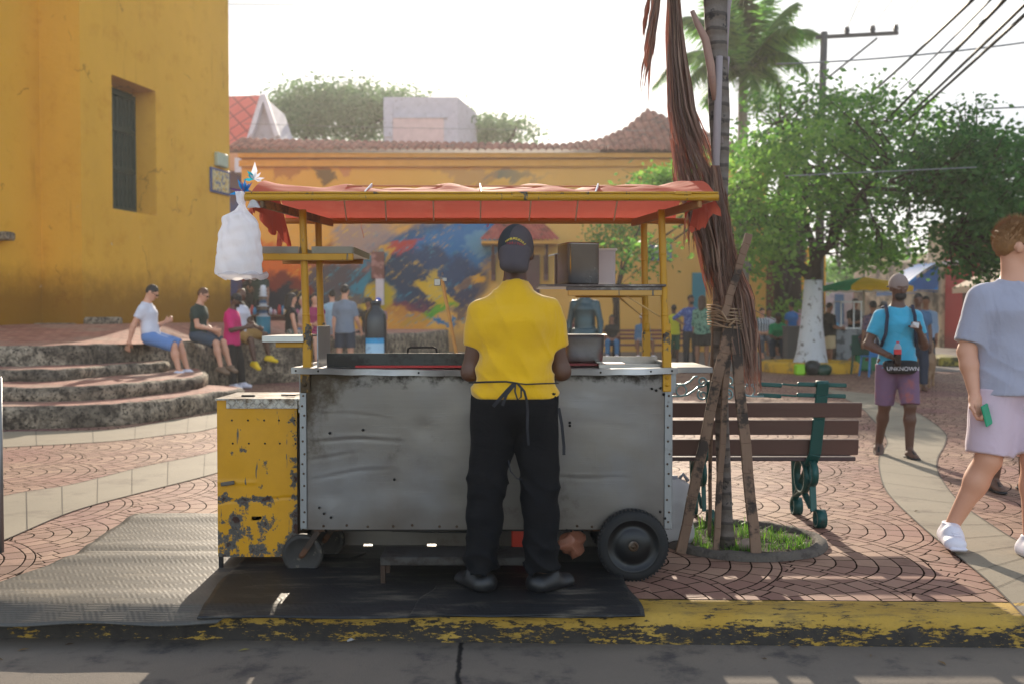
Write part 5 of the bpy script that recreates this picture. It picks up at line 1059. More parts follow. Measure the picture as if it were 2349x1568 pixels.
# hanging plastic bags
def filmm(nm, a):
    m = Mat(nm); m.set(m.mix(m.noise(9, 4), C(222, 224, 232), C(240, 240, 244)), .32, Alpha=a, Specular_IOR_Level=.6); m.bump(m.noise(11, 5, .6, stretch=(1.8, 1, .7), dist=1.8), .55, .02); m.thin(C(232, 232, 238), .55); return m.mat
FILM = filmm('bag_film', 1.0); CLEAR = filmm('clear_film', .35)
bgx = thing('plastic_bag_bundle', 'white bundle of plastic bags tied to the left end of the canopy pole', 'plastic bag', (0, 0, 0)); Yb = 4.78
def bagpt(u, v):
    # outline measured from the photo: (y, xleft, xright)
    tab = [(440, 541, 560), (463, 544, 562), (470, 549, 561), (484, 540, 566), (498, 514, 582), (515, 510, 594), (560, 499, 598), (610, 493, 600), (630, 497, 599)]
    y = 440 + 190 * v; k = 0
    while k < len(tab) - 2 and y > tab[k + 1][0]: k += 1
    t = (y - tab[k][0]) / (tab[k + 1][0] - tab[k][0]); t = min(1, max(0, t)); xl_, xr_ = (tab[k][i] + (tab[k + 1][i] - tab[k][i]) * t for i in (1, 2))
    a = u * 2 * math.pi; q0, q1 = P(xl_, y, Yb), P(xr_, y, Yb); cx, rx = (q0.x + q1.x) / 2, (q1.x - q0.x) / 2; ry = min(rx, .055)
    w_ = .004 * math.sin(a * 5 + v * 9) * (v > .2) + .003 * math.sin(a * 9 - v * 17) + .002 * math.sin(v * 40 + a * 2) * (v > .25)
    return (cx + (rx + w_) * math.copysign(abs(math.cos(a)) ** .8, math.cos(a)), Yb + (ry + w_) * math.sin(a) + .0 , q0.z)
vs, fs = grid(bagpt, 72, 70); mesh_obj('bag', vs, fs, FILM, bgx, True)
def skirt(u, v):
    a = u * 2 * math.pi; q = P(549, 626, Yb); r0 = .112 * (1 + .06 * math.sin(a * 7)); return (q.x + (r0 + .02 * math.sin(v * 3.1) + .012 * math.sin(a * 3 + 1)) * math.cos(a) * (1 - v * .25) + .014 * v, Yb + .06 * math.sin(a), q.z - .03 * v + .006 * math.sin(a * 6 + v * 5))
vs, fs = grid(skirt, 60, 10); mesh_obj('bag_rim', vs, fs, CLEAR, bgx, True)
vs, fs = grid(lambda u, v: (P(581, 0, Yb).x + (.004 + .028 * v) * math.cos(u * 6.283), Yb - .02 + .012 * math.sin(u * 6.283), P(0, 452, Yb).z - .052 * v + .003 * math.sin(u * 12)), 20, 8); o = mesh_obj('small_bag', vs, fs, FILM, smooth=True)
tag(o, 'small white plastic bag tip tied beside the big bag bundle', 'plastic bag')
def rib(nm, lab, px, py, n, L, mats):
    o = thing(nm, lab, 'ribbon', P(px, py, Yb)); r2 = random.Random(px)
    for k, mt in enumerate(mats):
        b = B()
        for i in range(n):
            a = r2.uniform(0, 6.28); e = r2.uniform(-.2, 1.2); l = L * r2.uniform(.5, 1); d = Vector((math.cos(a), .4 * math.sin(a), e)).normalized(); s_ = Vector((-d.z, .2, d.x)) * .008
            b.add([(0, 0, 0), d * l * .5 + s_, d * l, d * l * .55 - s_], [(0, 1, 2, 3)])
        b.ob('ribbon_loop', mt, o)
    return o
RB = pm('ribbon_blue', C(20, 120, 190), .4, thin=.3); RW = pm('ribbon_white', C(226, 226, 232), .4, thin=.4); RP = pm('ribbon_purple', C(110, 70, 120), .5); RT = pm('ribbon_teal', C(20, 170, 190), .4, thin=.3)
rib('tied_ribbon', 'blue and purple plastic ribbon knot at the end of the canopy pole', 558, 441, 9, .07, [RB, RP]); o = rib('ribbon_flower', 'white and teal plastic ribbon sticking up above the canopy corner', 583, 412, 5, .06, [RT, RW])
B().add([(0, 0, 0), (.016, 0, .04), (.004, 0, .085), (-.014, 0, .035)], [(0, 1, 2, 3)]).ob('tall_tip', RW, o)
# ---- rubber mats
def matm(nm, c, rot=0):
    m = Mat(nm); k = 15; fx, fy = m.fl(m.x * k * .7 + (m.noise(9, 2) - .5) * .5), m.fl(m.y * k + (m.noise(9, 2) - .5) * .5); par = m.ab(m.op('MODULO', fx + fy + 1000, 2))
    a = m.sin(m.y * 520 + m.noise(3, 2) * 8); e = m.sin((m.x * .9 + m.y * .5) * 260); h = a * (1 - par * .75) + e * par * .4
    b_ = m.mix(m.noise(2.5, 6, .7), sc3(C(*c), .7), sc3(C(*c), 1.35)); b_ = m.mix(m.step(m.noise(5, 6, .7, stretch=(.5, 2, 1)), .5, .7) * .5, b_, C(132, 122, 106)); b_ = m.mul(.5, b_, m.mix(m.step(h, -.6, .4), (.72, .72, .73), (1, 1, 1)))
    m.set(b_, .5, Specular_IOR_Level=.45); m.bump(h + m.noise(14, 4) * 1.2, .2, .004); return m.mat
def mat_sheet(label, pts, z, mtl, waves=.006):
    g3 = [G(x, y, z) for x, y in pts]; a, b_, c_, d_ = g3; nU, nV = 90, 50; vs = []
    for i in range(nU + 1):
        for j in range(nV + 1):
            u, v = i / nU, j / nV; q = (a.lerp(b_, u)).lerp(d_.lerp(c_, u), v); q.x += .008 * math.sin(v * 9); q.y += .006 * math.sin(u * 13) * (v > .98 or v < .02)
            wv = waves * max(0, math.sin(v * 9.5 + math.sin(u * 3) * .6)) ** 3 * (1 - u * .6) * (1 if waves > .004 else .3)
            kf = KY(q.x) - .262; dd_ = kf - q.y
            if dd_ > 0: wv = -dd_ * .3 - (.008 * math.sin(q.x * 5) ** 2 if pts[0][0] < 400 else 0) * min(1, dd_ * 9)
            vs.append((q.x, q.y, z + wv + .0012 * nz3(q.x * 6, q.y * 6, z * 90)))
    fs = [(i * (nV + 1) + j, (i + 1) * (nV + 1) + j, (i + 1) * (nV + 1) + j + 1, i * (nV + 1) + j + 1) for i in range(nU) for j in range(nV)]
    o = mesh_obj('rubber_mat', vs, fs, mtl, smooth=True); md = o.modifiers.new('thickness', 'SOLIDIFY'); md.thickness = .006; md.offset = -1
    return tag(o, label, 'mat')
MT = matm('mat_grey', (74, 72, 68)); MTB = matm('mat_black', (20, 22, 25))
mat_sheet('sunlit grey rubber mat lying furthest back beside the yellow cabinet', [(310, 1178), (1440, 1182), (1400, 1292), (165, 1276)], .014, MT, .012)
mat_sheet('worn grey rubber mat running under the cabinet with its torn front edge on the kerb', [(200, 1265), (840, 1268), (495, 1410), (-200, 1408)], .022, MT, .014)
mat_sheet('black rubber mat under the vendor feet and cart with a slanted right end', [(560, 1275), (1408, 1290), (1478, 1404), (450, 1402)], .031, MTB, .002)
mat_sheet('thin black rubber sheet overlapping the front of the vendor mat', [(1000, 1345), (1430, 1345), (1472, 1401), (935, 1399)], .040, MTB, .001)
r2 = random.Random(5)
for (px, py, c) in ((797, 1473, 'crumpled white paper scrap on the road below the kerb'),): tag(B().add([(0, 0, .004), (.03, .004, .012), (.034, .02, .004), (.012, .026, .014), (-.006, .014, .006)], [(0, 1, 2, 3, 4)]).ob('paper_scrap', pm('paper', C(190, 186, 184), .8), loc=G(px, py, -.12)), c, 'litter')
# metal post at the left picture edge
q = P(3, 1240, 5.0); tag(B().tube([(0, 0, -.0), (0, 0, .98)], .018, 16).lathe([(.018, .98), (.016, .985), (.0001, .986)], n=16).ob('metal_post', GALV, loc=(G(0, 1265).x + .004, G(0, 1265).y, 0)), 'plain grey metal post at the left edge of the picture', 'post')
# ================================================================== PEOPLE IN THE PLACE
def wrinkled(nm, c, st=(1.4, 1.4, .6), am=.5, sheen=.4):
    m = Mat(nm); n = m.noise(4.5, 3, .45, stretch=st, dist=1.4); n2 = m.noise(13, 3, .5, stretch=(st[2] * 1.6, st[2] * 1.6, st[0]), dist=1.0); b = m.mix(m.noise(5, 4), sc3(C(*c), .9), sc3(C(*c), 1.08)); m.set(b, .85, Specular_IOR_Level=.2, Sheen_Weight=sheen); m.bump(n + n2 * .12 + m.noise(260, 2) * .03, am, .035); return m.mat
YSH = wrinkled('vendor_yellow', (218, 168, 16)); BLK = cloth('black', (20, 21, 24)); BLK2 = wrinkled('black_trouser', (15, 16, 19), (.7, .7, 1.4), .4, 0)
ve, J, K = person('man seen from behind in yellow polo, backwards cap and black trousers at the cart', (P(1181, 0, 4.66).x, 4.64, .043), 0, 1.70,
    pose=dict(shz=.105, shw=.158, t=(.0, .06, 1), hd=(.03, .34, .94), fc=(.12, .8, -.5), ua_r=(.24, .10, -.97), fa_r=(-.25, .93, .12), ua_l=(-.20, .06, -.98), fa_l=(.28, .93, .06), th_r=(.06, .02, -1), sh_r=(.03, -.04, -1), th_l=(-.10, .02, -1), sh_l=(-.06, -.03, -1), ft_r=(.8, .62, 0), ft_l=(-.6, .8, 0)),
    skin='dark', shirt=YSH, sleeve=.60, hem=-.015, cinch=.872, pants=BLK2, leg=1.97, shoes=(pm('shoe_black', C(24, 24, 26), .45), 'shoe'), hair=None, hairstyle='bald', vox=.0075, loose=.017, plo=.026, fold=.0075, build=1.0, collar=True, name='vendor')
hp, s = K['hp'], K['s']; HM = K['HM']; hs_, fc_, hd_ = HM[:, 0], HM[:, 1], HM[:, 2]
# backwards cap: dark mesh crown, grey-brown front panel now at the back, visor hanging over the neck
CAPD = cloth('cap_dark', (24, 34, 42)); CAPG = cloth('cap_panel', (66, 58, 62))
cap_o = sdf('cap', [ell(hp(0, -.014, .152), np.array((.088, .105, .118)) * s, HM, .01, clip=[(tuple(-hd_ + .1 * fc_), float((-hd_ + .1 * fc_) @ hp(0, 0, .10)))])], .008, CAPD, ve)
pn = sdf('cap_panel', [ell(hp(.012, -.020, .148), np.array((.079, .105, .114)) * s, HM, .01, clip=[(tuple(fc_), float(fc_ @ hp(0, -.035, 0))), (tuple(-hd_), float(-hd_ @ hp(0, 0, .085)))]),], .007, CAPG, ve)
vis = sdf('visor', [cap(hp(-.035, -.095, .095), hp(-.03, -.118, .018), .034 * s, .030 * s, 1.0, hs_), cap(hp(.05, -.092, .095), hp(.05, -.112, .005), .034 * s, .028 * s, 1.0, hs_), cap(hp(0, -.10, .09), hp(.01, -.125, .01), .036 * s, .034 * s, k=.03)], .008, CAPG, ve, [(tuple(fc_ * 1.0), float(fc_ @ hp(0, -.088, 0)))])
from mathutils.bvhtree import BVHTree
def cap_text(txt, zc, dz, size, mtx, nm, span, tilt, xs=.012):
    """each letter laid on the curved back panel: cast onto the cap from behind"""
    trees = [BVHTree.FromPolygons([v.co[:] for v in o.data.vertices], [p_.vertices[:] for p_ in o.data.polygons]) for o in (cap_o, pn, vis)]; vs_, fs_ = [], []
    for i, chx in enumerate(txt):
        me = text_mesh(chx, size, mtx, ve); f = (i / (len(txt) - 1) - .5); xx = xs + f * span; zz = zc - dz * (2 * f) ** 2 - tilt * f; al = -(8 * dz * f / span + tilt / span); n0 = len(vs_)
        for v in me.vertices:
            lx = xx + v.co.x * math.cos(al) - v.co.y * math.sin(al); lz = zz + v.co.y * math.cos(al) + v.co.x * math.sin(al); o0 = hp(lx, -.3, lz); best = .3 * s
            for t in trees:
                h_ = t.ray_cast(Vector(o0), Vector(fc_), .4)
                if h_[0] is not None: best = min(best, h_[3])
            vs_.append(tuple(o0 + fc_ * (best - (.0016 if v.co.z > 0 else .0006))))
        fs_ += [tuple(n0 + k for k in p_.vertices) for p_ in me.polygons]
    mesh_obj(nm, vs_, fs_, mtx, ve)
cap_text('HAMBURGUESAS', .150, .014, .0155, pm('thread_gold', C(226, 196, 50), .6, bump=0), 'yellow_lettering', .088, .016)
cap_text('CARITOS', .126, .002, .016, pm('thread_red', C(170, 30, 44), .6, bump=0), 'red_lettering', .074, .012)
# collar
T_, Sx_, Fw_ = K['T'], K['Sx'], K['Fw']; nb = J['nb']
sdf('collar', [cap(nb - T_ * .035 * s, nb + T_ * .030 * s + Fw_ * .012, .078 * s, .068 * s, 1.0, Sx_), ell(nb + Sx_ * .058 * s + T_ * .005 * s + Fw_ * .035, (.035, .04, .03), None, .02)], .007, YSH, ve, [(tuple(T_ + .1 * Fw_), float((T_ + .1 * Fw_) @ (nb + T_ * .048 * s)))], lambda x, y, z: .002 * np.sin(z * 120 + x * 30))
# apron ties: black strings crossing the back, with a bow and hanging ends
b = B(); zt_ = P(0, 872, 4.66).z - .043; bx = 0.012; yb = -.168
def apt(x, z, dy=0): return (x, yb + dy + .32 * x * x * 3, z)
b.tube([apt(-.21, zt_ - .004, .06), apt(-.13, zt_ + .004, .02), apt(-.04, zt_ + .008), apt(bx, zt_)], .0045, 6); b.tube([apt(bx, zt_), apt(.05, zt_ - .004), apt(.13, zt_ - .003, .02), apt(.20, zt_ - .006, .06)], .0035, 6)
def strap(pts, w_=.011):
    vs = []; fs = []
    for i, p_ in enumerate(pts):
        d = Vector(pts[min(i + 1, len(pts) - 1)]) - Vector(pts[max(i - 1, 0)]); sd = d.cross(Vector((0, 1, 0))).normalized() * w_ / 2; vs += [Vector(p_) - sd, Vector(p_) + sd]
    b.add(vs, [(2 * i, 2 * i + 1, 2 * i + 3, 2 * i + 2) for i in range(len(pts) - 1)])
strap([apt(bx - .015, zt_), apt(bx - .045, zt_ - .03, -.006), apt(bx - .085, zt_ - .075, -.008), apt(bx - .11, zt_ - .105, -.006)], .016); strap([apt(bx - .01, zt_), apt(bx - .05, zt_ - .05, -.01), apt(bx - .068, zt_ - .10, -.01)], .013)
strap([apt(bx - .01, zt_), apt(bx - .012, zt_ - .035, -.012), apt(bx + .0, zt_ - .072, -.014), apt(bx + .016, zt_ - .06, -.014), apt(bx + .016, zt_ - .02, -.012), apt(bx + .004, zt_, -.004)], .008)
strap([apt(bx, zt_), apt(bx + .03, zt_ - .035, -.012), apt(bx + .042, zt_ - .08, -.010), apt(bx + .046, zt_ - .125, -.006), apt(bx + .044, zt_ - .2, -.01), apt(bx + .05, zt_ - .28, .0)], .011)
strap([apt(bx + .19, zt_ - .12, .06), apt(bx + .205, zt_ - .2, .06), apt(bx + .215, zt_ - .30, .07), apt(bx + .215, zt_ - .34, .07)], .014); strap([apt(-.03, .62, .1), apt(-.02, .57, .09), apt(.01, .535, .1), apt(.03, .53, .1)], .006)
b.ob('apron_ties', pm('strap_black', C(24, 25, 32), .7), ve)
# ---- man in grey at the right
GRT = wrinkled('grey_tee', (160, 160, 176)); GSH = wrinkled('grey_shorts', (200, 178, 190), (1.2, 1.2, .7), .4); WSN = pm('white_sneaker', C(216, 212, 222), .5, var=.05)
GING = pm('ginger_hair', C(146, 104, 62), .6, var=.3, vs=60, bump=.6, bs=220)
yawR = math.pi - .05; Yr_ = 5.60
mr, J, K = person('tall ginger haired man in pale grey t-shirt and shorts holding a green phone', (P(2338, 0, Yr_).x, Yr_, -.0), yawR, 1.85,
    pose=dict(t=(0, -.02, 1), hd=(.04, .06, 1), fc=(-.98, .02, 0), ua_r=(.26, .05, -1), fa_r=(-.06, .30, -1), ua_l=(-.2, -.2, -1), fa_l=(0, .3, -1), th_r=(.12, .10, -1), sh_r=(.42, -.22, -1), th_l=(.06, .22, -1), sh_l=(.08, .10, -1), ft_r=(.22, 1, -.05), ft_l=(.05, 1, 0), curl_r=1.0, pn_r=(-.5, .85, 0), hv_r=(-.12, .25, -1)),
    skin='light', shirt=GRT, sleeve=.84, hem=-.09, pants=GSH, leg=.93, shoes=(WSN, 'sneaker'), hair=GING, hairstyle='tall', vox=.0075, loose=.024, plo=.026, fold=.004, build=1.12, glasses=pm('glass_black', C(18, 18, 20), .2))
for q in 'r':
    an, ft = J['an_' + q], un((.12, 1, .02)); o = B()
    for i in range(5): c_ = an + ft * (.075 + .02 * i) + np.array([0, 0, -.002 - .010 * i + .012]); o.bar(tuple(c_ - np.array([.022, 0, 0])), tuple(c_ + np.array([.022, 0, .003])), .007, .005)
    o.ob('laces', pm('lace_white', C(222, 218, 226), .7), mr); B().box(tuple(J['heel_' + q] * .45 + J['toe_' + q] * .55 + np.array([0, 0, -.022])), (.093, .27, .02), Matrix.Rotation(-.12, 3, 'Z'), .008).ob('sole', WSN, mr)
ah = J['hand_r']; M = Matrix.Rotation(yawR, 4, 'Z'); pw = Vector(mr.location) + (M @ Vector(ah + np.array([-.012, .03, -.01])))
ph = thing('phone', 'mobile phone in a mint green case held by the man in grey', 'phone', pw, yawR); ph.rotation_euler = (R(8), R(14), yawR + .7)
B().box((0, 0, 0), (.065, .012, .118), None, .004).ob('case', pm('mint_case', C(30, 150, 110), .4), ph); B().lathe([(.0001, -.008), (.005, -.008), (.006, -.006)], (.018, 0, .04), 12, 'Y').lathe([(.0001, -.008), (.004, -.008), (.005, -.006)], (.004, 0, .04), 12, 'Y').ob('camera_lens', pm('lens_black', C(10, 10, 12), .15), ph)
B().tube([(.01, .165, .93), (.015, .172, .86), (.022, .17, .80)], .0035, 6).tube([(-.02, .165, .93), (-.03, .172, .87), (-.034, .17, .82)], .0035, 6).ob('drawstring', WSN, mr)
# ---- man in cyan
CY = wrinkled('cyan_tee', (60, 160, 192), (1, 1, 1.5)); PUR = cloth('mauve_shorts', (112, 86, 112), .9, col2=C(150, 90, 90), th=(.5, .7), s2=6)
mc, J, K = person('man in cyan t-shirt, backwards beige cap and mauve shorts walking towards us with a drink', (P(2066, 0, 9.35).x, 9.35, 0), math.pi - .12, 1.71,
    pose=dict(t=(0, .02, 1), hd=(0, .18, 1), fc=(-.15, 1, -.2), ua_r=(.38, -.05, -1), fa_r=(-.62, .75, -.38), ua_l=(-.30, -.02, -1), fa_l=(.38, .62, .62), th_r=(.02, -.06, -1), sh_r=(.03, -.42, -1), th_l=(-.01, .26, -1), sh_l=(0, -.02, -1), ft_r=(.25, 1, -.35), ft_l=(-.15, 1, 0), curl_r=1.1, pn_r=(-.3, .3, .2), curl_l=1.2, pn_l=(.2, .5, -.6)),
    skin='dark', shirt=CY, sleeve=.62, hem=-.07, pants=PUR, leg=.98, shoes=(pm('flipflop', C(24, 22, 24), .7), 'flip'), hairstyle='bald', hat=(cloth('cap_beige', (132, 116, 110)), 'capback'), vox=.0085, loose=.010, plo=.014, fold=.003, build=.97, beard=HAIRD)
bp = thing('belt_bag', None, None); bp.parent = mc; bp.name = 'belt_bag'
sdf('pouch', [cap((-.085, .155, .845), (.085, .155, .845), .06, k=.03), cap((-.13, .135, .875), (.13, .135, .875), .03, k=.04)], .010, cloth('bag_black', (24, 24, 28)), bp)
me = text_mesh('UNKNOWN', .052, pm('print_white', C(214, 214, 218), .6, bump=0), bp); tx = bpy.data.objects.new('lettering', me); COL.objects.link(tx); tx.parent = bp; tx.location = (.0, .2185, .838); tx.rotation_euler = (math.pi / 2, 0, math.pi)
b = B(); 
for s_ in (-1, 1): b.tube([(.12 * s_, -.13, 1.18), (.125 * s_, -.04, 1.40), (.118 * s_, .06, 1.41), (.122 * s_, .135, 1.32), (.135 * s_, .13, 1.15), (.16 * s_, .06, 1.04)], .016, 8)
b.ob('backpack_strap', cloth('navy', (24, 34, 58)), mc)
sdf('backpack', [cap((0, -.2, 1.05), (0, -.19, 1.3), .13, .11, 1.2)], .02, cloth('navy', (24, 34, 58)), mc)
M = Matrix.Rotation(math.pi - .12, 4, 'Z'); hw = Vector(mc.location) + M @ Vector(J['hand_r'])
o = thing('drink_bottle', 'clear bottle of dark cola with red label held by the man in cyan', 'bottle', hw + Vector((0, -.02, -.09)))
B().lathe([(.0001, 0), (.03, .0), (.032, .02), (.030, .06), (.032, .10), (.033, .13)], n=20).ob('drink', pm('cola', C(30, 14, 14), .15), o); B().lathe([(.0335, .11), (.0335, .155)], n=20).ob('label_band', pm('label_red', C(190, 40, 46), .4), o)
B().lathe([(.033, .13), (.032, .17), (.022, .195), (.012, .205), (.012, .212)], n=20).ob('bottle_neck', CLEAR, o); B().lathe([(.014, .21), (.014, .225), (.0001, .226)], n=16).ob('bottle_cap', pm('label_red', C(190, 40, 46)), o)
hw = Vector(mc.location) + M @ Vector(J['hand_l']); tag(B().add([(-.05, -.01, -.02), (.02, -.03, -.03), (.035, -.01, .02), (-.02, .0, .03), (-.03, -.04, .0)], [(0, 1, 2, 3), (0, 4, 1), (4, 3, 2, 1)]).ob('paper_napkin', pm('paper', C(190, 186, 184)), loc=hw + Vector((-.02, -.03, .0))), 'white paper napkin held up by the man in cyan', 'napkin')
# ---- man mostly hidden behind the man in grey
person('dark skinned man in dark clothes and sandals, mostly hidden behind the man in grey', (P(2328, 0, 7.5).x, 7.5, 0), math.pi + .1, 1.70,
    pose=dict(ua_r=(.42, -.05, -1), fa_r=(.0, .15, -1), th_r=(.0, .1, -1), sh_r=(.02, -.15, -1), th_l=(-.1, .0, -1), sh_l=(-.05, -.1, -1), ft_r=(.2, 1, 0)), skin='dark', shirt=cloth('dark_tee', (40, 40, 60)), pants=cloth('dark_shorts', (36, 36, 44)), leg=.95, shoes=(pm('sandal_black', C(24, 22, 24), .7), 'flip'), vox=.011)
# ---- seated on the terrace edge, left
SIT = dict(th_r=(.10, 1, -.32), sh_r=(.02, .22, -1), th_l=(-.06, 1, -.30), sh_l=(-.02, .3, -1))
LOOK = dict(hd=(0, .38, .92), fc=(0, .75, -.65)); DENIM = cloth('denim', (96, 128, 178)); WHT = cloth('white', (206, 206, 216)); KHA = cloth('khaki', (150, 116, 60)); DGR = cloth('dark_green', (38, 54, 48)); PNK = cloth('pink', (206, 20, 108)); NAVY = cloth('navy_cloth', (40, 50, 66))
def place(px, Y): return P(px, 700, Y).x, Y
x, y = place(346, 15.6); person('man in white t-shirt and denim shorts sitting leftmost on the terrace edge', (x, y, 0), R(-92), 1.78,
    pose=dict(SIT, seat=.90, t=(0, -.16, 1), hd=(0, .5, .85), fc=(0, .8, -.5), ua_l=(-.05, .15, -1), fa_l=(.3, .85, .35), ua_r=(.1, -.45, -.9), fa_r=(.05, -.25, -1), ft_r=(0, 1, -.3), ft_l=(.1, 1, -.3)), skin='light', shirt=WHT, pants=DENIM, leg=1.0, shoes=(WSN, 'sneaker'), vox=.014, hair=HAIRD, glasses=pm('glass_black', C(18, 18, 20)))
x, y = place(454, 16.95); person('young man in dark green t-shirt and shorts bent over a phone on the terrace edge', (x, y, 0), R(-100), 1.72,
    pose=dict(SIT, seat=.90, t=(0, .05, 1), **LOOK, ua_l=(.0, .15, -1), fa_l=(.3, .8, -.35), ua_r=(.1, .25, -1), fa_r=(-.2, 1, -.2), ft_r=(.1, 1, -.3), ft_l=(.3, 1, -.3)), skin='light', shirt=DGR, pants=cloth('slate', (58, 70, 84)), leg=.92, shoes=(pm('tan_shoe', C(120, 96, 76), .8), 'shoe'), vox=.014, hair=pm('brown_hair', C(92, 56, 34), .6), glasses=pm('glass_black', C(18, 18, 20)))
x, y = place(531, 17.95); person('man in bright pink t-shirt and black trousers leaning on the terrace wall', (x, y, 0), R(-98), 1.72,
    pose=dict(t=(0, .02, 1), hd=(0, .42, .9), fc=(0, .7, -.7), ua_l=(-.05, .2, -1), fa_l=(.3, .9, .35), ua_r=(.1, .25, -1), fa_r=(-.4, .9, .2), th_r=(.05, .12, -1), sh_r=(.02, .05, -1), th_l=(-.02, .25, -1), sh_l=(0, .1, -1)), skin='dark', shirt=PNK, sleeve=.9, hem=-.14, pants=BLK, leg=1.95, shoes=(WSN, 'sneaker'), vox=.014, hat=(cloth('cap_black', (26, 26, 30)), 'cap'), beard=HAIRD)
x, y = place(547, 19.1); person('bald man in white t-shirt and bright yellow shoes sitting behind the man in pink', (x, y, 0), R(-115), 1.80,
    pose=dict(SIT, seat=.90, t=(0, .02, 1), hd=(0, .3, .92), fc=(.1, .8, -.5), ua_l=(-.2, .3, -1), fa_l=(.2, 1, -.3), ua_r=(.3, -.2, -1), fa_r=(.1, -.1, -1), th_l=(-.55, .9, -.1), sh_l=(-.15, .1, -1), ft_l=(-.4, 1, -.2), ft_r=(.3, 1, -.4)), skin='dark', shirt=WHT, pants=KHA, leg=.9, shoes=(pm('yellow_shoe', C(236, 196, 0), .6), 'sneaker'), vox=.014, hairstyle='bald')
# ---- people behind the cart, left part
x, y = place(598, 24.5); person('street seller in dark green top behind the goods table', (x, y, .89), R(170), 1.62, pose=dict(ua_r=(.3, .3, -1), fa_r=(-.2, 1, .3), hd=(0, .2, 1)), shirt=DGR, pants=BLK, leg=1.9, vox=.022)
x, y = place(572, 26); person('person in dark clothes raising a hand behind the street vendor table', (x, y, .89), R(150), 1.62, pose=dict(ua_l=(-.4, .3, -.6), fa_l=(.1, .5, .9)), shirt=BLK, pants=BLK, leg=1.9, vox=.022, skin='dark')
x, y = place(668, 20.3); person('dark haired woman in black top and floral shorts sitting on the terrace', (x, y, .0), R(-75), 1.66, pose=dict(SIT, seat=.90, hd=(0, .1, 1), ua_l=(-.1, .3, -1), fa_l=(.2, 1, -.2), ua_r=(.15, .2, -1)), skin='light', shirt=BLK, sleeve=.1, pants=cloth('floral', (70, 92, 84), col2=C(170, 150, 140), th=(.5, .55), s2=20), leg=.6, hairstyle='long', vox=.02)
x, y = place(697, 21.6); person('blonde woman in pale top sitting behind the woman in black', (x, y, .0), R(100), 1.62, pose=dict(SIT, seat=.90), skin='light', shirt=cloth('pale_pink', (206, 180, 180)), pants=DENIM, hair=pm('blond_hair', C(216, 190, 150), .6), hairstyle='bun', vox=.022)
x, y = place(722, 20.7); person('woman in magenta dress sitting on the terrace edge with bare legs hanging', (x, y, .0), R(-150), 1.68, pose=dict(SIT, seat=.90, fc=(.2, 1, 0), ua_r=(.1, .3, -1), fa_r=(-.3, 1, 0)), skin='light', shirt=cloth('magenta', (150, 40, 84)), sleeve=.15, pants=cloth('magenta', (150, 40, 84)), leg=.75, hairstyle='long', vox=.02)
x, y = place(762, 22.2); person('woman in pale blue off shoulder top standing beside the man in grey t-shirt', (x, y, .25), R(30), 1.62, pose=dict(ua_l=(-.3, .1, -1)), skin='light', shirt=cloth('pale_blue', (150, 176, 190)), sleeve=1.3, pants=cloth('pale_pants', (170, 160, 160)), leg=1.8, hairstyle='bun', vox=.022)
x, y = place(791, 20.5); person('man seen from behind in a grey t-shirt and dark shorts, standing beyond the cart', (x, y, .08), R(-6), 1.86, pose=dict(fc=(.1, 1, 0), ua_r=(.22, .1, -1), fa_r=(.1, .5, -.6), ua_l=(-.14, -.05, -1), fa_l=(-.02, .1, -1)), skin='light', shirt=cloth('heather', (116, 126, 140)), sleeve=.75, hem=-.12, pants=NAVY, leg=.9, shoes=(WSN, 'sneaker'), vox=.016)
x, y = place(846, 24); person('seated man in dark shirt and black cap beyond the bottle shaped bin', (x, y, 0), R(140), 1.7, pose=dict(SIT, seat=.85), skin='brown', shirt=BLK, pants=BLK, leg=1.8, hat=(cloth('cap_black', (26, 26, 30)), 'cap'), vox=.022)
x, y = place(868, 24.6); person('person with blue headband beside the man in black cap', (x, y, 0), R(160), 1.72, pose=dict(SIT, seat=.85), skin='light', shirt=cloth('mauve', (130, 96, 110)), pants=DENIM, hair=pm('blue_band', C(40, 80, 190), .6), vox=.022)
# statue
stt, J, K = person('dark bronze statue of a striding bare chested man beyond the cart', (P(1343, 0, 17).x, 17, .0), R(160), 1.96, pose=dict(ua_r=(.25, -.05, -1), fa_r=(.08, .1, -1), ua_l=(-.3, .2, -1), fa_l=(-.1, .3, -1), th_r=(.2, .15, -1), th_l=(-.15, -.1, -1)), skin='bronze', pants=SK['bronze'], leg=1.9, plo=.03, shoes=(SK['bronze'], 'shoe'), hairstyle='short', hair=SK['bronze'], vox=.016, fold=.006, build=1.12, name='statue', cat='statue')
B().box((0, 0, -.02), (.9, .9, .08), None, .01).ob('plinth', STONE, stt)
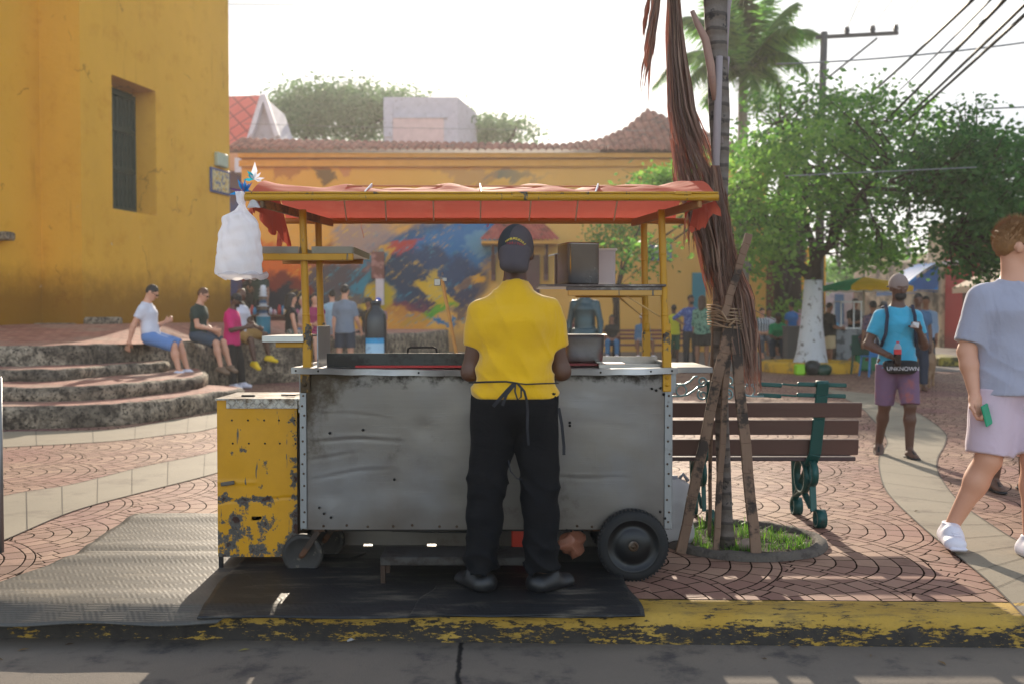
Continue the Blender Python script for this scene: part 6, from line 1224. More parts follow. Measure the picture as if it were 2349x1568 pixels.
# middle ground seen under the canopy, right part
x, y = place(1404, 30); person('long haired woman in black t-shirt and blue jeans sitting on the far bench', (x, y, 0), R(175), 1.66, pose=dict(SIT, seat=.46, th_r=(.12, 1, -.05), th_l=(-.12, 1, -.05), sh_r=(0, .1, -1), sh_l=(0, .1, -1), fa_l=(.6, .7, -.3), fa_r=(-.6, .7, -.3)), skin='brown', shirt=BLK, pants=cloth('jeans', (64, 110, 150)), leg=1.9, hairstyle='long', shoes=(WSN, 'sneaker'), vox=.02)
x, y = place(1316, 31); person('person in wine red half hidden between vendor and statue on the far bench', (x, y, 0), R(180), 1.68, pose=dict(SIT, seat=.46), skin='brown', shirt=cloth('wine', (96, 44, 50)), pants=NAVY, vox=.022)
x, y = place(1474, 30); person('seated man in denim shirt and white cap on the far bench behind the posts', (x, y, 0), R(185), 1.70, pose=dict(SIT, seat=.46, th_r=(.35, 1, -.05), th_l=(-.35, 1, -.05), sh_r=(0, .1, -1), sh_l=(0, .1, -1)), skin='brown', shirt=cloth('denim_shirt', (80, 116, 150)), sleeve=1.5, pants=cloth('grey_shorts2', (130, 130, 140)), leg=.8, hat=(WHT, 'cap'), shoes=(WSN, 'sneaker'), vox=.02)
x, y = place(1546, 27.5); person('child in yellow sports vest standing by the man in the blue shirt', (x, y, 0), R(20), 1.60, skin='dark', shirt=cloth('sport_yellow', (200, 196, 40)), sleeve=.05, pants=cloth('green_shorts', (30, 80, 60)), leg=1.2, vox=.02)
x, y = place(1585, 26); person('man in blue patterned shirt with hand on hip standing beyond the cart', (x, y, 0), R(165), 1.84, pose=dict(ua_r=(.75, -.1, -.6), fa_r=(-.7, .2, -.5), fc=(-.5, 1, 0)), skin='brown', shirt=cloth('blue_print', (62, 84, 150), col2=C(130, 150, 200), th=(.55, .6), s2=18), sleeve=1.1, pants=cloth('charcoal', (44, 46, 52)), leg=1.95, hair=HAIRD, shoes=(BLK, 'shoe'), vox=.018, beard=HAIRD)
x, y = place(1611, 24.5); person('long haired woman in green floral shirt and black skirt seen from behind', (x, y, 0), R(-25), 1.80, skin='brown', shirt=cloth('green_print', (110, 150, 130), col2=C(40, 80, 70), th=(.5, .55), s2=16), sleeve=1.2, hem=-.12, pants=BLK, leg=.85, plo=.04, hairstyle='long', hair=pm('brown_hair2', C(70, 44, 34), .6), vox=.018)
# square at the right, round the big tree
x, y = place(1748, 29); person('seated older man in black and white striped shirt beside the man in green', (x, y, 0), R(185), 1.74, pose=dict(SIT, seat=.62, fa_l=(.7, .6, -.2), fa_r=(-.7, .6, -.2)), skin='light', shirt=(lambda m: (m.set(m.mix(m.step(m.sin(m.x * 80), -.2, .2), C(40, 44, 56), C(200, 206, 214)), .8), m.mat)[1])(Mat('striped_cloth')), sleeve=.9, pants=cloth('grey_t', (90, 92, 100)), leg=1.8, vox=.022)
x, y = place(1764, 31); person('man in pale shirt sitting just behind the man in stripes', (x, y, 0), R(180), 1.76, pose=dict(SIT, seat=.62), skin='brown', shirt=cloth('pale_shirt', (190, 190, 200)), pants=NAVY, vox=.022)
x, y = place(1785, 27.6); person('man in green t-shirt sitting hunched with hands together near the white trunk', (x, y, 0), R(165), 1.76, pose=dict(SIT, seat=.5, t=(0, .25, 1), hd=(0, .45, .9), fc=(.2, .7, -.6), ua_l=(-.1, .5, -1), fa_l=(.5, 1, -.2), ua_r=(.1, .5, -1), fa_r=(-.5, 1, -.2), th_l=(-.1, 1, -.05), th_r=(.1, 1, -.05), sh_l=(0, .1, -1)), skin='dark', shirt=cloth('green_tee', (20, 130, 84)), sleeve=.9, pants=NAVY, leg=1.9, shoes=(BLK, 'shoe'), vox=.018)
x, y = place(1816, 29.5); person('man in royal blue t-shirt standing with back turned left of the white trunk', (x, y, 0), R(25), 1.70, skin='brown', shirt=cloth('royal_blue', (40, 100, 160)), pants=NAVY, leg=1.9, vox=.02)
x, y = place(1838, 31); person('person in pink shirt and cap partly hidden by the white trunk', (x, y, 0), R(200), 1.78, skin='brown', shirt=cloth('soft_pink', (206, 160, 176)), pants=NAVY, leg=1.9, hat=(NAVY, 'cap'), vox=.022)
x, y = place(1900, 25.6); person('man in black t-shirt and beige shorts standing right of the white trunk', (x, y, 0), R(-70), 1.64, pose=dict(hd=(0, .25, 1), fc=(0, .9, -.3), ua_r=(.1, .2, -1), fa_r=(-.1, 1, -.1), th_l=(-.05, .25, -1), sh_l=(0, .1, -1), ua_l=(-.1, .2, -1), fa_l=(.1, 1, 0)), skin='brown', shirt=BLK, sleeve=.8, hem=-.12, pants=cloth('beige_shorts', (196, 176, 142)), leg=1.0, plo=.04, shoes=(WSN, 'sneaker'), build=1.12, vox=.016)
x, y = place(1912, 26.8); person('small child in sky blue shirt beside the man in black t-shirt', (x, y, 0), R(120), 1.35, pose=dict(), skin='brown', shirt=cloth('sky', (100, 170, 210)), pants=NAVY, vox=.02)
x, y = place(1960, 27.5); person('cook in black t-shirt serving under the green and yellow umbrella', (x, y, 0), R(200), 1.78, pose=dict(hd=(0, .2, 1), ua_r=(.1, .2, -1), fa_r=(-.2, 1, .1), ua_l=(-.1, .2, -1), fa_l=(.2, 1, .1)), skin='brown', shirt=BLK, pants=BLK, leg=1.9, vox=.018)
x, y = place(2003, 22.2); person('person in dark patterned shirt sitting on the blue plastic chair', (x, y, 0), R(10), 1.74, pose=dict(SIT, seat=.72, th_r=(.2, 1, -.1), th_l=(-.2, 1, -.1)), skin='brown', shirt=cloth('dark_print', (70, 60, 84), col2=C(120, 90, 100), th=(.5, .55), s2=14), sleeve=.9, pants=cloth('floral_pants', (40, 40, 60), col2=C(190, 110, 110), th=(.6, .64), s2=14), leg=1.6, build=1.1, vox=.018)
x, y = place(2028, 27); person('person in grey cap waiting at the umbrella stall behind the seated customer', (x, y, 0), R(40), 1.68, skin='dark', shirt=BLK, pants=NAVY, hat=(cloth('cap_grey', (90, 92, 96)), 'cap'), vox=.022)
x, y = place(2106, 17.5); person('dark haired person in blue shirt walking just behind the man in cyan', (x, y, 0), R(170), 1.70, skin='dark', shirt=cloth('blue_shirt', (60, 90, 120)), pants=cloth('dark_jeans', (36, 44, 60)), leg=1.9, vox=.018)
x, y = place(2124, 21); person('person in pale blue shirt further down the street right of the man in cyan', (x, y, 0), R(160), 1.72, skin='brown', shirt=cloth('pale_denim', (130, 150, 176)), sleeve=1.5, pants=NAVY, leg=1.9, vox=.02)
# dog
tanf = pm('dog_fur', C(136, 108, 82), .9, var=.25, bump=.4)
dg = sdf('dog', [cap((-.25, 0, .50), (.22, 0, .52), .10, .13, k=.06), cap((.22, 0, .55), (.36, 0, .70), .08, .065, k=.05), ell((.40, 0, .73), (.09, .07, .075)), cap((.44, 0, .71), (.56, 0, .68), .045, .03), cap((.36, .05, .78), (.34, .06, .85), .025, .008), cap((.36, -.05, .78), (.34, -.06, .85), .025, .008),
   cap((.2, .08, .45), (.22, .08, .24), .06, .03), cap((.22, .08, .24), (.21, .08, .03), .028, .022), cap((.2, -.08, .45), (.24, -.08, .24), .06, .03), cap((.24, -.08, .24), (.23, -.08, .03), .028, .022), cap((-.22, .08, .46), (-.16, .08, .30), .085, .05), cap((-.16, .08, .30), (-.27, .08, .18), .04, .026), cap((-.27, .08, .18), (-.24, .08, .03), .024, .022),
   cap((-.22, -.08, .46), (-.20, -.08, .30), .085, .05), cap((-.20, -.08, .30), (-.31, -.08, .18), .04, .026), cap((-.31, -.08, .18), (-.29, -.08, .03), .024, .022), cap((-.3, 0, .52), (-.48, 0, .60), .03, .015), cap((.21, .08, .02), (.26, .08, .02), .022), cap((.23, -.08, .02), (.28, -.08, .02), .022), cap((-.24, .08, .02), (-.19, .08, .02), .022), cap((-.29, -.08, .02), (-.24, -.08, .02), .022)], .016, tanf)
x, y = place(2128, 18.5); dg.location = (x, y, 0); dg.rotation_euler = (0, 0, R(60)); tag(dg, 'lean tan dog standing in the street behind the man in cyan', 'dog')
# ================================================================== TREES, PALMS, STALLS, WIRES
def leafmat(nm, a, b_, tr=.5):
    m = Mat(nm); o = m.nt.nodes.new('ShaderNodeNewGeometry'); r = X(m, o.outputs['Random Per Island']); c = m.mix(r, a, b_); c = m.mix(m.step(m.noise(.8, 3), .45, .62) * .5, c, sc3(b_, 1.25)); m.set(c, .5, Specular_IOR_Level=.35); m.thin(m.mix(r, sc3(a, 2.4), sc3(b_, 2.6)), tr); return m.mat
LEAF = leafmat('leaf_green', C(46, 88, 40), C(92, 132, 50)); LEAFD = leafmat('leaf_dark', C(34, 70, 36), C(66, 104, 48)); LEAFY = leafmat('leaf_fresh_and_lit', C(66, 104, 42), C(104, 134, 56)); LEAFF = leafmat('leaf_far', C(60, 88, 58), C(88, 112, 76), .4)  # LEAFY: the bush's own green, and painted sunlight in the big crown
BARK = pm('dark_bark', C(52, 42, 36), .9, var=.3, bump=.8, bs=14, dist=.04); WBARK = pm('limewashed_bark', C(214, 214, 218), .9, var=.1, col2=C(120, 112, 108), th=(.56, .64), s2=6, bump=.8, bs=14, dist=.04)
def leaves(name, clumps, size, mat, parent, seed=1, flat=.55):
    """clumps: (x, y, z, rx, ry, rz, n). Leaf cards fill each clump's volume in drooping sprays, thinning towards the rim"""
    g = np.random.default_rng(seed); V = []; 
    for (cx, cy, cz_, rx, ry, rz_, n) in clumps:
        ns = max(3, n // 9); d = g.normal(size=(ns, 3)); d /= np.linalg.norm(d, axis=1)[:, None]; rad = g.uniform(.25, 1, ns) ** .6; sp = d * rad[:, None] * np.array([rx, ry, rz_]); k = g.integers(0, ns, n); off = g.normal(size=(n, 3)) * np.array([1, 1, .45]) * size * 2.2
        p = np.array([cx, cy, cz_]) + sp[k] + off; p[:, 2] -= .15 * rz_ * (np.hypot(off[:, 0], off[:, 1]) / (size * 3))
        t = g.normal(size=(n, 3)); t[:, 2] *= flat; t[:, 2] -= .25; t /= np.linalg.norm(t, axis=1)[:, None]; u = g.normal(size=(n, 3)); u[:, 2] *= .6; s_ = np.cross(t, u); s_ /= np.linalg.norm(s_, axis=1)[:, None]; L = size * g.uniform(.6, 1.25, n)[:, None]
        a = p; c = p + t * L; m1 = p + t * L * .45 + s_ * L * .27; m2 = p + t * L * .45 - s_ * L * .27; V.append(np.stack([a, m1, c, m2], 1).reshape(-1, 3))
    V = np.concatenate(V); n = len(V) // 4; me = bpy.data.meshes.new(name); me.vertices.add(len(V)); me.vertices.foreach_set('co', V.ravel()); me.loops.add(4 * n); me.loops.foreach_set('vertex_index', np.arange(4 * n)); me.polygons.add(n); me.polygons.foreach_set('loop_start', np.arange(0, 4 * n, 4)); me.update(calc_edges=True); me.validate()
    me.materials.append(mat); o = bpy.data.objects.new(name, me); COL.objects.link(o); o.parent = parent; return o
def limb(b, p, q, r0, r1, seed=0, n=8, bend=.12):
    p, q = Vector(p), Vector(q); r2 = random.Random(seed); L = (q - p).length; o1 = Vector((r2.uniform(-1, 1), r2.uniform(-1, 1), r2.uniform(-.3, 1))) * L * bend
    pts = [p.lerp(q, i / n) + o1 * math.sin(math.pi * i / n) + Vector((r2.uniform(-1, 1), r2.uniform(-1, 1), 0)) * L * .012 for i in range(n + 1)]; b.tube(pts, [r0 + (r1 - r0) * i / n for i in range(n + 1)], 9); return pts
# ---- the big leafy tree with the limewashed trunk
YT = 23.8; base = P(1859, 832, YT); base.z = .1
bt = thing('shade_tree', 'broad leafy tree with whitewashed trunk in the yellow ringed planter', 'tree', (base.x, YT, 0))
def L_(px, py, dy=0): q = P(px, py, YT + dy); return Vector((q.x - base.x, dy, q.z))
b = B(); fk = L_(1866, 643); b.tube([(0, 0, 0.0), (0, 0, .12), (0.02, 0, .5), (.02, 0, 1.1), tuple(L_(1864, 690)), tuple(fk)], [.50, .42, .34, .26, .23, .21], 16); b.ob('trunk', WBARK, bt)
b = B(); br = [((1866, 643, 0), (1786, 580, .5), .15, .10), ((1866, 643, 0), (1905, 560, -.6), .16, .10), ((1862, 643, 0), (1850, 520, .8), .13, .08), ((1786, 580, .5), (1755, 480, .2), .10, .05), ((1905, 560, -.6), (1985, 430, -1.4), .10, .05), ((1850, 520, .8), (1840, 360, .6), .08, .04), ((1905, 560, -.6), (1890, 400, 1.2), .09, .04), ((1985, 430, -1.4), (2090, 350, -2), .05, .03), ((1755, 480, .2), (1700, 400, -.8), .05, .03), ((1985, 430, -1.4), (2150, 440, -3), .05, .03), ((1840, 360, .6), (1780, 280, 0), .04, .02), ((1890, 400, 1.2), (1960, 290, .8), .04, .02), ((1786, 580, .5), (1720, 560, 1.5), .05, .02), ((1985, 430, -1.4), (2010, 520, -2), .04, .02)]
b.tube([tuple(fk - Vector((0, 0, .06))), tuple(fk + Vector((0, 0, .25)))], [.195, .17], 14)
LP_ = []
for i, (p, q, r0, r1) in enumerate(br): LP_ += limb(b, L_(*p), L_(*q), r0, r1, i)
b.ob('limb', BARK, bt)
def twigs(par, cl, pts, seed=0):
    b = B(); r2 = random.Random(seed)
    for c in cl:
        q = Vector(c[:3]); p = min(pts, key=lambda t: (t - q).length + r2.uniform(0, .25)); m_ = p.lerp(q, .5) + Vector((r2.uniform(-.12, .12), r2.uniform(-.12, .12), r2.uniform(-.2, .05)))
        b.tube([p, m_, q, q + (q - m_) * .5], [.028, .018, .010, .004], 5, False)
    b.ob('twig', BARK, par)
cl = []; g = random.Random(11)
def zone(px0, py0, px1, py1, n, r, cnt, dy0=-2.5, dy1=3.0, seed=None):
    for _ in range(n):
        q = L_(g.uniform(px0, px1), g.uniform(py0, py1), g.uniform(dy0, dy1)); s_ = g.uniform(.7, 1.25) * r; cl.append((q.x, q.y, q.z, s_, s_, s_ * .36, int(cnt * g.uniform(.5, 1.2))))
zone(1700, 330, 2080, 470, 56, .36, 84); zone(1730, 225, 2010, 340, 44, .34, 80); zone(1690, 460, 1830, 580, 24, .32, 80); zone(1850, 430, 2000, 500, 16, .32, 75); zone(1940, 500, 2050, 610, 18, .34, 110); zone(1950, 250, 2150, 400, 30, .32, 72)
zone(1600, 420, 1700, 520, 9, .36, 100); zone(1480, 395, 1580, 430, 7, .36, 120, 0, 3); zone(1470, 545, 1500, 620, 4, .25, 80, -1, 0)
for (px, py) in ((1866, 190), (2030, 205), (2000, 225), (1790, 215), (1920, 215), (2095, 240), (2170, 300), (1740, 250)): q = L_(px, py, g.uniform(-1, 1)); cl.append((q.x, q.y, q.z, .32, .32, .2, 90))
twigs(bt, cl, LP_, 1)
leaves('crown', cl, .16, LEAF, bt, 3)
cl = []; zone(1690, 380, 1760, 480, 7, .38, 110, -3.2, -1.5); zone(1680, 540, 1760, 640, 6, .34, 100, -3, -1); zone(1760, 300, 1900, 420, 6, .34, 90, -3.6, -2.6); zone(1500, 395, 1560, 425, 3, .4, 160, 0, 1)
leaves('sunlit_tint_foliage', cl, .16, LEAFY, bt, 4)  # sunlit part of the crown, its light put into a yellower leaf colour
# ---- dark tree at the right
YD = 19.0; bx_ = P(2440, 0, YD).x
dt = thing('dark_tree', 'dense dark tree hanging over the street at the right edge', 'tree', (bx_, YD, 0)); base = Vector((bx_, YD, 0)); YT = YD
def L_(px, py, dy=0): q = P(px, py, YD + dy); return Vector((q.x - bx_, dy, q.z))
b = B(); b.tube([(0, 0, 0), (0, 0, 1.2), (-.1, 0, 2.6)], [.3, .22, .18], 12); b.ob('trunk', BARK, dt)
b = B(); LP2 = []
for i, (p, q, r0, r1) in enumerate((((2440, 560, 0), (2250, 480, .3), .14, .08), ((2250, 480, .3), (2040, 415, -.3), .08, .035), ((2250, 480, .3), (2220, 330, .5), .08, .03), ((2440, 560, 0), (2340, 380, .8), .12, .05), ((2250, 480, .3), (2180, 560, -.5), .05, .02), ((2180, 470, .1), (2030, 468, .2), .04, .02))): LP2 += limb(b, L_(*p), L_(*q), r0, r1, i + 30, bend=.08)
b.ob('limb', BARK, dt); cl = []
zone(2150, 300, 2360, 460, 66, .30, 80, -1.5, 2); zone(2180, 440, 2380, 600, 60, .32, 120, -1.5, 2); zone(2080, 330, 2180, 430, 16, .28, 90, -1, 1); zone(2130, 400, 2230, 470, 12, .26, 90, -1, 1); zone(2200, 590, 2290, 650, 7, .2, 80, -.5, .5); zone(2360, 330, 2560, 600, 16, .6, 260, -1.5, 2)
for (px, py) in ((2215, 275), (2240, 245), (2280, 330), (2200, 255), (2330, 350), (2120, 440), (2060, 470), (2080, 500)): q = L_(px, py, 0); cl.append((q.x, q.y, q.z, .25, .25, .14, 80))
twigs(dt, cl, LP2, 2)
leaves('crown', cl, .13, LEAFD, dt, 8)
# ---- far trees behind the roofs
def fartree(label, Y, zones, bxp, seed, mat=LEAFF, size=.34):
    global YT, base, cl, bx_
    x = P(bxp, 0, Y).x; t = thing('far_tree', label, 'tree', (x, Y, 0), 0, None); cl = []
    LL = lambda px, py, dy=0: Vector((P(px, py, Y + dy).x - x, dy, P(px, py, Y + dy).z))
    gg = random.Random(seed)
    for (a, b0, c_, d_, n, r, cnt) in zones:
        for _ in range(n): q = LL(gg.uniform(a, c_), gg.uniform(b0, d_), gg.uniform(-3, 3)); s_ = r * gg.uniform(.7, 1.2); cl.append((q.x, q.y, q.z, s_, s_, s_ * .42, cnt))
    b = B(); top = LL(bxp, 330); b.tube([(0, 0, 0), (0, 0, top.z * .6), tuple(top)], [.5, .4, .3], 10)
    for i in range(7): c_ = cl[(i * 5) % len(cl)]; limb(b, top * .9, c_[:3], .2, .06, i)
    b.ob('trunk', BARK, t); leaves('crown', cl, size, mat, t, seed)
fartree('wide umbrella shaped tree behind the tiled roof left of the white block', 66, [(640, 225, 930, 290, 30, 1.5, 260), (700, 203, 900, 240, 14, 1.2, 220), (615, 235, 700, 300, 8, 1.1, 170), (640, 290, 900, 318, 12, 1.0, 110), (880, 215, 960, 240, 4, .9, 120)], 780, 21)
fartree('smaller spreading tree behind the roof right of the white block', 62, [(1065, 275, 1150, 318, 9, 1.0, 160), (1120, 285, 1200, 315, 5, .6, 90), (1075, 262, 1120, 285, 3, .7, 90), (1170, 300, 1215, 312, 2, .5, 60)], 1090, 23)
fartree('green trees at the far end of the street beyond the grey building', 66, [(1880, 600, 2010, 660, 10, 1.2, 160), (2060, 590, 2130, 640, 5, .9, 120)], 1960, 25, LEAF, .3)
fartree('bright green bush by the yellow porch left of the white trunk', 33, [(1790, 672, 1836, 730, 8, .38, 120), (1780, 600, 1830, 680, 4, .5, 90)], 1812, 27, LEAFY, .16)
# ---- slim feathery tree in front of the house wall
x = P(1416, 0, 31).x; ft_ = thing('slender_tree', 'slim feathery young tree with two stems in front of the ochre wall', 'tree', (x, 31, 0)); LL = lambda px, py, dy=0: Vector((P(px, py, 31 + dy).x - x, dy, P(px, py, 31 + dy).z))
b = B(); b.tube([(0, 0, 0), tuple(LL(1414, 700)), tuple(LL(1416, 660)), tuple(LL(1440, 590)), tuple(LL(1464, 530)), tuple(LL(1478, 490))], [.13, .10, .08, .05, .04, .02], 8); b.tube([tuple(LL(1416, 660)), tuple(LL(1428, 590)), tuple(LL(1420, 520))], [.05, .03, .015], 7); b.tube([tuple(LL(1414, 720)), tuple(LL(1404, 660)), tuple(LL(1398, 640))], [.07, .05, .04], 7); b.ob('trunk', BARK, ft_)
cl = []; gg = random.Random(5)
for _ in range(14): q = LL(gg.uniform(1368, 1450), gg.uniform(512, 560), gg.uniform(-.5, .5)); cl.append((q.x, q.y, q.z, .35, .3, .3, 90))
for _ in range(4): q = LL(gg.uniform(1405, 1425), gg.uniform(560, 590), 0); cl.append((q.x, q.y, q.z, .25, .2, .3, 50))
leaves('crown', cl, .12, LEAF, ft_, 9, 1.6)
# ---- royal palm in the distance
Yp = 33; x = P(1706, 0, Yp).x; rp = thing('palm_tree', 'green feather palm rising behind the square, left of the power pole', 'palm tree', (x, Yp, 0)); LL = lambda px, py, dy=0: Vector((P(px, py, Yp + dy).x - x, dy, P(px, py, Yp + dy).z))
b = B(); top = LL(1704, 185); b.tube([(0, 0, 0), (0, 0, 2), tuple(LL(1703, 420)), tuple(LL(1704, 300)), tuple(top)], [.3, .24, .2, .16, .14], 12); b.ob('trunk', pm('palm_bark', C(120, 112, 98), .8, bump=.5, bs=6), rp)
def frond(tip, sag, seed, wid=1.05, n=42):
    r2 = random.Random(seed); tip = Vector(tip); pts = []
    for i in range(n + 1): t = i / n; p = top.lerp(tip, t); p.z += sag * 4 * t * (1 - t); pts.append(p)
    b = B(); b.tube(pts, [.035 * (1 - .8 * i / n) for i in range(n + 1)], 5)
    for i in range(3, n):
        d = (pts[i + 1] - pts[i]).normalized(); sd = d.cross(Vector((0, 0, 1)));  sd = sd.normalized() if sd.length > .01 else Vector((1, 0, 0)); L = wid * math.sin(math.pi * min(1, (i / n) * .85 + .12)) ** .6
        for s_ in (-1, 1):
            for kk in range(3):
                dd = (sd * s_ * r2.uniform(.5, 1) + d * .7 + Vector((0, 0, r2.uniform(-1.0, -.15)))).normalized(); q = pts[i] + d * kk * .07; e = q + dd * L * r2.uniform(.8, 1.1) + Vector((0, 0, -.1 * L)); w_ = d * .055; b.add([q - w_, q + w_, e], [(0, 1, 2)])
    b.ob('frond', LEAF, rp)
for i, (px, py, dy, sag) in enumerate(((1880, 78, 1, .9), (1820, 10, 0, .5), (1760, -10, 1.5, .3), (1706, -25, 0, .1), (1640, -20, -1, .4), (1570, 40, 0, .8), (1500, 195, .5, 1.3), (1560, 215, -2, 1.0), (1850, 160, -2, .9), (1800, 230, 2, 1.0), (1620, 240, 2, 1.0), (1640, 90, 3, .8), (1790, 100, 3, .7), (1740, 250, -2.5, .8), (1600, 130, -2.5, .8), (1820, 60, -2.5, .6))): frond(LL(px, py, dy), sag * .8, i)
# ---- foreground palm: trunk, petiole stubs, dead fronds, tie, stakes
Yf_ = 5.62
fp = thing('young_palm', 'thin grey palm trunk tied to wooden stakes in a round pit beside the bench', 'palm tree', (P(1665, 0, Yf_).x, Yf_, 0)); xo = fp.location.x
LP = lambda px, py, dy=0: Vector((P(px, py, Yf_ + dy).x - xo, dy, P(px, py, Yf_ + dy).z))
def pbark():
    m = Mat('palm_trunk_bark'); c = m.mix(m.noise(6, 6, .7, stretch=(1, 1, .35)), C(66, 58, 54), C(134, 122, 112)); c = m.mix(m.step(m.noise(9, 6, .7), .55, .62), c, C(44, 40, 40)); c = m.mix(m.step(m.sin(m.z * 75 + m.noise(5, 3) * 5), .6, .9) * .6, c, C(40, 34, 32)); m.set(c, .85); m.bump(m.sin(m.z * 75 + m.noise(5, 3) * 5) * .5 + m.noise(25, 4), .8, .012); return m.mat
PB = pbark(); tp = [(1640, -140, 27), (1641, 0, 26), (1645, 130, 25), (1650, 260, 23), (1653, 400, 18), (1654, 500, 15), (1651, 620, 15), (1650, 760, 15), (1654, 900, 15), (1659, 1050, 16), (1663, 1180, 18), (1665, 1262, 22)]
b = B(); b.tube([LP(a, c_) for a, c_, r in tp], [r / (F0 / Yf_) * (1 + .05 * math.sin(i * 2.4)) for i, (_, _, r) in enumerate(tp)], 18); b.ob('trunk', PB, fp)
PET = pm('petiole', C(150, 118, 104), .7, var=.25, col2=C(104, 90, 92), bump=.5, bs=20)
b = B(); b.tube([LP(1588, 26, -.05), LP(1600, 55, -.06), LP(1618, 90, -.07), LP(1630, 150, -.08), LP(1640, 230, -.06)], [.013, .018, .022, .024, .016], 10); b.ob('petiole_stub', PET, fp)
b = B(); b.tube([LP(1668, 132, .02), LP(1664, 160, .0), LP(1660, 220, -.02), LP(1655, 330, -.04)], [.016, .020, .022, .014], 10); b.tube([LP(1650, 130, -.06), LP(1644, 330, -.065), LP(1640, 450, -.05), LP(1646, 560, -.03)], [.02, .022, .02, .01], 10); b.ob('petiole_stub', pm('petiole_grey', C(146, 134, 134), .75, bump=.5, bs=20), fp)
b = B(); b.tube([LP(1682, -60, 0), LP(1668, 20, 0), LP(1662, 120, -.01), LP(1656, 220, -.02)], [.02, .02, .02, .012], 10); b.ob('petiole_stub', pm('petiole_grey', C(146, 134, 134)), fp)
def deadm():
    m = Mat('dead_frond'); o = m.nt.nodes.new('ShaderNodeNewGeometry'); r = X(m, o.outputs['Random Per Island']); c = m.mix(r, C(88, 64, 54), C(190, 158, 134)); c = m.mix(m.noise(14, 4, stretch=(3, 3, .4)), c, C(74, 52, 48)); m.set(c, .65); m.bump(m.noise(60, 3, stretch=(3, 3, .2)), .5, .004); m.thin(m.mix(r, C(130, 60, 36), C(200, 92, 50)), .2); return m.mat
DEAD = deadm()
def bundle(name, lines, n, w0, spread, seed, parent=fp, dy=(-.1, .06), tmax=(.6, 1.0), wj=1.0, tmin=0):
    """dead leaflets: thin folded ribbons that follow a shared curved line"""
    r2 = random.Random(seed); b = B()
    for k in range(n):
        o0 = r2.uniform(-1, 1); dd = r2.uniform(*dy); T0 = r2.uniform(0, tmin) if tmin else 0; T1 = r2.uniform(*tmax); N = 26; prev = None; vs = []; w_ = w0 * r2.uniform(.5, 1.3); tw = r2.uniform(0, 6.28); fr_ = r2.uniform(2, 7)
        for i in range(N + 1):
            t = T0 + (T1 - T0) * i / N; f = t * (len(lines) - 1); a = min(int(f), len(lines) - 2); u = f - a; (x0, y0, h0), (x1, y1, h1) = lines[a], lines[a + 1]
            px = x0 + (x1 - x0) * u; py = y0 + (y1 - y0) * u; h = h0 + (h1 - h0) * u; q = LP(px + o0 * h * (1 + .1 * math.sin(t * 9 + k)) + spread * math.sin(t * fr_ + tw), py, dd + .02 * math.sin(t * 5 + tw))
            an = tw + t * 3; wd_ = w_ * min(1, (1 - i / N) * 4 + .05) * (1 + .25 * math.sin(t * 30 + k)); s_ = Vector((math.cos(an), math.sin(an) * .8, 0)) * wd_; m_ = Vector((-s_.y, s_.x, 0)) * .5
            vs += [q - s_, q + m_, q + s_]
        b.add(vs, [(3 * i + j, 3 * i + j + 1, 3 * i + 4 + j, 3 * i + 3 + j) for i in range(N) for j in (0, 1)], False)
    return b.ob(name, DEAD, parent)
bundle('dead_frond', [(1540, -90, 8), (1546, 20, 13), (1552, 130, 19), (1562, 250, 27), (1585, 340, 40), (1602, 430, 52)], 210, .0045, 4, 1, tmax=(.75, 1.0))
bundle('dead_frond', [(1560, 300, 22), (1592, 400, 44), (1615, 470, 44), (1640, 560, 34), (1655, 640, 34), (1672, 735, 26)], 300, .0046, 6, 2, tmax=(.7, 1.0), tmin=.35)
bundle('dead_frond', [(1655, 500, 16), (1664, 600, 26), (1688, 680, 36), (1702, 760, 32), (1713, 840, 26), (1722, 920, 24)], 380, .0045, 8, 3, dy=(-.13, .12), tmax=(.5, 1.0), tmin=.6)
bundle('dead_frond', [(1592, 460, 16), (1588, 500, 16), (1582, 540, 13), (1580, 590, 10)], 30, .004, 3, 4, tmax=(.5, 1.0))
bundle('dead_frond', [(1640, 380, 8), (1650, 470, 18), (1662, 560, 20), (1668, 640, 14)], 60, .0045, 3, 7, dy=(-.14, -.05), tmax=(.6, 1))
bundle('loose_frond', [(1512, -60, 6), (1504, 30, 9), (1492, 110, 10), (1482, 170, 8), (1474, 240, 12)], 30, .006, 4, 5, tmax=(.45, 1.0)); bundle('loose_frond', [(1498, -50, 4), (1490, 20, 6), (1480, 70, 5), (1473, 122, 3)], 5, .010, 1, 8, tmax=(.7, 1.0))
b = B()
for i, (px, py, tx_, ty) in enumerate(((1642, 693, 1778, 735), (1690, 610, 1722, 665), (1700, 560, 1716, 600))): p, q = LP(px, py, -.05), LP(tx_, ty, -.1); b.tube([p, p.lerp(q, .5) + Vector((0, 0, .03)), q], .002, 5)
b.ob('stray_fibre', PET, fp)
rp_ = pm('rope', C(150, 124, 98), .9, bump=.6, bs=60); b = B()
for k in range(9): y0 = 700 + k * 5.5; b.tube([LP(1622 + k % 3, y0, -.02), LP(1640, y0 + 3 * math.sin(k), -.13), LP(1668, y0 + 8 + 5 * math.sin(k * 2), -.16), LP(1700, y0 + 10, -.12), LP(1712, y0 + 12, .02)], .0042, 6)
b.tube([LP(1655, 715, -.17), LP(1668, 735, -.19), LP(1690, 730, -.17), LP(1672, 748, -.18)], .007, 6); b.ob('rope_tie', rp_, fp)
def stakem():
    m = Mat('stake_wood'); c = m.mix(m.noise(5, 6, .65, stretch=(1, 1, .25)), C(84, 64, 52), C(150, 120, 98)); c = m.mix(m.step(m.noise(5, 5, .7), .52, .62), c, C(56, 46, 40)); m.set(c, .85); m.bump(m.noise(30, 4, stretch=(1, 1, .12)), .6, .006); return m.mat
SW = stakem()
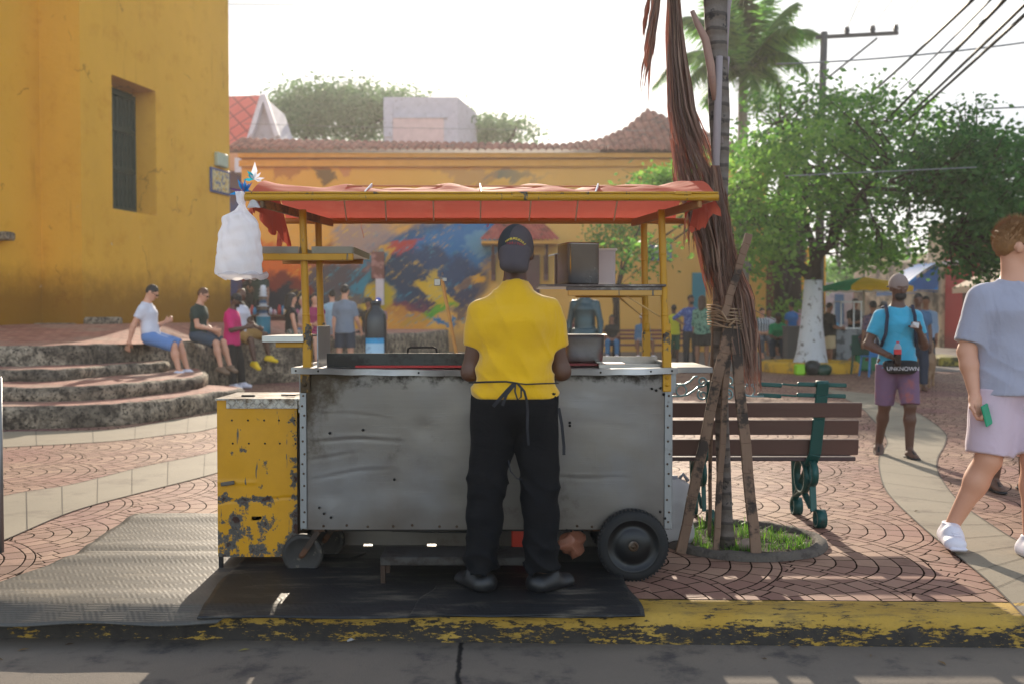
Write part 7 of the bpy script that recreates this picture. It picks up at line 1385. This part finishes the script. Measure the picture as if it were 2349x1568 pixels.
def stake(lab, p, q, w_, d_, dyp, dyq):
    a = P(p[0], p[1], Yf_ + dyp); c_ = P(q[0], q[1], Yf_ + dyq); n = 8; b = B(); A, Cc = Vector(a), Vector(c_)
    for i in range(n): s0 = A.lerp(Cc, i / n), A.lerp(Cc, (i + 1) / n); b.bar(s0[0] + Vector((.003 * math.sin(i * 2), 0, 0)), s0[1] + Vector((.003 * math.sin(i * 2 + 2), 0, 0)), w_, d_, .003, (1, 0, 0))
    o = b.ob('wooden_stake', SW); return tag(o, lab, 'stake', None)
stake('long leaning stake whose split top sticks up right of the dead fronds', (1718, 537), (1660, 725), .02, .042, -.14, -.16); 
stake('dark stake slanting down left from the rope to the pit by the wheel', (1672, 742), (1561, 1268), .022, .056, -.14, -.10)
stake('dark stake slanting down right from the rope to the pit', (1683, 745), (1736, 1290), .022, .058, -.12, -.22)
stake('thin short stake between the left stake and the trunk', (1636, 700), (1627, 1232), .018, .020, -.02, .22)
stake('pale narrow stake pressed along the front of the trunk', (1672, 760), (1641, 1275), .02, .034, -.12, -.12)
# pit
pc = Vector((P(1712, 0, 5.8).x, 5.80, 0)); pm_ = thing('tree_pit_rim', 'round rough concrete rim of the tree pit filled with grass', 'rim', pc); vs = []; N = 90
for i in range(N):
    a = 2 * math.pi * i / N
    for (r, z) in ((.40, .004), (.405, .03), (.425, .042), (.45, .040), (.47, .028), (.478, .002)): rr = r + .012 * nz3(math.cos(a) * 4, math.sin(a) * 4, r * 20); vs.append((rr * math.cos(a), rr * math.sin(a), z + .008 * nz3(math.cos(a) * 9, math.sin(a) * 9, r * 30) * (z > .01)))
fs = [(i * 6 + j, ((i + 1) % N) * 6 + j, ((i + 1) % N) * 6 + j + 1, i * 6 + j + 1) for i in range(N) for j in range(5)]
mesh_obj('rim', vs, fs, pm('rim_concrete', C(88, 80, 72), .9, var=.3, bump=1.0, bs=60, dist=.01, col2=C(70, 62, 56), th=(.5, .6), s2=10), pm_, True)
vs, fs = grid(lambda u, v: (pc.x + .43 * v * math.cos(u * 6.2832), pc.y + .43 * v * math.sin(u * 6.2832), .012 + .012 * nz3(u * 30, v * 9, 0)), 40, 10); tag(mesh_obj('soil', vs, fs, pm('soil', C(62, 52, 40), .95, bump=1, bs=40, dist=.02), smooth=True), kind='structure')
g2 = np.random.default_rng(2); b = B(); GRS = leafmat('grass_blade', C(44, 84, 26), C(100, 136, 44), .35)
tuft = [(g2.uniform(0, 6.28), math.sqrt(g2.uniform(0, 1)) * .38) for _ in range(46)]
for i in range(1500):
    a, r = tuft[i % 46]; x = r * math.cos(a) + g2.normal() * .035; y = r * math.sin(a) + g2.normal() * .035
    if x * x + y * y > .155: continue
    h = g2.uniform(.02, .055) * (1.9 if (i % 46) % 6 == 0 else .8); an = g2.uniform(0, 6.28); le = g2.uniform(.2, .9); d = Vector((math.cos(an), math.sin(an), 0)); s_ = Vector((-d.y, d.x, 0)) * g2.uniform(.0012, .0026); p0 = Vector((pc.x + x, pc.y + y, .012)); p1 = p0 + Vector((0, 0, h * .7)) + d * h * le * .3; p2 = p0 + Vector((0, 0, h)) + d * h * le
    b.add([p0 - s_, p0 + s_, p1 + s_ * .8, p2, p1 - s_ * .8], [(0, 1, 2, 4), (4, 2, 3)])
tag(b.ob('grass', GRS), 'bright green grass tufts growing in the round tree pit', 'grass', kind='stuff')
for (dx, dy, s_, l) in ((-.02, -.2, .05, 'pale stone lying in the pit at the foot of the palm'), (-.10, .02, .04, 'small stone in the pit grass behind the stakes')):
    vs, fs = grid(lambda u, v: (s_ * math.sin(v * math.pi) * math.cos(u * 6.283) * (1.1 + .25 * math.sin(u * 13)), s_ * .8 * math.sin(v * math.pi) * math.sin(u * 6.283), s_ * .7 * math.cos(v * math.pi) + .006 * math.sin(u * 19)), 16, 8); tag(mesh_obj('stone', vs, fs, pm('pit_stone', C(160, 138, 124), .9), smooth=True, loc=(pc.x + dx, pc.y + dy, .03)), l, 'stone')
# ---- bench seen from behind
YBn = 6.2; bn = thing('park_bench', 'wooden slat park bench with green scrolled cast iron frame seen from behind', 'bench', (0, 0, 0))
SL = pm('bench_slat', C(82, 56, 48), .55, var=.15, bump=.2, bs=30, stretch=(.3, 1, 3)); SLD = pm('bench_rail_wood', C(64, 44, 46), .5)
GI = pm('green_iron', C(14, 74, 70), .45, .2, var=.3, col2=C(36, 50, 48), th=(.58, .66)); SI = pm('worn_iron', C(120, 150, 154), .35, .7, col2=C(40, 90, 90), th=(.55, .65))
xbl = P(1350, 0, YBn).x
def byz(py, Y): return P(0, py, Y).z
for (y0, y1, Y, xe) in ((922, 956, 6.14, 1985), (962, 996, 6.18, 1978), (1006, 1042, 6.23, 1978)):
    z0_, z1_ = byz(y1, Y), byz(y0, Y); xr_ = P(xe, 0, Y).x; B().box(((xbl + xr_) / 2, Y, (z0_ + z1_) / 2), (xr_ - xbl, .024, z1_ - z0_), Matrix.Rotation(.12, 3, 'X'), .004).ob('back_slat', SL, bn)
for k in range(6): Y = 6.27 + k * .072; xr_ = P(1970 - k * 12, 0, Y).x; B().box(((xbl + xr_) / 2, Y, .425 + .004 * k), (xr_ - xbl, .052, .026), None, .004).ob('seat_slat', SLD, bn)
b = B()
for (py, off) in ((880, 0), (905, .012)):
    z = byz(py, 6.14)
    for (a, c_, thick) in ((1450, 1500, 0), (1745, 1800, 1), (1800, 1836, 0), (1836, 1950, 1)):
        p, q = (P(a, 0, 6.14).x, 6.14 + off, z + (880 - 880) * 0), (P(c_, 0, 6.14).x, 6.14 + off, z - (.008 if a > 1740 else 0))
        if thick: b.bar(p, q, .018, .026, .005)
        else: b.bar(p, q, .010, .012, .003)
b.ob('top_rail', GI, bn)
def scr(cx, cy, r, turns, a0, sg=1, Y=6.14):
    c0 = P(cx, cy, Y); return [(c0.x + r * (1 - .75 * t / 30) * math.cos(a0 + sg * t / 30 * turns * 6.283), Y, c0.z + r * (1 - .75 * t / 30) * math.sin(a0 + sg * t / 30 * turns * 6.283)) for t in range(31)]
b = B()
for mir in (0, 1):
    f = (lambda x: x) if not mir else (lambda x: 2 * 1641 - x); sg = 1 if not mir else -1; a0 = math.pi if not mir else 0
    def PP(l): return [P(f(x), y, 6.14) for x, y in l]
    b.tube(PP([(1548, 881), (1570, 881), (1583, 874), (1592, 864), (1600, 862)]), .006, 8); b.tube(PP([(1530, 908), (1558, 908), (1576, 905), (1590, 896), (1603, 886), (1612, 885)]), .006, 8)
    c0 = P(f(1563), 895, 6.14); b.tube([(c0.x + .032 * math.cos(t * .2618), 6.14, c0.z + .034 * math.sin(t * .2618)) for t in range(25)], .005, 8, False)
    b.tube(scr(f(1610), 874, .034, 1.4, -math.pi / 2 - .8, sg if sg > 0 else -1), .006, 8, True); b.tube(scr(f(1612), 905, .034, 1.4, math.pi / 2 + .6, sg), .006, 8, True)
b.ob('scroll', SI, bn)
for px in (1888, 1632):
    x = P(px, 0, 6.17).x; fr = thing('frame', None, None, (x, 0, 0)); fr.parent = bn
    b = B(); w_ = .075 if px > 1700 else .05; pts = [(0, 6.11, byz(876, 6.13)), (0, 6.13, byz(905, 6.14)), (-.008, 6.16, byz(960, 6.17)), (-.018, 6.20, byz(1040, 6.22)), (-.035, 6.25, byz(1066, 6.25))]
    for p, q in zip(pts, pts[1:]): b.bar(p, q, w_, .02, .004, (0, 1, 0))
    b.ob('back_upright', GI, fr)
    B().lathe([(.001, -w_ / 2), (.022, -w_ / 2), (.022, w_ / 2), (.001, w_ / 2)], (0, 6.125, byz(880, 6.13)), 20, 'X').ob('top_roll', GI, fr)
    b = B()
    def hoop(cy, cz_, ry, rz_, t0=0, t1=6.283, ww=w_ * .55, dx=0): 
        n = 28; vs = []
        for i in range(n + 1): a = t0 + (t1 - t0) * i / n; vs += [(dx - ww / 2, cy + ry * math.cos(a), cz_ + rz_ * math.sin(a)), (dx + ww / 2, cy + ry * math.cos(a), cz_ + rz_ * math.sin(a)), (dx + ww / 2, cy + (ry - .014) * math.cos(a), cz_ + (rz_ - .014) * math.sin(a)), (dx - ww / 2, cy + (ry - .014) * math.cos(a), cz_ + (rz_ - .014) * math.sin(a))]
        b.add(vs, [(4 * i + j, 4 * i + (j + 1) % 4, 4 * i + 4 + (j + 1) % 4, 4 * i + 4 + j) for i in range(n) for j in range(4)], True)
    hoop(6.24, .34, .10, .085, dx=-.03); hoop(6.36, .30, .12, .11, dx=-.05); hoop(6.20, .058, .055, .058, dx=.018, ww=w_ * .8); hoop(6.62, .058, .055, .058, dx=-.01, ww=w_ * .8)
    for (p, q) in (((-.02, 6.26, .40), (-.02, 6.21, .10)), ((-.03, 6.26, .40), (-.02, 6.64, .40)), ((-.03, 6.30, .38), (-.03, 6.60, .10)), ((-.03, 6.62, .40), (-.01, 6.64, .10)), ((-.03, 6.22, .12), (-.03, 6.4, .2)), ((-.03, 6.4, .2), (-.03, 6.6, .12))): b.bar(p, q, w_ * .55, .014, .003, (0, 1, 0) if abs(p[1] - q[1]) < .2 else (0, 0, 1))
    b.ob('leg_casting', GI, fr)
# ---- power pole, wires, lamp pole
IR2 = pm('pole_grey', C(80, 78, 76), .8); YL = 30
pp = thing('power_pole', 'wooden power pole with one sided cross arm and three insulators above the leafy tree', 'pole', (P(1888, 0, YL).x, YL, 0)); LL = lambda px, py, Y=YL: Vector((P(px, py, Y).x - pp.location.x, Y - YL, P(px, py, Y).z))
B().tube([(-.06, 0, 0), LL(1884, 300), LL(1891, 74)], [.16, .11, .10], 10).ob('shaft', IR2, pp)
B().bar(LL(1872, 86), LL(2060, 76), .10, .10).bar(LL(1894, 183), LL(2012, 88), .06, .06).ob('cross_arm', IR2, pp)
for (px, py) in ((1943, 82), (2002, 79), (2055, 77)): c_ = LL(px, py); B().lathe([(.03, 0), (.09, .06), (.06, .1), (.10, .16), (.06, .2), (.08, .25), (.0001, .30)], tuple(c_ + Vector((0, 0, -.02))), 10).ob('insulator', pm('insulator_dark', C(44, 40, 44), .3), pp)
WR = pm('wire_black', C(34, 34, 38), .6, bump=0); WRG = pm('wire_grey', C(120, 124, 130), .6, bump=0)
def wire(lab, a, b_, Ya, Yb_, r, sag=.0, mt=WR):
    p, q = P(*a, Ya), P(*b_, Yb_); n = 14; o = B().tube([p.lerp(q, i / n) - Vector((0, 0, sag * 4 * (i / n) * (1 - i / n))) for i in range(n + 1)], r, 6).ob('overhead_wire', mt); tag(o, lab, 'wire')
WL = [((2013, 201), (2250, -18), .026, 'first thick black wire from the left rising to the top right'), ((2064, 207), (2290, -18), .014, 'thin wire between the first two thick black wires at top right'), ((2025, 283), (2330, -26), .028, 'second thick black wire from the left rising to the top right'), ((2087, 262), (2400, -38), .028, 'third thick black wire rising to the top right corner'), ((2070, 287), (2420, -30), .028, 'lowest thick black wire rising to the top right corner')]
for (a, b_, r, lab) in WL: wire(lab, a, b_, 24, 12, r, .02)
wire('long grey wire crossing in front of the power pole', (1780, 147), (2420, 88), 26, 22, .02, .1, WRG); wire('short grey wire at the right edge above the dark tree', (2234, 251), (2420, 243), 24, 22, .018, 0, WRG); wire('thin grey wire across the leafy tree', (1800, 404), (2240, 384), 17, 17, .009, 0, WRG)
for i, (a, b_, lab) in enumerate((((1943, 66), (1976, -10), 'thin wire going up from the left insulator'), ((2002, 62), (2052, -8), 'thin wire going up from the middle insulator'), ((2055, 60), (2115, -10), 'thin wire going up from the right insulator'))): wire(lab, a, b_, YL, YL - 4, .014, 0, WRG)
wire('faint wire at the very top of the sky beside the church', (520, 10), (860, 13), 30, 30, .008, 0, WRG); wire('faint wire crossing the sky above the coral roof', (520, 175), (900, 177), 30, 30, .008, 0, WRG); wire('faint wire crossing in front of the white rooftop block', (560, 284), (1500, 300), 32, 32, .007, .05, WRG)
p2 = thing('lamp_pole', 'slim pale utility pole standing at the end of the street', 'pole', (P(2091, 0, 50).x, 50, 0)); z_ = P(0, 470, 50).z
B().tube([(0, 0, 0), (-.05, 0, z_)], [.14, .10], 10).ob('shaft', pm('pole_pale', C(150, 148, 140), .8), p2); B().bar((-.3, 0, P(0, 522, 50).z), (.45, 0, P(0, 527, 50).z), .06).ob('cross_arm', IR2, p2)
# ---- planter ring round the tree
YR = 23.5; q = P(1863, 0, YR); N = 64; vs = []
for i in range(N):
    a = 2 * math.pi * i / N
    for (r, z) in ((1.10, 0), (1.12, .20), (1.06, .25), (.92, .25), (.88, .20), (.88, .05)): vs.append(((r + .01 * math.sin(i * 1.7)) * math.cos(a), r * math.sin(a), z))
o = mesh_obj('planter_ring', vs, [(i * 6 + j, ((i + 1) % N) * 6 + j, ((i + 1) % N) * 6 + j + 1, i * 6 + j + 1) for i in range(N) for j in range(5)], pm('ring_yellow', C(204, 156, 40), .8, var=.15, col2=C(150, 120, 60)), smooth=True, loc=(q.x, YR, 0)); tag(o, 'low yellow painted kerb ring round the whitewashed tree', 'planter')
tag(B().lathe([(.0001, .14), (.9, .12)], n=40).ob('soil', pm('soil', C(62, 52, 40)), loc=(q.x, YR, 0)), kind='structure')
GB = pm('bin_bag', C(26, 30, 32), .35, bump=.8, bs=8, dist=.04)
for (px, Y, r, lab, mt) in ((2015 - 1 - 0, 22.0, 0, '', None), (1868 * 1.0, 22.2, .22, 'black rubbish bag slumped against the yellow ring', GB), (1895, 22.1, .17, 'smaller dark green rubbish bag right of the black one', pm('bag_green', C(20, 60, 46), .4, bump=.8, bs=8, dist=.04))):
    if mt:
        r3 = random.Random(int(px)); q = P(px, 0, Y); pr_ = [ell((r3.uniform(-.4, .4) * r, r3.uniform(-.2, .2) * r, r * r3.uniform(.4, .9)), (r * r3.uniform(.6, .9), r * .7, r * r3.uniform(.6, .8)), None, .05) for _ in range(5)]; o = sdf('rubbish_bag', pr_, .03, mt, None, [((0, 0, -1), .0)]); o.location = (q.x, Y, 0); tag(o, lab, 'bag')
tag(B().box((0, 0, .12), (.22, .2, .24), None, .03).ob('green_bag', pm('lime_bag', C(140, 200, 30), .5), loc=(P(1841, 0, 22.2).x, 22.2, 0)), 'small lime green bag beside the black rubbish bag', 'bag')
# ---- umbrella stall
us = thing('market_umbrella', 'green and yellow market umbrella with scalloped edge over the street stall', 'umbrella', (P(1988, 0, 25).x, 25, 0)); zt, zb = P(0, 636, 25).z, P(0, 658, 25).z; ng = 8
gm = [pm('umb_green', C(20, 150, 96), .7, thin=.4), pm('umb_white', C(214, 214, 200), .7, thin=.4), pm('umb_yellow', C(236, 186, 20), .7, thin=.4)]
for k in range(ng):
    a0, a1 = 2 * math.pi * k / ng + .2, 2 * math.pi * (k + 1) / ng + .2; vs = []; n = 8; Rr = 1.18
    for i in range(n + 1):
        a = a0 + (a1 - a0) * i / n; ch = math.cos(math.pi / ng) / math.cos(a - (a0 + a1) / 2)
        for (t, z) in ((.02, zt), (.5, zt - (zt - zb) * .42), (1, zb), (1.0, zb - .10 - .03 * math.sin(i / n * math.pi * 3) ** 2)): vs.append((Rr * t * ch * math.cos(a), Rr * t * ch * math.sin(a), z))
    am = (a0 + a1) / 2 % 6.283; mt = gm[0] if 2.4 < am < 4.3 else gm[2] if am > 4.3 or am < .5 else gm[1]
    mesh_obj('canopy_panel', vs, [(4 * i + j, 4 * i + 4 + j, 4 * i + 5 + j, 4 * i + 1 + j) for i in range(n) for j in range(3)], mt, us, True)
B().tube([(0, 0, 0), (0, 0, zt + .06)], .025, 8).ob('pole', pm('pole_pale', C(150, 148, 140)), us)
sc_ = thing('steel_stall', 'small steel food stall with glass case under the umbrella', 'stall', (P(1965, 0, 26).x, 26, 0))
B().box((0, 0, .55), (1.1, .6, .8), None, .01).ob('counter_box', pm('stall_steel', C(120, 124, 130), .45, .5, col2=C(70, 74, 78)), sc_)
b = B()
for x in (-.42, .1):
    for y in (-.28, .28): b.box((x, y, 1.3), (.03, .03, .7))
b.box((-.16, -.28, 1.65), (.55, .03, .03)).box((-.16, -.28, .98), (.55, .03, .03)).box((-.16, 0, 1.67), (.58, .6, .02)); b.ob('case_frame', pm('frame_pale', C(190, 196, 200), .4, .5), sc_)
def chair(label, px, Y, rz, c, nm='plastic_chair'):
    q = P(px, 0, Y); o = thing(nm, label, 'chair', (q.x, Y, 0), rz); m_ = pm('chair_' + str(c[0]), C(*c), .4)
    B().box((0, 0, .44), (.42, .42, .03), None, .012).ob('seat', m_, o); vs, fs = grid(lambda u, v: ((u - .5) * .42, -.2 - .06 * v - .03 * (1 - (2 * u - 1) ** 2), .45 + .42 * v), 8, 8); mesh_obj('backrest', vs, fs, m_, o, True)
    for (x, y) in ((-.18, -.18), (.18, -.18), (-.18, .18), (.18, .18)): B().bar((x, y, .43), (x * 1.2, y * 1.2, 0), .04, .03, .005).ob('leg', m_, o)
chair('blue plastic chair with its back to us under the seated customer', 2012, 21.6, R(8), (36, 110, 170)); chair('dark green chair next to the blue plastic chair', 1984, 22.6, R(-20), (20, 70, 60))
tag(B().box((0, 0, .3), (.5, .4, .6), None, .04).box((0, 0, .61), (.54, .44, .04), None, .01).ob('green_crate', pm('crate_green', C(20, 110, 64), .5), loc=(P(1990, 0, 24).x, 24, 0)), 'green plastic bin on the ground below the umbrella stall', 'bin')
tag(B().box((0, 0, .5), (.42, .42, 1.0), None, .02).box((0, 0, 1.01), (.46, .46, .05), None, .01).ob('concrete_bin', pm('bin_concrete', C(96, 92, 92), .9), loc=(P(1824, 0, 26.4).x, 26.4, 0)), 'square grey concrete bin left of the white trunk', 'bin')
tag(B().box((0, 0, .12), (.9, 2.4, .24), None, .03).ob('kerb_block', pm('kerb_block_yellow', C(150, 136, 60), .8, col2=C(70, 66, 40), th=(.45, .55)), loc=(P(2160, 0, 27).x, 27, 0)), 'low yellow and black kerb block in the street before the red house', 'kerb')
# ---- bottle shaped bin, goods table, signs behind the cart
bb = thing('bottle_bin', 'big black bottle shaped litter bin with blue and pink panel beyond the cart', 'litter bin', (P(859, 0, 15.6).x, 15.6, 0)); zf = lambda py: P(0, py, 15.6).z
B().lathe([(.17, 0), (.17, zf(775)), (.172, zf(770)), (.172, zf(735)), (.16, zf(722)), (.12, zf(712)), (.085, zf(706)), (.075, zf(700)), (.09, zf(697)), (.09, zf(690)), (.0001, zf(689))], n=28).ob('bin_body', pm('bin_black', C(30, 38, 46), .25), bb)
vs, fs = grid(lambda u, v: (.176 * math.sin((u - .5) * 1.9), -.176 * math.cos((u - .5) * 1.9), zf(775) - v * .33), 16, 8)
PNL = Mat('bin_panel'); c = PNL.mix(PNL.step(PNL.z, .62, .66), C(206, 176, 200), C(150, 190, 214)); c = PNL.mix(PNL.step(PNL.z, .88, .9), c, C(30, 140, 190)); PNL.set(PNL.mix(PNL.step(PNL.noise(16, 3), .6, .62) * .4, c, C(80, 110, 150)), .5); mesh_obj('panel', vs, fs, PNL.mat, bb, True)
gt = thing('goods_table', 'low table covered with colourful souvenirs on the terrace', 'table', (P(626, 0, 23).x, 23, .89)); B().box((0, 0, .42), (1.3, .7, .04), None, .01).ob('table_top', pm('table_wood', C(110, 76, 56), .7), gt)
for (x, y) in ((-.6, -.3), (.6, -.3), (-.6, .3), (.6, .3)): B().box((x, y, .2), (.05, .05, .4)).ob('leg', pm('table_wood', C(110, 76, 56)), gt)
r3 = random.Random(9); cols = [(206, 170, 170), (180, 60, 60), (70, 130, 170), (220, 200, 180), (200, 150, 60), (120, 160, 190), (200, 200, 210), (170, 90, 120)]
for i in range(16): x, y = -.55 + i * .073, r3.uniform(-.25, .2); h = r3.uniform(.1, .24); tag(B().lathe([(.0001, 0), (.04, 0), (.045, h * .5), (.03, h * .8), (.015, h), (.0001, h)], n=10).ob('souvenir', pm('souv_%d' % (i % 8), C(*cols[i % 8]), .6), loc=gt.location + Vector((x, y, .44))), 'small coloured souvenir in the row on the low table', 'souvenir', 'souvenirs on the goods table')
ht = thing('hat_stack', 'tall stack of white and blue hats on a stand beside the goods table', 'hat stack', (P(599, 0, 22.4).x, 22.4, .89)); z = .35
B().lathe([(.16, 0), (.16, .4), (.0001, .4)], n=16).ob('stand', pm('stand_teal', C(20, 110, 130), .6), ht)
for i in range(9): z = .40 + i * .075; B().lathe([(.17 - .009 * i, z), (.10 - .004 * i, z + .02), (.08 - .003 * i, z + .09), (.0001, z + .11)], n=16).ob('hat', pm(('hat_white', 'hat_blue', 'hat_brown')[i % 3 if i < 6 else 0], [C(206, 206, 210), C(70, 96, 130), C(120, 104, 90)][i % 3 if i < 6 else 0], .8), ht)
fb = thing('far_bench', 'long reddish slat bench with seated people in front of the ochre wall', 'bench', (P(1400, 0, 30.2).x, 30.3, 0))
for z in (.6, .72, .84): B().box((0, .28, z), (4.6, .03, .08)).ob('back_slat', pm('far_slat', C(120, 66, 66), .7), fb)
B().box((0, 0, .42), (4.6, .5, .05)).ob('seat', pm('far_slat', C(120, 66, 66)), fb)
for x in (-2, 0, 2): B().box((x, .1, .2), (.06, .4, .4)).ob('leg', IR, fb)

# ---- fallen leaves and grit on the ground
r5 = random.Random(77); LM = [pm('dry_leaf_a', C(110, 84, 50), .8), pm('dry_leaf_b', C(86, 66, 44), .8), pm('dry_leaf_c', C(134, 120, 60), .8)]
for i in range(34):
    x_ = r5.uniform(-2.6, 2.9); y_ = r5.choice((r5.uniform(4.0, 4.36), r5.uniform(4.75, 8.5), r5.uniform(4.45, 4.6))); z_ = -.121 if y_ < KY(x_) - .28 else .009
    if -1.8 < x_ < .75 and y_ > 4.36: continue
    a_ = r5.uniform(0, 6.28); L = r5.uniform(.012, .028); c_, s_ = math.cos(a_) * L, math.sin(a_) * L; o = B().add([(-c_, -s_, 0), (s_ * .35, -c_ * .35, .005), (c_, s_, .003), (-s_ * .35, c_ * .35, .006)], [(0, 1, 2, 3)]).ob('dry_leaf', LM[i % 3], loc=(x_, y_, z_)); tag(o, 'small dry leaf fallen on the ground', 'leaf', 'dry leaves scattered over road, kerb and paving')
# ---- thin haze volume added to veil the background as lens flare does
hm = bpy.data.materials.new('haze'); hm.use_nodes = True; nt = hm.node_tree; nt.nodes.clear(); out = nt.nodes.new('ShaderNodeOutputMaterial'); vol = nt.nodes.new('ShaderNodeVolumePrincipled')
vol.inputs['Color'].default_value = (.97, .95, .92, 1); vol.inputs['Density'].default_value = .0010; vol.inputs['Anisotropy'].default_value = .55; nt.links.new(vol.outputs[0], out.inputs['Volume'])
tag(B().box((0, 45, 11.5), (240, 170, 25.5)).ob('haze', hm), kind='stuff')
